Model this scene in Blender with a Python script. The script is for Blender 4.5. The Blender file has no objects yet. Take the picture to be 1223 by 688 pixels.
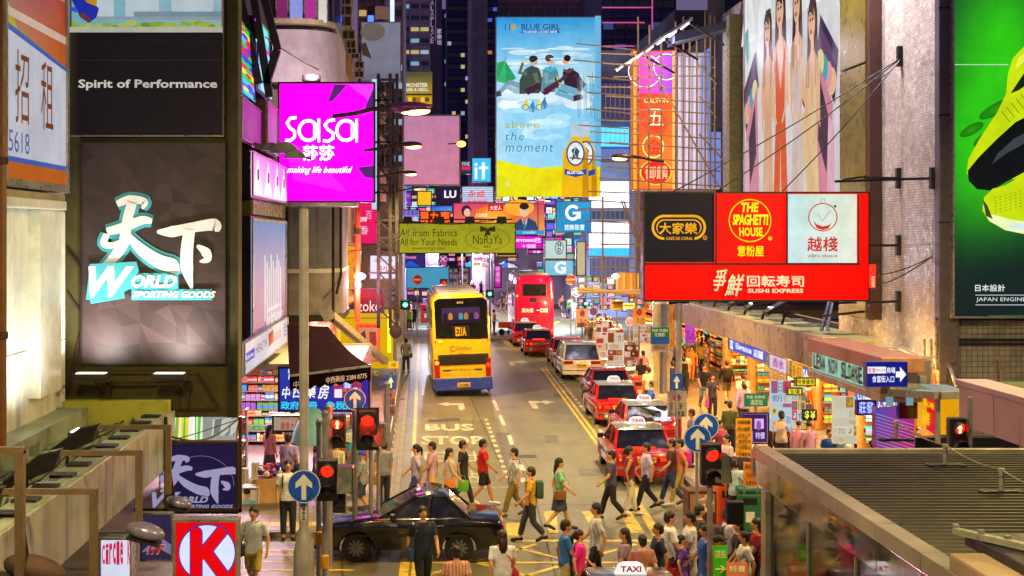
import bpy, bmesh, math, random
from mathutils import Vector, Matrix
from math import radians, sin, cos, pi
random.seed(7)
SC = bpy.context.scene
COL = SC.collection
# ---------------- camera, sky, sun, exposure ----------------
F, HX, HY, CH = 1700.0, 505.0, 280.0, 7.0      # focal length, straight-ahead column and horizon row of the photograph, eye height
cam_data = bpy.data.cameras.new('camera')
cam = bpy.data.objects.new('camera', cam_data); COL.objects.link(cam)
cam.location = (0, 0, CH); cam.rotation_euler = (radians(90), 0, 0)
cam_data.sensor_width = 36; cam_data.lens = F/1223*36
cam_data.shift_x = (611.5-HX)/1223; cam_data.shift_y = -(344-HY)/1223
cam_data.clip_start = .5; cam_data.clip_end = 6000
SC.camera = cam
SUN_EL, SUN_ROT = radians(-3), radians(200)
world = bpy.data.worlds.new('World'); SC.world = world; world.use_nodes = True
nt = world.node_tree; nt.nodes.clear()
sky = nt.nodes.new('ShaderNodeTexSky'); sky.sky_type = 'NISHITA'; sky.sun_disc = False
sky.sun_elevation = SUN_EL; sky.sun_rotation = SUN_ROT
mixc = nt.nodes.new('ShaderNodeMix'); mixc.data_type = 'RGBA'; mixc.inputs[0].default_value = .8
mixc.inputs[7].default_value = (.42, .32, .66, 1)   # city glow under a night sky
bg = nt.nodes.new('ShaderNodeBackground'); bg.inputs['Strength'].default_value = .15
wo = nt.nodes.new('ShaderNodeOutputWorld')
nt.links.new(sky.outputs['Color'], mixc.inputs[6]); nt.links.new(mixc.outputs[2], bg.inputs['Color'])
nt.links.new(bg.outputs[0], wo.inputs[0])
sun_d = bpy.data.lights.new('sun', 'SUN'); sun_d.energy = .02; sun_d.angle = radians(.5); sun_d.color = (1, .85, .7)
sun = bpy.data.objects.new('sun', sun_d); COL.objects.link(sun)
sun.rotation_euler = (radians(60), 0, radians(200))
SC.view_settings.view_transform = 'Standard'; SC.view_settings.look = 'None'
SC.view_settings.exposure = 1.38; SC.view_settings.gamma = 1.0
SC.render.engine = 'CYCLES'
SC.cycles.use_denoising = True; SC.cycles.use_light_tree = True
SC.cycles.max_bounces = 6; SC.cycles.diffuse_bounces = 3; SC.cycles.glossy_bounces = 3; SC.cycles.transmission_bounces = 4
SC.cycles.sample_clamp_indirect = 4.0; SC.cycles.caustics_reflective = False; SC.cycles.caustics_refractive = False
# ---------------- helpers ----------------
def W(px, py, d): return Vector(((px-HX)*d/F, d, CH-(py-HY)*d/F))
def G(px, py, z=0.0):
 d = (CH-z)*F/(py-HY); return Vector(((px-HX)*d/F, d, z))
def lin(c):
 if isinstance(c, str):
  c = c.lstrip('#'); c = [int(c[i:i+2], 16)/255 for i in (0, 2, 4)]
  return tuple((x/12.92 if x <= .04045 else ((x+.055)/1.055)**2.4) for x in c)
 return tuple(c[:3])
MATS = {}
EK = .43      # sign brightness for this exposure
LK = 2.3      # lamp power for this exposure
def mat(name, col, rough=.7, metal=0.0, noise=6.0, amt=.18, bump=.0, coat=0.0, spec=.5, kind=None, scale=(1, 1, 1)):
 """painted / stone / metal surface: base colour broken up by two noises, optional relief"""
 if name in MATS: return MATS[name]
 c = lin(col); m = bpy.data.materials.new(name); m.use_nodes = True; n = m.node_tree; N = n.nodes; L = n.links
 b = N['Principled BSDF']; b.inputs['Roughness'].default_value = rough; b.inputs['Metallic'].default_value = metal
 b.inputs['Coat Weight'].default_value = coat; b.inputs['Specular IOR Level'].default_value = spec
 tc = N.new('ShaderNodeTexCoord'); mp = N.new('ShaderNodeMapping'); mp.inputs['Scale'].default_value = scale
 L.new(tc.outputs['Object'], mp.inputs[0])
 n1 = N.new('ShaderNodeTexNoise'); n1.inputs['Scale'].default_value = noise; n1.inputs['Detail'].default_value = 6; n1.inputs['Roughness'].default_value = .65
 L.new(mp.outputs[0], n1.inputs['Vector'])
 n2 = N.new('ShaderNodeTexNoise'); n2.inputs['Scale'].default_value = noise*.17; n2.inputs['Detail'].default_value = 3
 L.new(mp.outputs[0], n2.inputs['Vector'])
 ad = N.new('ShaderNodeMath'); ad.operation = 'ADD'; L.new(n1.outputs[0], ad.inputs[0]); L.new(n2.outputs[0], ad.inputs[1])
 mr = N.new('ShaderNodeMapRange'); mr.inputs[1].default_value = .65; mr.inputs[2].default_value = 1.35
 mr.inputs[3].default_value = 1-amt*1.6; mr.inputs[4].default_value = 1+amt
 L.new(ad.outputs[0], mr.inputs[0])
 mx = N.new('ShaderNodeVectorMath'); mx.operation = 'SCALE'; mx.inputs[0].default_value = c; L.new(mr.outputs[0], mx.inputs['Scale'])
 last = mx.outputs[0]
 if kind == 'brick':
  pass
 L.new(last, b.inputs['Base Color'])
 rr = N.new('ShaderNodeMapRange'); rr.inputs[1].default_value = .35; rr.inputs[2].default_value = .65
 rr.inputs[3].default_value = max(0, rough-.12*(amt > 0)); rr.inputs[4].default_value = min(1, rough+.1)
 L.new(n1.outputs[0], rr.inputs[0]); L.new(rr.outputs[0], b.inputs['Roughness'])
 if bump:
  bp = N.new('ShaderNodeBump'); bp.inputs['Strength'].default_value = bump; bp.inputs['Distance'].default_value = .02
  L.new(n1.outputs[0], bp.inputs['Height']); L.new(bp.outputs[0], b.inputs['Normal'])
 MATS[name] = m; return m
def glow(name, col, s=1.0, vary=.12, sample=True, base=.02):
 """something that gives off light: lamps, backlit panels"""
 if name in MATS: return MATS[name]
 c = lin(col); m = bpy.data.materials.new(name); m.use_nodes = True; n = m.node_tree; N = n.nodes; L = n.links
 b = N['Principled BSDF']; b.inputs['Base Color'].default_value = (*[x*base for x in c], 1); b.inputs['Roughness'].default_value = .4; b.inputs['Specular IOR Level'].default_value = .15
 b.inputs['Emission Strength'].default_value = s*EK
 tc = N.new('ShaderNodeTexCoord'); n1 = N.new('ShaderNodeTexNoise'); n1.inputs['Scale'].default_value = .9; n1.inputs['Detail'].default_value = 2
 L.new(tc.outputs['Object'], n1.inputs['Vector'])
 mr = N.new('ShaderNodeMapRange'); mr.inputs[1].default_value = .3; mr.inputs[2].default_value = .7
 mr.inputs[3].default_value = 1-vary; mr.inputs[4].default_value = 1+vary*.5; L.new(n1.outputs[0], mr.inputs[0])
 mx = N.new('ShaderNodeVectorMath'); mx.operation = 'SCALE'; mx.inputs[0].default_value = c; L.new(mr.outputs[0], mx.inputs['Scale'])
 L.new(mx.outputs[0], b.inputs['Emission Color'])
 m.cycles.emission_sampling = 'AUTO' if sample else 'NONE'
 MATS[name] = m; return m
def ink(name, s):
 """printed colour: read from the print's own colour attribute; s > 0 makes the print glow"""
 if name in MATS: return MATS[name]
 m = bpy.data.materials.new(name); m.use_nodes = True; n = m.node_tree; N = n.nodes; L = n.links
 b = N['Principled BSDF']; b.inputs['Roughness'].default_value = .45 if s else .5; b.inputs['Specular IOR Level'].default_value = .12 if s else .4
 vc = N.new('ShaderNodeVertexColor'); vc.layer_name = 'print'; tc = N.new('ShaderNodeTexCoord'); nz = N.new('ShaderNodeTexNoise'); nz.inputs['Scale'].default_value = 1.3; nz.inputs['Detail'].default_value = 8; nz.inputs['Roughness'].default_value = .7; L.new(tc.outputs['Object'], nz.inputs['Vector'])
 mr = N.new('ShaderNodeMapRange'); mr.inputs[1].default_value = .3; mr.inputs[2].default_value = .7; mr.inputs[3].default_value = .8; mr.inputs[4].default_value = 1.1; L.new(nz.outputs[0], mr.inputs[0])
 a = N.new('ShaderNodeVectorMath'); a.operation = 'SCALE'; L.new(vc.outputs[0], a.inputs[0]); L.new(mr.outputs[0], a.inputs['Scale'])
 if s > 0:
  sc = N.new('ShaderNodeVectorMath'); sc.operation = 'SCALE'; sc.inputs['Scale'].default_value = .05; L.new(a.outputs[0], sc.inputs[0])
  L.new(sc.outputs[0], b.inputs['Base Color']); L.new(a.outputs[0], b.inputs['Emission Color']); b.inputs['Emission Strength'].default_value = s*EK
 else: L.new(a.outputs[0], b.inputs['Base Color'])
 m.cycles.emission_sampling = 'NONE'
 MATS[name] = m; return m
PRINT0 = ink('printed_ink', 0); PRINT1 = ink('backlit_print', 1.0); PRINT2 = ink('bright_backlit_print', 1.7); NEON = ink('neon_print', 3.4); NEON.cycles.emission_sampling = 'AUTO'
class MB:
 """collects vertices and faces; build() links them as ONE mesh object"""
 def __init__(s): s.v = []; s.f = []; s.c = []; s.mi = []; s.m = 0
 def face(s, idx): s.f.append(tuple(idx)); s.mi.append(s.m)
 def add(s, vs, fs, c=None):
  k = len(s.v); s.v += [tuple(x) for x in vs]
  for f in fs: s.face([i+k for i in f])
  if c is not None: s.c += (list(c) if isinstance(c, list) else [c]*len(vs))
  return s
 def box(s, x0, x1, y0, y1, z0, z1, M=None):
  vs = [Vector((x, y, z)) for x in (x0, x1) for y in (y0, y1) for z in (z0, z1)]
  if M is not None: vs = [M @ v for v in vs]
  return s.add(vs, [(0, 1, 3, 2), (4, 6, 7, 5), (0, 4, 5, 1), (2, 3, 7, 6), (0, 2, 6, 4), (1, 5, 7, 3)])
 def bbox(s, x0, x1, y0, y1, z0, z1, b=.02):
  """box with chamfered edges"""
  bm = bmesh.new(); bmesh.ops.create_cube(bm, size=1)
  for v in bm.verts: v.co = Vector(((x0+x1)/2+v.co.x*(x1-x0), (y0+y1)/2+v.co.y*(y1-y0), (z0+z1)/2+v.co.z*(z1-z0)))
  bmesh.ops.bevel(bm, geom=bm.edges[:], offset=b, segments=2, profile=.6, affect='EDGES')
  bm.verts.index_update(); s.add([v.co.copy() for v in bm.verts], [[v.index for v in f.verts] for f in bm.faces]); bm.free(); return s
 def bar(s, p, q, w, h=None, up=Vector((0, 0, 1))):
  p = Vector(p); q = Vector(q); h = h or w; t = (q-p).normalized()
  if abs(t.dot(up)) > .98: up = Vector((0, 1, 0))
  a = t.cross(up).normalized()*w/2; b = a.cross(t).normalized()*h/2
  vs = [e+i*a+j*b for e in (p, q) for i, j in ((-1, -1), (1, -1), (1, 1), (-1, 1))]
  return s.add(vs, [(3, 2, 1, 0), (4, 5, 6, 7), (0, 1, 5, 4), (1, 2, 6, 5), (2, 3, 7, 6), (3, 0, 4, 7)])
 def tube(s, pts, r, n=8, cap=True, rb=None):
  pts = [Vector(p) for p in pts]; rs = r if isinstance(r, (list, tuple)) else [r]*len(pts)
  k = len(s.v); prev = None
  for i, p in enumerate(pts):
   t = (pts[min(i+1, len(pts)-1)]-pts[max(i-1, 0)]).normalized()
   if prev is None: a = t.cross(Vector((0, 0, 1)) if abs(t.z) < .9 else Vector((0, 1, 0))).normalized()
   else: a = (prev-t*prev.dot(t)).normalized()
   prev = a; b = t.cross(a)
   for j in range(n):
    an = 2*pi*j/n; s.v.append(tuple(p+(a*cos(an)+b*sin(an)*(rb or 1))*rs[i]))
  for i in range(len(pts)-1):
   for j in range(n):
    j2 = (j+1) % n; s.face((k+i*n+j, k+i*n+j2, k+(i+1)*n+j2, k+(i+1)*n+j))
  if cap: s.face([k+j for j in range(n)][::-1]); s.face([k+(len(pts)-1)*n+j for j in range(n)])
  return s
 def lathe(s, o, prof, n=16, axis='z'):
  o = Vector(o); k = len(s.v)
  for (r, h) in prof:
   for j in range(n):
    a = 2*pi*j/n; c, d = cos(a)*r, sin(a)*r
    s.v.append(tuple(o+(Vector((c, d, h)) if axis == 'z' else Vector((c, h, d)) if axis == 'y' else Vector((h, c, d)))))
  for i in range(len(prof)-1):
   for j in range(n):
    j2 = (j+1) % n; s.face((k+i*n+j, k+i*n+j2, k+(i+1)*n+j2, k+(i+1)*n+j))
  s.face([k+j for j in range(n)][::-1]); s.face([k+(len(prof)-1)*n+j for j in range(n)]); return s
 def ell(s, o, r, n=10, m=7, M=None):
  o = Vector(o); vs = [o+Vector((0, 0, -r[2]))]
  for i in range(1, m):
   t = -pi/2+pi*i/m
   for j in range(n): a = 2*pi*j/n; vs.append(o+Vector((cos(t)*cos(a)*r[0], cos(t)*sin(a)*r[1], sin(t)*r[2])))
  vs.append(o+Vector((0, 0, r[2]))); fs = []
  for j in range(n): fs.append((0, 1+(j+1) % n, 1+j)); fs.append((len(vs)-1, 1+(m-2)*n+j, 1+(m-2)*n+(j+1) % n))
  for i in range(m-2):
   for j in range(n): fs.append((1+i*n+j, 1+i*n+(j+1) % n, 1+(i+1)*n+(j+1) % n, 1+(i+1)*n+j))
  if M is not None: vs = [M @ v for v in vs]
  return s.add(vs, fs)
 def prism(s, pts, x0, x1, axis='x', inset=0.0):
  """outline extruded along an axis; inset > 0 rounds the two rims"""
  n = len(pts); P = [Vector((p[0], p[1])) for p in pts]
  area = sum(P[i].x*P[(i+1) % n].y-P[(i+1) % n].x*P[i].y for i in range(n))
  def ins(d):
   out = []
   for i in range(n):
    a = (P[i]-P[i-1]).normalized(); b = (P[(i+1) % n]-P[i]).normalized()
    na = Vector((-a.y, a.x)); nb = Vector((-b.y, b.x)); m = (na+nb)
    m = m.normalized() if m.length > .01 else na
    out.append(P[i]+m*d*(1 if area > 0 else -1)/max(.5, m.dot(na)))
   return out
  rings = [(x0, P), (x1, P)]
  if inset: q = inset; rings = [(x0, ins(q)), (x0+q*.35, ins(q*.35)), (x0+q, P), (x1-q, P), (x1-q*.35, ins(q*.35)), (x1, ins(q))]
  k = len(s.v)
  for x, R in rings:
   for p in R: s.v.append((x, p.x, p.y) if axis == 'x' else (p.x, x, p.y) if axis == 'y' else (p.x, p.y, x))
  for i in range(len(rings)-1):
   for j in range(n): j2 = (j+1) % n; s.face((k+i*n+j, k+(i+1)*n+j, k+(i+1)*n+j2, k+i*n+j2))
  s.face([k+j for j in range(n)]); s.face([k+(len(rings)-1)*n+j for j in range(n)][::-1]); return s
 def mesh(s, name, mats, smooth=False):
  me = bpy.data.meshes.new(name); me.from_pydata(s.v, [], s.f)
  for m in (mats if isinstance(mats, (list, tuple)) else [mats]): me.materials.append(m)
  if any(s.mi): me.polygons.foreach_set('material_index', s.mi)
  if s.c:
   a = me.color_attributes.new('print', 'FLOAT_COLOR', 'POINT')
   a.data.foreach_set('color', [x for c in s.c for x in (*c[:3], 1.0)])
  else:
   bm = bmesh.new(); bm.from_mesh(me); bmesh.ops.recalc_face_normals(bm, faces=bm.faces); bm.to_mesh(me); bm.free()
  if smooth:
   me.polygons.foreach_set('use_smooth', [True]*len(me.polygons))
   if smooth != 'all': me.set_sharp_from_angle(angle=radians(38))
  me.update(); return me
 def build(s, name, m, parent=None, smooth=False, local=False, kind=None, label=None):
  """vertices are world coordinates unless local; under a parent they are taken relative to it"""
  if parent is not None and not local:
   off = Vector(parent.location)
   p = parent.parent
   while p is not None: off += Vector(p.location); p = p.parent
   s.v = [tuple(Vector(v)-off) for v in s.v]
  o = bpy.data.objects.new(name, s.mesh(name, m, smooth)); COL.objects.link(o)
  if parent is not None: o.parent = parent
  if kind: o['kind'] = kind
  if label: o['label'] = label
  return o
def tag(o, label, cat=None, group=None):
 o['label'] = label
 if cat: o['category'] = cat
 if group: o['group'] = group
 return o
def thing(name, label, cat, loc=(0, 0, 0), group=None, rz=0):
 o = bpy.data.objects.new(name, None); COL.objects.link(o); o.location = loc; o.rotation_euler[2] = rz; o.empty_display_size = .2
 return tag(o, label, cat, group)
def struct(name, mb, m, smooth=False, parent=None):
 o = mb.build(name, m, parent, smooth)
 if parent is None: o['kind'] = 'structure'
 return o
def inst(o, parent, loc=(0, 0, 0), rz=0, scale=None, name=None, m=None):
 c = o.copy(); COL.objects.link(c); c.parent = parent; c.location = loc; c.rotation_euler[2] = rz
 if scale: c.scale = scale
 if name: c.name = name
 if m is not None: c.material_slots[0].link = 'OBJECT'; c.material_slots[0].material = m
 return c
def dup(o, parent=None):
 c = o.copy(); COL.objects.link(c); c.parent = parent
 for k in ('label', 'group', 'category'):
  if parent is None and k in c and k != 'category': del c[k]
 for ch in list(KIDS.get(o.name, [])) or [x for x in o.children]: dup(x_ := ch, c)
 return c
KIDS = {}
_T = {}
def glyphs(s, bold=0.0, spacing=1.0, shear=0.0, res=2):
 bold = 0.0 if any(ord(q) > 0x2e80 for q in s) else min(bold, .038)
 key = (s, bold, spacing, shear)
 if key in _T: return _T[key]
 c = bpy.data.curves.new('lettering', 'FONT'); c.body = s; c.resolution_u = res; c.offset = bold; c.space_character = spacing; c.shear = shear
 o = bpy.data.objects.new('lettering', c); me = bpy.data.meshes.new_from_object(o)
 vs = [(v.co.x, v.co.y) for v in me.vertices]; fs = [tuple(p.vertices) for p in me.polygons]
 bpy.data.objects.remove(o); bpy.data.curves.remove(c); bpy.data.meshes.remove(me)
 xs = [v[0] for v in vs] or [0, 1]; ys = [v[1] for v in vs] or [0, 1]
 x0, x1, y0, y1 = min(xs), max(xs), min(ys), max(ys)
 vs = [((x-x0)/max(1e-6, x1-x0), (y-y0)/max(1e-6, y1-y0)) for x, y in vs]
 _T[key] = (vs, fs, (x1-x0)/max(1e-6, y1-y0)); return _T[key]
class Pl:
 """a flat face in the world; drawings on it use R units (x0, y0 top left, x1, y1 bottom right)"""
 def __init__(s, o, u, v, w, h, R=(0, 0, 1, 1)):
  s.o = Vector(o); s.u = Vector(u).normalized(); s.v = Vector(v).normalized(); s.n = s.u.cross(s.v); s.w = w; s.h = h; s.R = R
  s.mb = MB(); s.k = 0; s.eps = .004; s.base = .006; s.warp = None
 def P(s, x, y, off=0.0):
  if s.warp: x, y = s.warp(x, y)
  a = (x-s.R[0])/(s.R[2]-s.R[0])*s.w; b = (s.R[3]-y)/(s.R[3]-s.R[1])*s.h
  return s.o+s.u*a+s.v*b+s.n*off
 def lay(s): s.k += 1; return s.base+s.eps*s.k
 def poly(s, pts, c, same=False):
  off = s.lay(); s.mb.add([s.P(x, y, off) for x, y in pts], [tuple(range(len(pts)))[::-1]], lin(c) if not isinstance(c, list) else [lin(q) for q in c]); return s
 def rect(s, x0, y0, x1, y1, c): return s.poly([(x0, y0), (x1, y0), (x1, y1), (x0, y1)], c)
 def grad(s, x0, y0, x1, y1, tl, tr, br, bl, n=8):
  tl, tr, br, bl = map(lin, (tl, tr, br, bl)); off = s.lay(); vs = []; cs = []; fs = []
  mixv = lambda a, b, t: tuple(p*(1-t)+q*t for p, q in zip(a, b))
  for j in range(n+1):
   for i in range(n+1):
    vs.append(s.P(x0+(x1-x0)*i/n, y0+(y1-y0)*j/n, off)); cs.append(mixv(mixv(tl, tr, i/n), mixv(bl, br, i/n), j/n))
  for j in range(n):
   for i in range(n): a = j*(n+1)+i; fs.append((a, a+n+1, a+n+2, a+1))
  s.mb.add(vs, fs, cs); return s
 def ell(s, cx, cy, rx, ry, c, n=20, rot=0, soft=None):
  pts = [(cx+cos(2*pi*i/n)*rx*cos(rot)-sin(2*pi*i/n)*ry*sin(rot), cy+cos(2*pi*i/n)*rx*sin(rot)+sin(2*pi*i/n)*ry*cos(rot)) for i in range(n)]
  if soft is None: return s.poly(pts, c)
  off = s.lay(); vs = [s.P(cx, cy, off)]+[s.P(x, y, off) for x, y in pts]
  s.mb.add(vs, [(0, 1+(i+1) % n, 1+i) for i in range(n)], [lin(c)]+[lin(soft)]*n); return s
 def ring(s, cx, cy, rx, ry, t, c, n=28, a0=0, a1=2*pi):
  off = s.lay(); vs = []; fs = []
  for i in range(n+1):
   a = a0+(a1-a0)*i/n
   vs += [s.P(cx+cos(a)*rx, cy+sin(a)*ry, off), s.P(cx+cos(a)*(rx-t), cy+sin(a)*(ry-t*(ry/rx)), off)]
  for i in range(n): fs.append((2*i, 2*i+2, 2*i+3, 2*i+1))
  s.mb.add(vs, fs, lin(c)); return s
 def line(s, pts, t, c):
  off = s.lay(); L = []; R_ = []; n = len(pts); ts = t if isinstance(t, list) else [t]*n
  for i, (x, y) in enumerate(pts):
   a = pts[max(0, i-1)]; b = pts[min(n-1, i+1)]; dx, dy = b[0]-a[0], b[1]-a[1]; l = math.hypot(dx, dy) or 1
   L.append((x-dy/l*ts[i]/2, y+dx/l*ts[i]/2)); R_.append((x+dy/l*ts[i]/2, y-dx/l*ts[i]/2))
  vs = []
  for a, b in zip(L, R_): vs += [s.P(*a, off), s.P(*b, off)]
  s.mb.add(vs, [(2*i, 2*i+1, 2*i+3, 2*i+2) for i in range(n-1)], lin(c)); return s
 def rrect(s, x0, y0, x1, y1, r, c, n=5, ry=None):
  ry = ry or r; pts = []
  for cx, cy, a in ((x1-r, y0+ry, -pi/2), (x1-r, y1-ry, 0), (x0+r, y1-ry, pi/2), (x0+r, y0+ry, pi)):
   for i in range(n+1): t = a+pi/2*i/n; pts.append((cx+cos(t)*r, cy+sin(t)*ry))
  return s.poly(pts, c)
 def text(s, t, x0, y0, x1, y1, c, bold=0.0, spacing=1.0, shear=0.0, skew=0.0, fit=False):
  vs, fs, asp = glyphs(t, bold, spacing, shear); sh = (x1-x0)/len(t)*.022
  D = ((0, 0), (sh, sh), (-sh, -sh)) if bold > .015 and any(ord(q) > 0x2e80 for q in t) else ((0, 0),)
  for dx, dy in D:
   off = s.lay(); s.mb.add([s.P(x0+(x1-x0)*x+skew*(y-.5)*(y1-y0)+dx, y1-(y1-y0)*y+dy, off) for x, y in vs], fs, lin(c))
  return s
 def vtext(s, t, x0, y0, x1, y1, c, bold=0.0):
  n = len(t); hgt = (y1-y0)/n
  for i, ch in enumerate(t):
   s.text(ch, x0, y0+hgt*(i+.06), x1, y0+hgt*(i+.94), c, bold); s.k -= 1
  s.k += 1; return s
 def art(s, parent, name='artwork', m=None, label=None):
  if not s.mb.v: return None
  o = s.mb.build(name, m or PRINT1, parent, label=label); s.mb = MB(); return o
 def slab(s, x0, y0, x1, y1, a, b):
  """box on the plane between offsets a and b"""
  vs = [s.P(x, y, f) for x in (x0, x1) for y in (y0, y1) for f in (a, b)]
  return MB().add(vs, [(0, 1, 3, 2), (4, 6, 7, 5), (0, 4, 5, 1), (2, 3, 7, 6), (0, 2, 6, 4), (1, 5, 7, 3)])
def camp(px0, py0, px1, py1, d):
 o = W(px0, py1, d); return Pl(o, (1, 0, 0), (0, 0, 1), (px1-px0)*d/F, (py1-py0)*d/F, (px0, py0, px1, py1))
def leftp(X, d0, d1, z0, z1): return Pl((X, d0, z0), (0, 1, 0), (0, 0, 1), d1-d0, z1-z0)      # faces +x; left edge is the near one
def rightp(X, d0, d1, z0, z1): return Pl((X, d1, z0), (0, -1, 0), (0, 0, 1), d1-d0, z1-z0)    # faces -x; right edge is the near one
# ---------------- shared materials ----------------
M_dark = mat('dark_painted_steel', '#241f22', .5, .3)
M_black = mat('black_plastic', '#0d0c0e', .4)
M_steel = mat('galvanised_steel', '#8b8f90', .42, .7, 9, .2)
M_grey = mat('grey_paint', '#77767a', .55)
M_rust = mat('rusty_iron', '#3a2420', .8, .2, 14, .4, .2)
M_olive = mat('olive_render', '#4d481c', .85, 0, 3, .5, .5)
M_white = mat('white_paint', '#c9c6be', .5)
M_frame = mat('pale_aluminium', '#a7a59c', .35, .6)
M_conc = mat('stained_concrete', '#7d756b', .85, 0, 4, .3, .4)
M_bamboo = mat('bamboo', '#cdb478', .7, 0, 20, .3)
M_glass = mat('dark_glass', '#0a0c10', .06, 0, 3, .0, spec=.8)
M_rubber = mat('tyre_rubber', '#0b0b0b', .85)
M_chrome = mat('chrome_trim', '#b9bcc0', .15, 1, 5, .05)
def paint(c, rough=.45): return mat('paint_'+c.lstrip('#'), c, rough)
def metalpaint(c): return mat('car_paint_'+c.lstrip('#'), c, .22, .1, 3, .06, coat=.8)
def lit(c, s=1.0, sample=True): return glow('lit_%s_%g_%d' % (c.lstrip('#'), s, sample), c, s, sample=sample)
def lamp(parent, loc, power, col, kind='POINT', size=.25, target=None, spot=100, blend=.6):
 """the light of a lamp that stands in the scene; loc is a world position"""
 l = bpy.data.lights.new('lamp_light', kind); l.energy = power*LK; l.color = lin(col)
 if kind == 'AREA': l.shape = 'RECTANGLE'; l.size, l.size_y = size if isinstance(size, tuple) else (size, size)
 else: l.shadow_soft_size = size if not isinstance(size, tuple) else size[0]
 if kind == 'SPOT': l.spot_size = radians(spot); l.spot_blend = blend
 o = bpy.data.objects.new('lamp_light', l); COL.objects.link(o); off = Vector((0, 0, 0))
 if parent is not None: o.parent = parent; off = Vector(parent.location)
 o.location = Vector(loc)-off
 if target is not None: o.rotation_euler = (Vector(target)-Vector(loc)).to_track_quat('-Z', 'Y').to_euler()
 return o
def panel_sign(name, label, pl, face, depth=.25, frame=.04, frame_m=None, cat='sign', ink_m=None, draw=None, group=None, art='lettering', framed=True, bracket=None):
 """box sign: housing, face panel, four frame bars and its print"""
 x0, y0, x1, y1 = pl.R
 t = thing(name, label, cat, pl.P((x0+x1)/2, y1), group)
 pl.slab(x0, y0, x1, y1, -depth, -.01).build('housing', frame_m or M_dark, t)
 pl.slab(x0, y0, x1, y1, -.008, 0.0).build('face_panel', face, t)
 if framed:
  fx = frame/pl.w*(x1-x0); fy = frame/pl.h*(y1-y0); b = MB()
  for r in ((x0, y0, x1, y0+fy), (x0, y1-fy, x1, y1), (x0, y0+fy, x0+fx, y1-fy), (x1-fx, y0+fy, x1, y1-fy)):
   q = pl.slab(*r, .001, .06); b.add(q.v, q.f)
  b.build('frame', frame_m or M_dark, t)
 if draw: draw(pl); pl.art(t, art, ink_m or PRINT1)
 if bracket:
  b = MB()
  for p, q in bracket: b.bar(p, q, .07)
  b.build('bracket', M_dark, t)
 return t
def copy_tree(o, parent=None):
 c = o.copy(); COL.objects.link(c); c.parent = parent
 for ch in CH_OF.get(o.name) or [x for x in o.children]: copy_tree(ch, c)
 return c
CH_OF = {}
# ================= ground, road, pavements =================
M_road = mat('worn_asphalt', (.132, .122, .066), .45, 0, 45, .2, .35)
def road_wear(m):
 n = m.node_tree; N = n.nodes; L = n.links; b = N['Principled BSDF']; src = b.inputs['Base Color'].links[0].from_socket; tc = N.new('ShaderNodeTexCoord')
 for sc, nz, lo, hi, a, c in (((1.1, .05, 1), 1.0, .3, .7, .72, 1.18), ((.6, .35, 1), 1.0, .35, .65, .8, 1.12), ((1, 1, 1), 2.2, .56, .72, 1.0, .62)):
  mp = N.new('ShaderNodeMapping'); mp.inputs['Scale'].default_value = sc; L.new(tc.outputs['Object'], mp.inputs[0]); t = N.new('ShaderNodeTexNoise'); t.inputs['Scale'].default_value = nz; t.inputs['Detail'].default_value = 5; L.new(mp.outputs[0], t.inputs['Vector'])
  mr = N.new('ShaderNodeMapRange'); mr.inputs[1].default_value = lo; mr.inputs[2].default_value = hi; mr.inputs[3].default_value = a; mr.inputs[4].default_value = c; L.new(t.outputs[0], mr.inputs[0])
  v = N.new('ShaderNodeVectorMath'); v.operation = 'SCALE'; L.new(src, v.inputs[0]); L.new(mr.outputs[0], v.inputs['Scale']); src = v.outputs[0]
 L.new(src, b.inputs['Base Color'])
road_wear(M_road)
M_patch = mat('asphalt_patch', (.075, .066, .054), .5, 0, 2.4, .3, .25)
M_pave = mat('paving_slab', (.15, .115, .09), .55, 0, 5, .3, .2)
M_kerb = mat('kerb_stone', (.17, .155, .13), .6, 0, 5, .25, .2)
M_ymark = mat('yellow_road_paint', (.62, .43, .03), .5, 0, 7, .38, .15)
M_wmark = mat('white_road_paint', (.48, .45, .34), .5, 0, 7, .38, .15)
struct('ground', MB().add([(-900, -60, -.02), (900, -60, -.02), (900, 2400, -.02), (-900, 2400, -.02)], [(0, 1, 2, 3)]), M_conc)
def worn(m):
 n = m.node_tree; N = n.nodes; L = n.links; b = N['Principled BSDF']; src = b.inputs['Base Color'].links[0].from_socket; tc = N.new('ShaderNodeTexCoord'); t = N.new('ShaderNodeTexNoise'); t.inputs['Scale'].default_value = 5; t.inputs['Detail'].default_value = 9; t.inputs['Roughness'].default_value = .75; L.new(tc.outputs['Object'], t.inputs['Vector'])
 mr = N.new('ShaderNodeMapRange'); mr.inputs[1].default_value = .50; mr.inputs[2].default_value = .6; L.new(t.outputs[0], mr.inputs[0]); mx = N.new('ShaderNodeMix'); mx.data_type = 'RGBA'; L.new(mr.outputs[0], mx.inputs[0]); L.new(src, mx.inputs[6]); mx.inputs[7].default_value = (.16, .135, .08, 1); L.new(mx.outputs[2], b.inputs['Base Color'])
worn(M_ymark); worn(M_wmark)
KL, KR = -.62, 7.35          # kerb lines of the street
def sheet(x0, x1, y0, y1, z, nx=1, ny=1):
 b = MB(); b.add([(x0, y0, z), (x1, y0, z), (x1, y1, z), (x0, y1, z)], [(0, 1, 2, 3)]); return b
struct('road', sheet(-60, 60, 2, 35.5, 0), M_road)
struct('road_street', sheet(KL-.2, KR+.2, 35.5, 420, 0), M_road)
struct('road_cross_street', sheet(-60, KL-.2, 96, 116, 0), M_road)
struct('road_cross_street', sheet(KR+.2, 60, 96, 116, 0), M_road)
def pavement(x0, x1, y0, y1, z=.13):
 b = MB(); b.box(x0, x1, y0, y1, -.01, z); return struct('pavement', b, M_pave)
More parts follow.
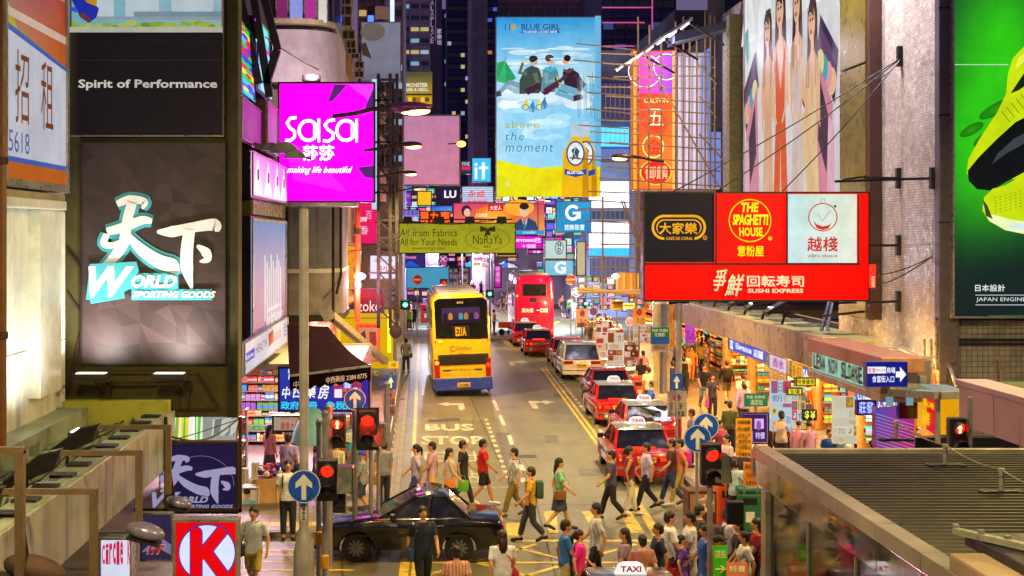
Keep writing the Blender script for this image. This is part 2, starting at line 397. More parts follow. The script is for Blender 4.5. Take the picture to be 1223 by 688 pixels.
pavs = [pavement(-30, KL-.15, 33.0, 96), pavement(KR+.15, 40, 26, 96), pavement(-30, KL-.15, 116, 420), pavement(KR+.15, 40, 116, 420)]
def kerb(x, y0, y1):
 root = thing('kerb', 'x', None, (x, y0, 0)); del root['label']; root['kind'] = 'structure'
 b = MB(); b.bbox(-.07, .07, 0, 1.48, 0, .135, .012); p = b.build('kerb_stone', M_kerb, root, local=True)
 n = int((y1-y0)/1.5)
 for i in range(1, min(n, 22)): inst(p, root, (0, i*1.5, 0), 0, name='kerb_stone')
 if n > 22: MB().box(-.07, .07, 33, (y1-y0), 0, .133).build('far_kerb', M_kerb, root, local=True)
kerb(KL-.08, 33.2, 96); kerb(KR+.08, 33.2, 96); kerb(KL-.08, 116.2, 400); kerb(KR+.08, 116.2, 400)
MB().box(-30, KL-.15, 32.86, 33.0, 0, .133).build('kerb', M_kerb)['kind'] = 'structure'
# paving slabs near the corner, each slab a piece
M_slabs = [mat('slab_'+str(i), c, .5, 0, 7, .25, .2) for i, c in enumerate([(.17, .13, .105), (.20, .14, .11), (.145, .12, .10)])]
M_joint = mat('tar_joint', (.02, .018, .016), .6)
M_tact = mat('yellow_tactile_slab', (.5, .38, .08), .55, 0, 9, .25, .3)
slab_me = {}
def slab_at(pav, x, y, sx, sy, m):
 k = (round(sx, 2), round(sy, 2), m.name)
 if k not in slab_me: slab_me[k] = MB().bbox(-sx/2+.008, sx/2-.008, -sy/2+.008, sy/2-.008, 0, .012, .004).mesh('slab', m)
 o = bpy.data.objects.new('slab', slab_me[k]); COL.objects.link(o); o.parent = pav; o.location = (x, y, .13)
for j in range(7):
 for i in range(10):
  x = -5.4+i*.5; y = 33.25+j*.5
  slab_at(pavs[0], x, y, .5, .5, M_tact if j == 1 or (j == 0 and i % 5 == 0) else random.choice(M_slabs))
for j in range(16):
 for i in range(6): slab_at(pavs[1], 7.85+i*.75, 30.4+j*.75, .75, .75, random.choice(M_slabs))
for j in range(12): slab_at(pavs[0], -1.25, 37.2+j*.9, .9, .9, random.choice(M_slabs))
mk_n = [0]
def mark(pts, m, z=.005, name='road_marking'):
 """painted marking given by corner points on the road"""
 mk_n[0] += 1; n = len(pts)
 o = MB().add([(p[0], p[1], z) for p in pts], [tuple(range(n))]).build(name, m); o['kind'] = 'structure'; return o
def gline(a, b, w, m, z=.005):
 a = Vector(a[:2]); b = Vector(b[:2]); t = (b-a).normalized(); n = Vector((-t.y, t.x))*w/2
 return mark([a-n, b-n, b+n, a+n], m, z)
def gp(px, py): g = G(px, py); return (g.x, g.y)
# kerb-side yellow lines, left, and double yellow lines, right
gline((KL+.32, 36.5), (KL+.36, 92), .11, M_ymark); gline((KL+.62, 62), (KL+.62, 82), .1, M_ymark)
P = [gp(733.5, 548), gp(690, 488), gp(651, 439)]
for k in range(2): gline((P[0][0]-.2*k, P[0][1]), (P[2][0]-.2*k, P[2][1]), .1, M_ymark)
gline(P[2], gp(668, 436), .16, M_wmark)
for i in range(24):
 t0 = i/24; a = Vector(gp(658, 440.5)); b = Vector(gp(738, 540)); gline(b.lerp(a, t0), b.lerp(a, t0+.55/24), .12, M_wmark)
for y0, X in ((47.5, 6.5), (73, 6.7)): gline((X, y0), (KR-.1, y0+.3), .1, M_wmark)
# lane lines
for (a, b) in (((589.3, 478), (594.5, 490)), ((597, 496), (602, 508)), ((608, 520), (611.5, 531)), ((613.5, 536), (616, 541)), ((622, 555), (625, 562))): gline(gp(*a), gp(*b), .14, M_wmark)
for y in (68, 74, 80, 86): gline((2.95, y), (2.93, y+2.2), .12, M_wmark)
for i in range(13):
 y = 500+i*5.0 if i < 5 else 525+(i-5)*6.2
 gline(gp(580+(y-500)*.37, y), gp(580+(y+2.6-500)*.37, y+2.6), .13, M_wmark)
gline(gp(504, 500.5), gp(582, 500.5), .09, M_wmark); gline(gp(504, 582), gp(608, 582), .07, M_wmark)
for (x, y) in ((623.5, 571), (634, 596)): gline(gp(x, y), gp(x+2.5, y+5), .16, M_wmark)
def ground_text(t, px0, py0, px1, py1):
 a = G(px0, py1); b = G(px1, py0); pl = Pl((a.x, a.y, 0), (1, 0, 0), (0, 1, 0), (px1-px0)*7/((py0+py1)/2-HY), b.y-a.y)
 vs, fs, _ = glyphs(t, .03); mb = MB(); mb.add([pl.P(x, 1-y, .006) for x, y in vs], fs)
 o = mb.build('road_marking', M_wmark); o['kind'] = 'structure'
ground_text('BUS', 508, 506.5, 566, 514.5); ground_text('STOP', 503, 521, 578, 531)
ground_text('巴', 507, 540, 537, 551); ground_text('士', 555, 539, 582, 551); ground_text('站', 547, 562, 574, 577)
def arrow(px, py, s, turn, z=.005):
 c = G(px, py); L = 4.2*s
 pts = [(-.12, 0), (.12, 0), (.12, L*.62), (.12+.38, L*.62), (.5, L*.48), (1.0, L*.72), (.5, L*.97), (.5, L*.83), (-.12, L*.83)]
 mark([(c.x+turn*x, c.y+y) for x, y in (pts if turn > 0 else pts)], M_wmark)
arrow(640, 488, .72, 1); arrow(613, 437, .72, 1); arrow(552, 490, .66, -1)
for i, (x, y, w, h) in enumerate(((660, 470, 20, 5), (540, 600, 26, 7), (690, 560, 30, 8), (628, 430, 14, 4), (520, 430, 9, 5), (650, 520, 16, 9))): mark([gp(x, y), gp(x+w, y), gp(x+w*1.1, y+h), gp(x+w*.1, y+h)], M_patch, .0025)
for k in range(9):
 x, y = random.uniform(520, 700), random.uniform(440, 600)
 for j in range(4): x2, y2 = x+random.uniform(-6, 9), y+random.uniform(3, 9); gline(gp(x, y), gp(x2, y2), .02, M_joint, .0032); x, y = x2, y2
# cycle of small parking-bay marks
for i, (x, y) in enumerate(((690, 456), (697, 462), (703, 468), (700, 474), (712, 475), (709, 480), (693, 466))): gline(gp(x, y), gp(x+7, y), .3, M_wmark)
# repaired strip and joints in the concrete
mark([gp(592, 517), gp(607, 517), gp(637, 598), gp(614, 598)], M_patch, .003)
for a, b in (((560, 470), (600, 560)), ((607, 517), (640, 602)), ((640, 600), (664, 690)), ((604, 603), (735, 603)), ((708, 598), (717, 615)), ((408, 650), (409, 690)), ((290, 652), (400, 652))):
 gline(gp(*a), gp(*b), .035, M_joint, .0035)
mark([gp(511, 501), gp(549, 499.5), gp(550, 502.5), gp(512, 504.5)], M_joint, .0065)
# yellow crossing blocks and hatched box
for q in (((649, 611), (664, 611), (667, 637), (656, 637)), ((695, 611), (709, 611), (722, 637), (710, 637)), ((739, 611), (754, 611), (770, 637), (753, 637)),
   ((757, 600), (765, 600), (792, 638), (779, 640)), ((752, 560), (757, 560), (766, 598), (758, 598)), ((604, 625), (622, 625), (623, 640), (606, 640)), ((548, 612), (560, 612), (560, 624), (546, 624)), ((485, 612), (497, 612), (494, 640), (480, 640))):
 mark([gp(*p) for p in q], M_ymark)
for a, b, w in (((610, 646), (900, 646), .2), ((505, 672), (900, 672), .14), ((500, 655), (640, 690), .12), ((620, 655), (760, 690), .12), ((740, 655), (880, 690), .12),
    ((620, 690), (760, 650), .12), ((500, 690), (640, 650), .12), ((740, 690), (880, 650), .12), ((488, 640), (480, 700), .2), ((500, 640), (494, 700), .16)):
 gline(gp(*a), gp(*b), w, M_ymark)
for y in (657, 663, 671, 681): gline(gp(290, y), gp(424, y), .14, M_ymark)
gline(gp(632, 400), gp(668, 384), .3, M_ymark); gline(gp(596, 402), gp(611, 414), .35, M_ymark); gline(gp(668, 392), gp(682, 414), .12, M_ymark); gline(gp(663, 396), gp(674, 414), .12, M_ymark)
for i in range(5): gline((.4+i*1.3, 118), (.8+i*1.3, 123), .35, M_ymark)
for y in (130, 145, 160, 180, 200): gline((3.2, y), (3.2, y+6), .15, M_wmark)
M_iron = mat('cast_iron', (.05, .045, .045), .5, .5, 20, .3, .4)
for k, (x, y, r) in enumerate(((630, 545, .3), (478, 480, .3), (530, 588, .35))):
 g = G(x, y); t = MB().lathe((g.x, g.y, 0 if x > 490 else .13), [(r, 0), (r, .008), (r*.86, .009), (r*.84, .004), (.02, .006)], 16).build('manhole_cover', M_iron)
 tag(t, ['round iron manhole cover in the middle of the road', 'round iron cover in the pavement on the left', 'round iron cover beside the bus stop lettering'][k], 'manhole cover')
# ================= left foreground: clad canopy and big wall with hoardings =================
XL = -7.07
# ---- white clad wall with the letting board ----
t = thing('white_building', 'white panel-clad building side under the letting board at the left edge', 'building', (XL, 26, 0))
MB().box(-12, XL-.06, 16, 28.3, 3.3, 7.9).build('wall', mat('white_cladding_core', '#8f8f86', .5), t)
M_clad = mat('white_cladding', '#d8d6c8', .4, 0, 4, .22, .1)
me = None
for i in range(14):
 for k, (z0, z1) in enumerate(((3.5, 4.92), (4.94, 7.45))):
  y = 22.0+i*.44
  if y > 27.9: continue
  o = MB().bbox(XL-.06, XL, y, y+.425, z0, z1, .01).build('panel', M_clad, t)
MB().bbox(XL-.05, XL+.22, 25.5, 27.0, 4.05, 7.45, .02).build('pilaster', M_clad, t)
MB().bbox(XL-.1, XL+.42, 16, 26.6, 7.45, 7.62, .02).build('ledge', M_clad, t)
MB().bbox(XL-.1, XL+.36, 16, 26.7, 7.62, 7.74, .02).build('ledge', mat('old_cream_paint', '#a89f80', .6, 0, 5, .3), t)
# ---- letting board ----
pl = leftp(XL+.3, 22.9, 27.05, 7.78, 14.2)
def d(p):
 p.warp = lambda x, y: (x, .44+.56*y)
 p.grad(0, 0, 1, .38, '#b0486a', '#c23a10', '#d96a20', '#c8a46a'); p.poly([(.0, .1), (.35, .38), (.0, .5)], '#c9b63a')
 p.rect(0, .18, 1, .22, '#e8c9b4'); p.poly([(0, .27), (1, .36), (1, .88), (0, .86)], '#d9dbe8'); p.poly([(0, .25), (1, .345), (1, .365), (0, .28)], '#4a6cc0')
 p.rect(0, .86, 1, .885, '#4a6cc0'); p.rect(0, .885, 1, .96, '#cf6a1e'); p.rect(0, .96, 1, 1, '#5c3420')
 for i, ch in enumerate('位招租'): p.text(ch, [-.2, .12, .5][i]+.02, .36, [-.2, .12, .5][i]+.22, .70, '#8a4a20')
 p.text('2366.5618', -.3, .74, .34, .84, '#5a6ab0')
panel_sign('letting_board', 'orange and white letting board with brown characters on the white wall', pl, paint('#d5d5dc'), .2, .14, M_frame, 'billboard', PRINT1 if 0 else ink('dim_glow_print', .62), d, art='lettering')
t = thing('drain_pipe', 'brown pipe standing at the very left edge of the view', 'pipe', (-6.02, 20.3, 3))
MB().tube([(-6.02, 20.4, 3.9), (-6.02, 20.4, 11)], .055, 10).build('pipe', mat('brown_pipe', '#5a3416', .5), t)
for z in (5.5, 8): MB().lathe((-6.02, 20.4, z), [(.06, 0), (.08, .01), (.08, .1), (.06, .11)], 10).build('clamp', M_rust, t)
c = Vector((XL+1.3, 24.2, 3.62)); t = thing('floodlight', 'floodlight in the canopy gutter shining up the white clad wall', 'floodlight', c); MB().bbox(c.x-.2, c.x+.2, c.y-.3, c.y+.3, c.z-.1, c.z+.05, .02).build('lamp_housing', M_dark, t); MB().box(c.x-.16, c.x+.16, c.y-.25, c.y+.25, c.z+.051, c.z+.06).build('lens', lit('#f4ffe0', 6, False), t)
lamp(t, c+Vector((0, 0, .15)), 80, '#f4fff4', 'SPOT', .15, target=(XL, 25, 6.5), spot=120, blend=.9)
# ---- olive wall carrying two hoardings ----
DW = 28.6
pw = camp(66, -60, 285, 498, DW)
t = thing('concrete_gable', 'stained olive concrete gable carrying the two dark hoardings', 'building', pw.P(175, 498))
pw.slab(66, -60, 285, 498, -.5, 0).build('wall', M_olive, t)
b = MB(); q = pw.slab(272, -60, 285, 498, .001, .09); b.add(q.v, q.f); b.build('pilaster', mat('dark_olive_render', '#3a3616', .9, 0, 9, .5, .6), t)  # edge strip in a darker olive than the wall
for (a, c) in (((82, 470), (96, 400)), ((82, 350), (96, 372)), ((82, 300), (96, 318)), ((235, 445), (262, 488)), ((100, 489), (260, 489))):
 MB().bar(pw.P(*a, .03), pw.P(*c, .03), .05).build('strap', M_rust, t)
def draw(p):
 p.grad(84, -60, 267, 34, '#8fc6d8', '#c4dff0', '#9ecbd8', '#7fc4cc', 6)
 for (x, w) in ((110, 26), (150, 40), (205, 50)): p.rect(x, -20, x+w, 22, '#d3e4ee')
 p.rect(160, 14, 267, 20, '#8ba4b4'); p.rect(105, 20, 267, 24, '#9fb4bc')
 for i in range(26):
  x = 86+i*7+random.uniform(-2, 2); p.ell(x, 31+random.uniform(-3, 2), random.uniform(3, 9), random.uniform(1.5, 4), random.choice(['#9dbb3c', '#b5cc4a', '#7ea530', '#c3d36a']), 9)
 p.poly([(82, -10), (104, -10), (120, 12), (117, 22), (108, 29), (98, 22)], '#2636b8'); p.poly([(98, -10), (119, -10), (117, 9), (105, 4)], '#d89b1c'); p.poly([(96, 20), (108, 29), (112, 26), (102, 16)], '#7a3a3a')
 p.poly([(84, 10), (92, 10), (95, 17), (86, 14)], '#3a5ae0')
 p.rect(84, 33.5, 267, 40, '#c9cdb8')
 p.rect(84, 40.5, 267, 162, '#1e171b')
 p.grad(84, 40.5, 96, 162, '#3a3622', '#1e171b', '#1e171b', '#33300f', 2)
 p.rect(96, 73, 267, 73.6, '#3a3136'); p.rect(84, 51, 267, 51.4, '#332a2e')
 p.text('Spirit of Performance', 96, 96, 261, 109, '#e6dfd6', .025, 1.0)
pl = camp(84, -60, 267, 163, DW-.12)
panel_sign('hoarding', 'upper dark hoarding reading Spirit of Performance below a pale landscape picture', pl, paint('#241c20'), .1, .035, M_frame, 'billboard', ink('dim_glow_print', .62), draw, art='artwork')
def world_logo(p, f, c1='#e8ecec', c2='#3fa6b4', c3='#b9c8cc', dark=False):
 """the two brush characters and the lettering; f maps unit coordinates to the board"""
 S = (f(1, 0)[0]-f(0, 0)[0])
 def st(pts, t, c):
  n = len(pts); t = t if isinstance(t, list) else [t]*n; Q = []; T = []
  for i in range(n-1):
   a, b_, c_, d_ = pts[max(0, i-1)], pts[i], pts[i+1], pts[min(n-1, i+2)]
   for k in range(5):
    u = k/5; h = lambda j: .5*(2*b_[j]+(c_[j]-a[j])*u+(2*a[j]-5*b_[j]+4*c_[j]-d_[j])*u*u+(3*b_[j]-a[j]-3*c_[j]+d_[j])*u**3)
    Q.append((h(0), h(1))); T.append(t[i]*(1-u)+t[i+1]*u)
  Q.append(pts[-1]); T.append(t[-1]); pts, t = Q, T
  p.line([f(*q) for q in pts], [S*x for x in t] if isinstance(t, list) else S*t, c)
 tian = [([(.24, .16), (.34, .12), (.46, .14), (.44, .2)], [.05, .07, .06, .02]), ([(.16, .40), (.3, .36), (.44, .30), (.52, .31)], [.06, .08, .07, .04]),
   ([(.36, .15), (.32, .32), (.3, .48), (.22, .62), (.12, .7)], [.08, .08, .09, .08, .02]), ([(.32, .42), (.44, .56), (.58, .66), (.68, .70), (.72, .78)], [.04, .09, .11, .12, .02]),
   ([(.16, .42), (.14, .5), (.2, .52), (.28, .48)], [.05, .06, .05, .03])]
 xia = [([(.56, .40), (.68, .40), (.86, .36), (1.02, .34), (1.04, .40)], [.02, .09, .08, .1, .03]), ([(.82, .38), (.80, .55), (.80, .72), (.84, .90)], [.09, .10, .10, .01]), ([(.88, .52), (.95, .58), (.96, .64), (.9, .66)], [.02, .08, .06, .01])]
 if not dark:
  for pts, tt in tian: st(pts, [x+.055 for x in tt], c2)
 for pts, tt in tian+xia: st(pts, tt, c1)
 if not dark:
  for dx in (-.012, .012):
   q0 = f(.33+dx, .76); q1 = f(.72+dx, .9); p.rect(q0[0], q0[1], q1[0], q1[1], c2)
  q0 = f(.36, .9); q1 = f(1.0, .995); p.rect(q0[0], q0[1], q1[0], q1[1], c2)
 if not dark: st([(.03, .98), (.3, .93)], .09, c2)
 a = f(.02, .70); b = f(.38, .97)
 if not dark: p.poly([f(*q) for q in ((.03, .68), (.40, .66), (.42, .74), (.34, .90), (.2, .99), (.0, .99))], c2)
 p.text('W', a[0], a[1], b[0], b[1], c1, .07, shear=.35)
 a = f(.36, .775); b = f(.72, .885); p.text('ORLD', a[0], a[1], b[0], b[1], c1, .06, shear=.3)
 a = f(.37, .915); b = f(1.03, .975); p.text('SPORTING GOODS', a[0], a[1], b[0], b[1], c1, .05, 1.05, shear=.3)
def draw(p):
 p.rect(97, 170, 270, 435, '#2b2023')
 rnd = random.Random(3); P_ = {}
 nx, ny = 8, 12
 for j in range(ny+1):
  for i in range(nx+1): P_[i, j] = (97+173*i/nx+(rnd.uniform(-8, 8) if 0 < i < nx else 0), 170+265*j/ny+(rnd.uniform(-8, 8) if 0 < j < ny else 0))
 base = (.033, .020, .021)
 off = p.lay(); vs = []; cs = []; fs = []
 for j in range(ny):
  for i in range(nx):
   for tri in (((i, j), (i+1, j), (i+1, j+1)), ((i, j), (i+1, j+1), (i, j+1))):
    g = 1+rnd.uniform(-.25, .5)+(1.3*max(0, rnd.random()-.4) if j > 7 else 0); k = len(vs)  # lower facets lighter: floodlight from below put into the print
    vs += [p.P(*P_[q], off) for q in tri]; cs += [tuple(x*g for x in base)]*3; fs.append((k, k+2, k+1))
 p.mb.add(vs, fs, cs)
 world_logo(p, lambda x, y: (104+x*150, 222+y*137))
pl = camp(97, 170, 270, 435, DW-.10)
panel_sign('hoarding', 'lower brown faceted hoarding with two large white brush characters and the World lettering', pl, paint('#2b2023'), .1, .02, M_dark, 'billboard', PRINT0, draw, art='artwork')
# floodlights under the board (they light it)
M_lampcase = mat('lamp_housing', '#2b2c2c', .5, .4)
M_lampglass = lit('#fff2dc', 6, False)
for k, px in enumerate((123, 213)):
 c = pw.P(px, 443, 1.0); t = thing('floodlight', ['floodlight below the brown hoarding, nearer the white wall', 'floodlight below the brown hoarding, nearer the street corner'][k], 'floodlight', c)
 MB().bbox(c.x-.33, c.x+.33, c.y-.16, c.y+.16, c.z-.07, c.z+.05, .02).build('lamp_housing', M_lampcase, t)
 MB().box(c.x-.28, c.x+.28, c.y-.12, c.y+.12, c.z+.051, c.z+.058).build('lens', M_lampglass, t)
 b = MB(); w = pw.P(px, 445, 0); b.bar(c+Vector((0, .1, -.05)), w, .04); b.bar(c+Vector((0, .1, -.05)), w+Vector((0, 0, -.4)), .03); b.build('arm', M_rust, t)
 lamp(t, c+Vector((0, 0, .12)), 90, '#fff4ec', 'SPOT', .2, target=pw.P(px+8, 290, -.1), spot=140, blend=1)
t = thing('sign_bracket', 'rusty iron bracket with two hanging legs below the hoarding floodlights', 'bracket', pw.P(175, 460))
b = MB(); b.bar(pw.P(120, 456, .3), pw.P(232, 454, .3), .05); b.bar(pw.P(118, 441, .3), pw.P(232, 441, .3), .03)
b.build('rail', M_rust, t)
for x in (133, 226): MB().bar(pw.P(x, 455, .3), pw.P(x, 484, .3), .05).bar(pw.P(x, 456, .3), pw.P(x, 456, 0), .05).build('leg', M_rust, t)
# ---- clad canopy / gutter trough with the row of floodlight arms ----
M_trough = mat('green_grey_metal', '#909880', .5, .1, 4, .35, .1)
M_fascia = mat('fascia_cladding', '#9c9c90', .4, .15, 2.5, .35, .05)
XF = -4.92
t = thing('canopy', 'clad street canopy with an open gutter and upright brown-grey fascia panels below the hoardings', 'canopy', (XF, 22, 2.5))
MB().box(XL-.2, XF-.06, 13, 28.4, 2.65, 2.9).build('deck', M_trough, t)
MB().box(XL-.2, XL+.5, 13, 28.4, 2.9, 3.62).build('upstand', M_trough, t)
MB().box(XL-.1, XF-.08, 27.9, 28.3, 2.9, 3.72).build('end_wall', mat('lime_tinted_metal', '#a3a236', .5, 0, 4, .2), t)  # lime cast of the light on this wall put into its colour
for i in range(12):
 y = 14+i*1.2; MB().bbox(XL+.5, XF-.5, y, y+.08, 2.9, 3.3, .01).build('partition', M_trough, t)
for i in range(16):
 y = 28.3-(i+1)*.95; MB().bbox(XF-.06, XF, y+.012, y+.938, 2.5, 3.5, .012).build('fascia_panel', M_fascia, t)
MB().bbox(XF-.5, XF-.07, 13, 28.3, 3.42, 3.5, .01).build('coping', M_trough, t)
for i in range(15): MB().box(XF-.45, XF-.12, 13.8+i*.95, 14.1+i*.95, 3.501, 3.54).build('clip', M_dark, t)
b = MB(); r_ = random.Random(9)
for k in range(5):
 pts = [(XL+.8+k*.22+r_.uniform(-.1, .1), 15+i*1.3, 3.34+.06*sin(i*1.7+k)) for i in range(11)]; b.tube(pts, .02, 5)
b.build('cables', M_black, t, kind='stuff')
M_arm = mat('bronze_painted_arm', '#6b5a44', .4, .4)
for k, (px, py, pb, ax) in enumerate(((201, 510, 590, 143), (166, 541, 628, 104), (112, 587, 690, 42), (24, 538, 700, -30), (46, 686, 730, 20))):
 dd = -4.0*F/(px-HX); top = W(px, py, dd); x = -4.0
 t = thing('lamp_bracket', 'bracket arm on the canopy fascia, '+['furthest up the row beside the purple board', 'second from the purple board with a tipped lamp head', 'third from the purple board, tall post', 'tall brown one at the view edge', 'lowest short one at the bottom corner'][k], 'lamp bracket', (x, dd, 2.6), 'floodlight arms along the canopy')
 MB().bar((x, dd, top.z), (x, dd, CH-(pb-HY)*dd/F), .09).build('post', M_arm, t)
 ex = XF-.35; MB().bar((x+.045, dd, top.z), (ex, dd, top.z), .07).build('arm', M_arm, t)
 hz = top.z-.14
 h = MB(); h.prism([(ex-.1, hz+.14), (ex+.18, hz+.2), (ex+.1, hz-.08), (ex-.6, hz-.36), (ex-.62, hz-.24)], dd-.13, dd+.13, 'y', .02); h.build('shade', M_black, t)
 h = MB(); h.bar((ex-.3, dd, hz-.1), (ex-.34, dd, 2.95), .035); h.tube([(ex-.5, dd, hz-.2), (ex-.52, dd-.05, hz-.4), (ex-.42, dd, hz-.45)], .012, 5); h.build('knuckle', M_black, t)
M_purplelamp = mat('enamel_lamp_hood', '#7a7496', .25, .3)  # purple light on the hoods put into their colour
for k, (px, py, w) in enumerate(((214, 600, 32), (174, 635, 48), (42, 681, 78))):
 dd = -3.9*F/(px-HX); c = W(px, py, dd); r = w/2*dd/F
 t = thing('floodlight', ['rounded floodlight hood hanging before the purple board', 'rounded floodlight hood lower down beside the small red 1F board', 'rounded floodlight hood at the bottom left corner'][k], 'floodlight', c)
 M_ = Matrix.Translation(c) @ Matrix.Rotation(radians(-14), 4, 'Y').inverted()
 MB().ell((0, 0, 0), (r, .16, r*.46), 18, 10, M_).build('hood', M_purplelamp if k < 2 else M_rust, t, smooth='all')
 h = MB(); h.box(-r*.8, r*.85, -.15, .15, -r*.5, -r*.38, M_); h.build('lens_frame', M_dark, t)
 h = MB(); h.bar(c+Vector((-.1, .1, .05)), c+Vector((-.16, .1, .45)), .04); h.build('stem', M_rust, t)
# purple lower board
pl = camp(200, 527, 285, 613, 27.2)
def draw(p):
 p.rect(200, 527, 285, 613, '#241a4a'); p.ring(240, 580, 40, 36, .8, '#8a7aa0', 30, pi, 2*pi)
 world_logo(p, lambda x, y: (180+x*96, 538+y*70), '#b7b0d8', dark=True)
 p.text('體育用品公司', 236, 613.6, 276, 619, '#b7b0d8')
panel_sign('hoarding', 'small purple hoarding with white brush characters under the gable', pl, paint('#241a4a'), .15, .05, M_rust, 'billboard', ink('dim_glow_print', .62), draw, art='artwork')
t = thing('hanging_bracket', 'rusty square steel frame hanging under the gable round the purple board', 'bracket', W(240, 500, 27.1))
b = MB()
for a, c in (((198, 498), (198, 612)), ((287, 498), (287, 612)), ((160, 609), (288, 609)), ((198, 528), (240, 516)), ((240, 516), (287, 500))): b.bar(W(*a, 27.05), W(*c, 27.05), .06 if a[0] != 240 and c[0] != 240 else .015)
b.build('bar', M_rust, t)
pl = camp(168, 612, 207, 670, 26.4)
def draw(p):
 p.rect(168, 612, 207, 670, '#3a2f50'); p.poly([(168, 660), (190, 640), (207, 652), (207, 664), (190, 655)], '#8d84a8'); p.text('1/F', 175, 650, 198, 662, '#d8cfe4', .09, shear=.3); p.text('1/F', 175.6, 650.6, 197.4, 661.4, '#c8281e', .05, shear=.3)
panel_sign('floor_sign', 'small dark sign with red 1/F lettering beside the red letter board', pl, paint('#3a2f50'), .1, .03, M_grey, 'sign', ink('dim_glow_print', .62), draw)
# coloured shop print hanging above
pl = camp(203, 497, 283, 527, 29.5)
def draw(p):
 for i in range(24):
  x = 203+i*1.9; p.poly([(x, 497), (x+2.2, 497), (x+random.uniform(1, 3), 527), (x-random.uniform(0, 2), 527)], random.choice(['#e6d33c', '#6dbb3c', '#e8f0e0', '#f08a2a', '#d8ec5a', '#ffffff']))
 p.rect(243, 497, 283, 527, '#8f9488')
 for i in range(9): x = 244+random.random()*34; p.poly([(x, 500), (x+9, 498), (x+5, 514), (x-2, 520)], random.choice(['#b9beb4', '#6f746c', '#c8ccc4']))
panel_sign('poster', 'streaky yellow and green poster seen below the gable', pl, paint('#8f9488'), .1, .02, M_dark, 'poster', PRINT1, draw, art='artwork')
# red square letter sign
pl = camp(207, 620, 285, 700, 25.2)
def draw(p):
 p.rect(207, 620, 285, 700, '#e0040c'); p.ell(247.5, 660, 34.5, 34.5, '#3a2a8c', 40); p.ell(247.5, 660, 33, 33, '#d3dcf8', 40)
 def K(e, c):
  p.rrect(228-e, 630-e, 241+e, 692+e, 6+e, c); p.line([(240, 665), (266, 633)], 13+2*e, c); p.ell(264, 636, 6.5+e, 6.5+e, c, 16)
  p.line([(244, 655), (268, 688)], 13+2*e, c)
 K(1.3, '#2a2a9c'); K(0, '#e0040c'); p.poly([(241, 655), (246, 662), (241, 672)], '#e0040c')
panel_sign('shop_sign', 'glowing red square sign with a big K in a pale disc', pl, lit('#e0040c', .8), .3, .045, M_frame, 'sign', PRINT1, draw, art='logo')
# vertical name sign beside it
pl = camp(119, 642, 158, 700, 23.6)
def draw(p):
 p.rect(119, 642, 158, 700, '#cfd3e6')
 for i, (ch, c) in enumerate(zip('Circle K', ['#c21a50']*8)): p.text(ch, 122+i*4.4, 650-i, 125.6+i*4.4, 674, c, .03) if ch != ' ' else 0
panel_sign('shop_sign', 'small white sign with red upright letters at the bottom left below the canopy', pl, lit('#cfd3e6', .8, False), .3, .03, M_frame, 'sign', PRINT1, draw)
# ================= left side of the street beyond the crossing =================
XS = -4.4
M_lav = mat('lavender_render', '#8a7f8c', .7, 0, 3, .25, .2)
M_cream = mat('cream_render', '#b8a888', .7, 0, 3, .3, .2)
M_ochre = mat('ochre_render', '#a8802c', .7, 0, 3, .3, .2)
# corner building: receding wall with projecting light boxes
t = thing('corner_building', 'dark corner building behind the column of projecting light boxes', 'building', (-6, 38, 0))
MB().box(-16, XS-.6, 36.4, 46.4, 3.3, 19).build('wall', mat('sooty_wall', '#38303a', .8, 0, 3, .4, .3), t)
for i in range(3): MB().box(-16, XS-.55, 36.35, 36.5, 5.5+i*3, 5.6+i*3).build('string_course', M_lav, t)
def sidebox(name, label, px0, px1, y0, y1, X, face, front, draw=None, ink_m=None, cat='light box', th=None):
 """box on the left side of the street: a face toward the street and a narrow end toward us"""
 d0 = (X)*F/(px0-HX); d1 = X*F/(px1-HX); zt = CH-(y0-HY)*d0/F; zb = CH-(y1-HY)*d0/F
 t = thing(name, label, cat, (X-.3, (d0+d1)/2, zb)); wd = th or .9
 MB().bbox(X-wd, X-.01, d0, d1, zb, zt, .02).build('housing', front, t)
 pl = leftp(X, d0+.04, d1-.04, zb+.05, zt-.05); pl.slab(0, 0, 1, 1, -.008, .004).build('face_panel', face, t)
 b = MB()
 for r in ((0, 0, 1, .02), (0, .98, 1, 1), (0, .02, .01, .98), (.99, .02, 1, .98)): q = pl.slab(*r, .005, .05); b.add(q.v, q.f)
 b.build('frame', M_frame, t)
 if draw: draw(pl); pl.art(t, 'artwork', ink_m or PRINT1)
 return t
M_mirror = mat('glossy_dark_panel', '#3a3440', .12, .6, 2, .4)
def d1(p):
 p.grad(0, 0, 1, 1, '#f08ae0', '#f060d0', '#e07ad0', '#ffe8ff', 6)
 for x in (.15, .42, .68, .9): p.poly([(x, .05), (x+.12, .95), (x-.12, .95)], '#fff0fa'); p.rect(x-.02, .35, x+.03, .6, '#4a3040')
sidebox('light_box', 'white and pink light box with beams of light, under the pink panel', 300, 341, 178, 236, XS+.1, lit('#f4c4ee', 1.2), M_mirror, d1)
def d2(p):
 p.grad(0, 0, 1, 1, '#3a88d8', '#4a98e0', '#c868a0', '#c070a8', 8)
 for i in range(9): h = .3+.1*abs(sin(i*1.7)); p.rect(.32+i*.055, .3+.06*(i % 3), .355+i*.055, .3+h+.25, '#f0f4fc')
 p.rect(.36, .75, .8, .78, '#f0f4fc'); p.text('SKECHERS', .34, .82, .84, .93, '#f0f4fc', .05)
sidebox('light_box', 'tall blue to pink light box with white skyline letters above the slanted white sign', 300, 341, 258, 418, XS+.1, lit('#8ab0e0', .9), M_mirror, d2, ink('dim_glow_print', .62))
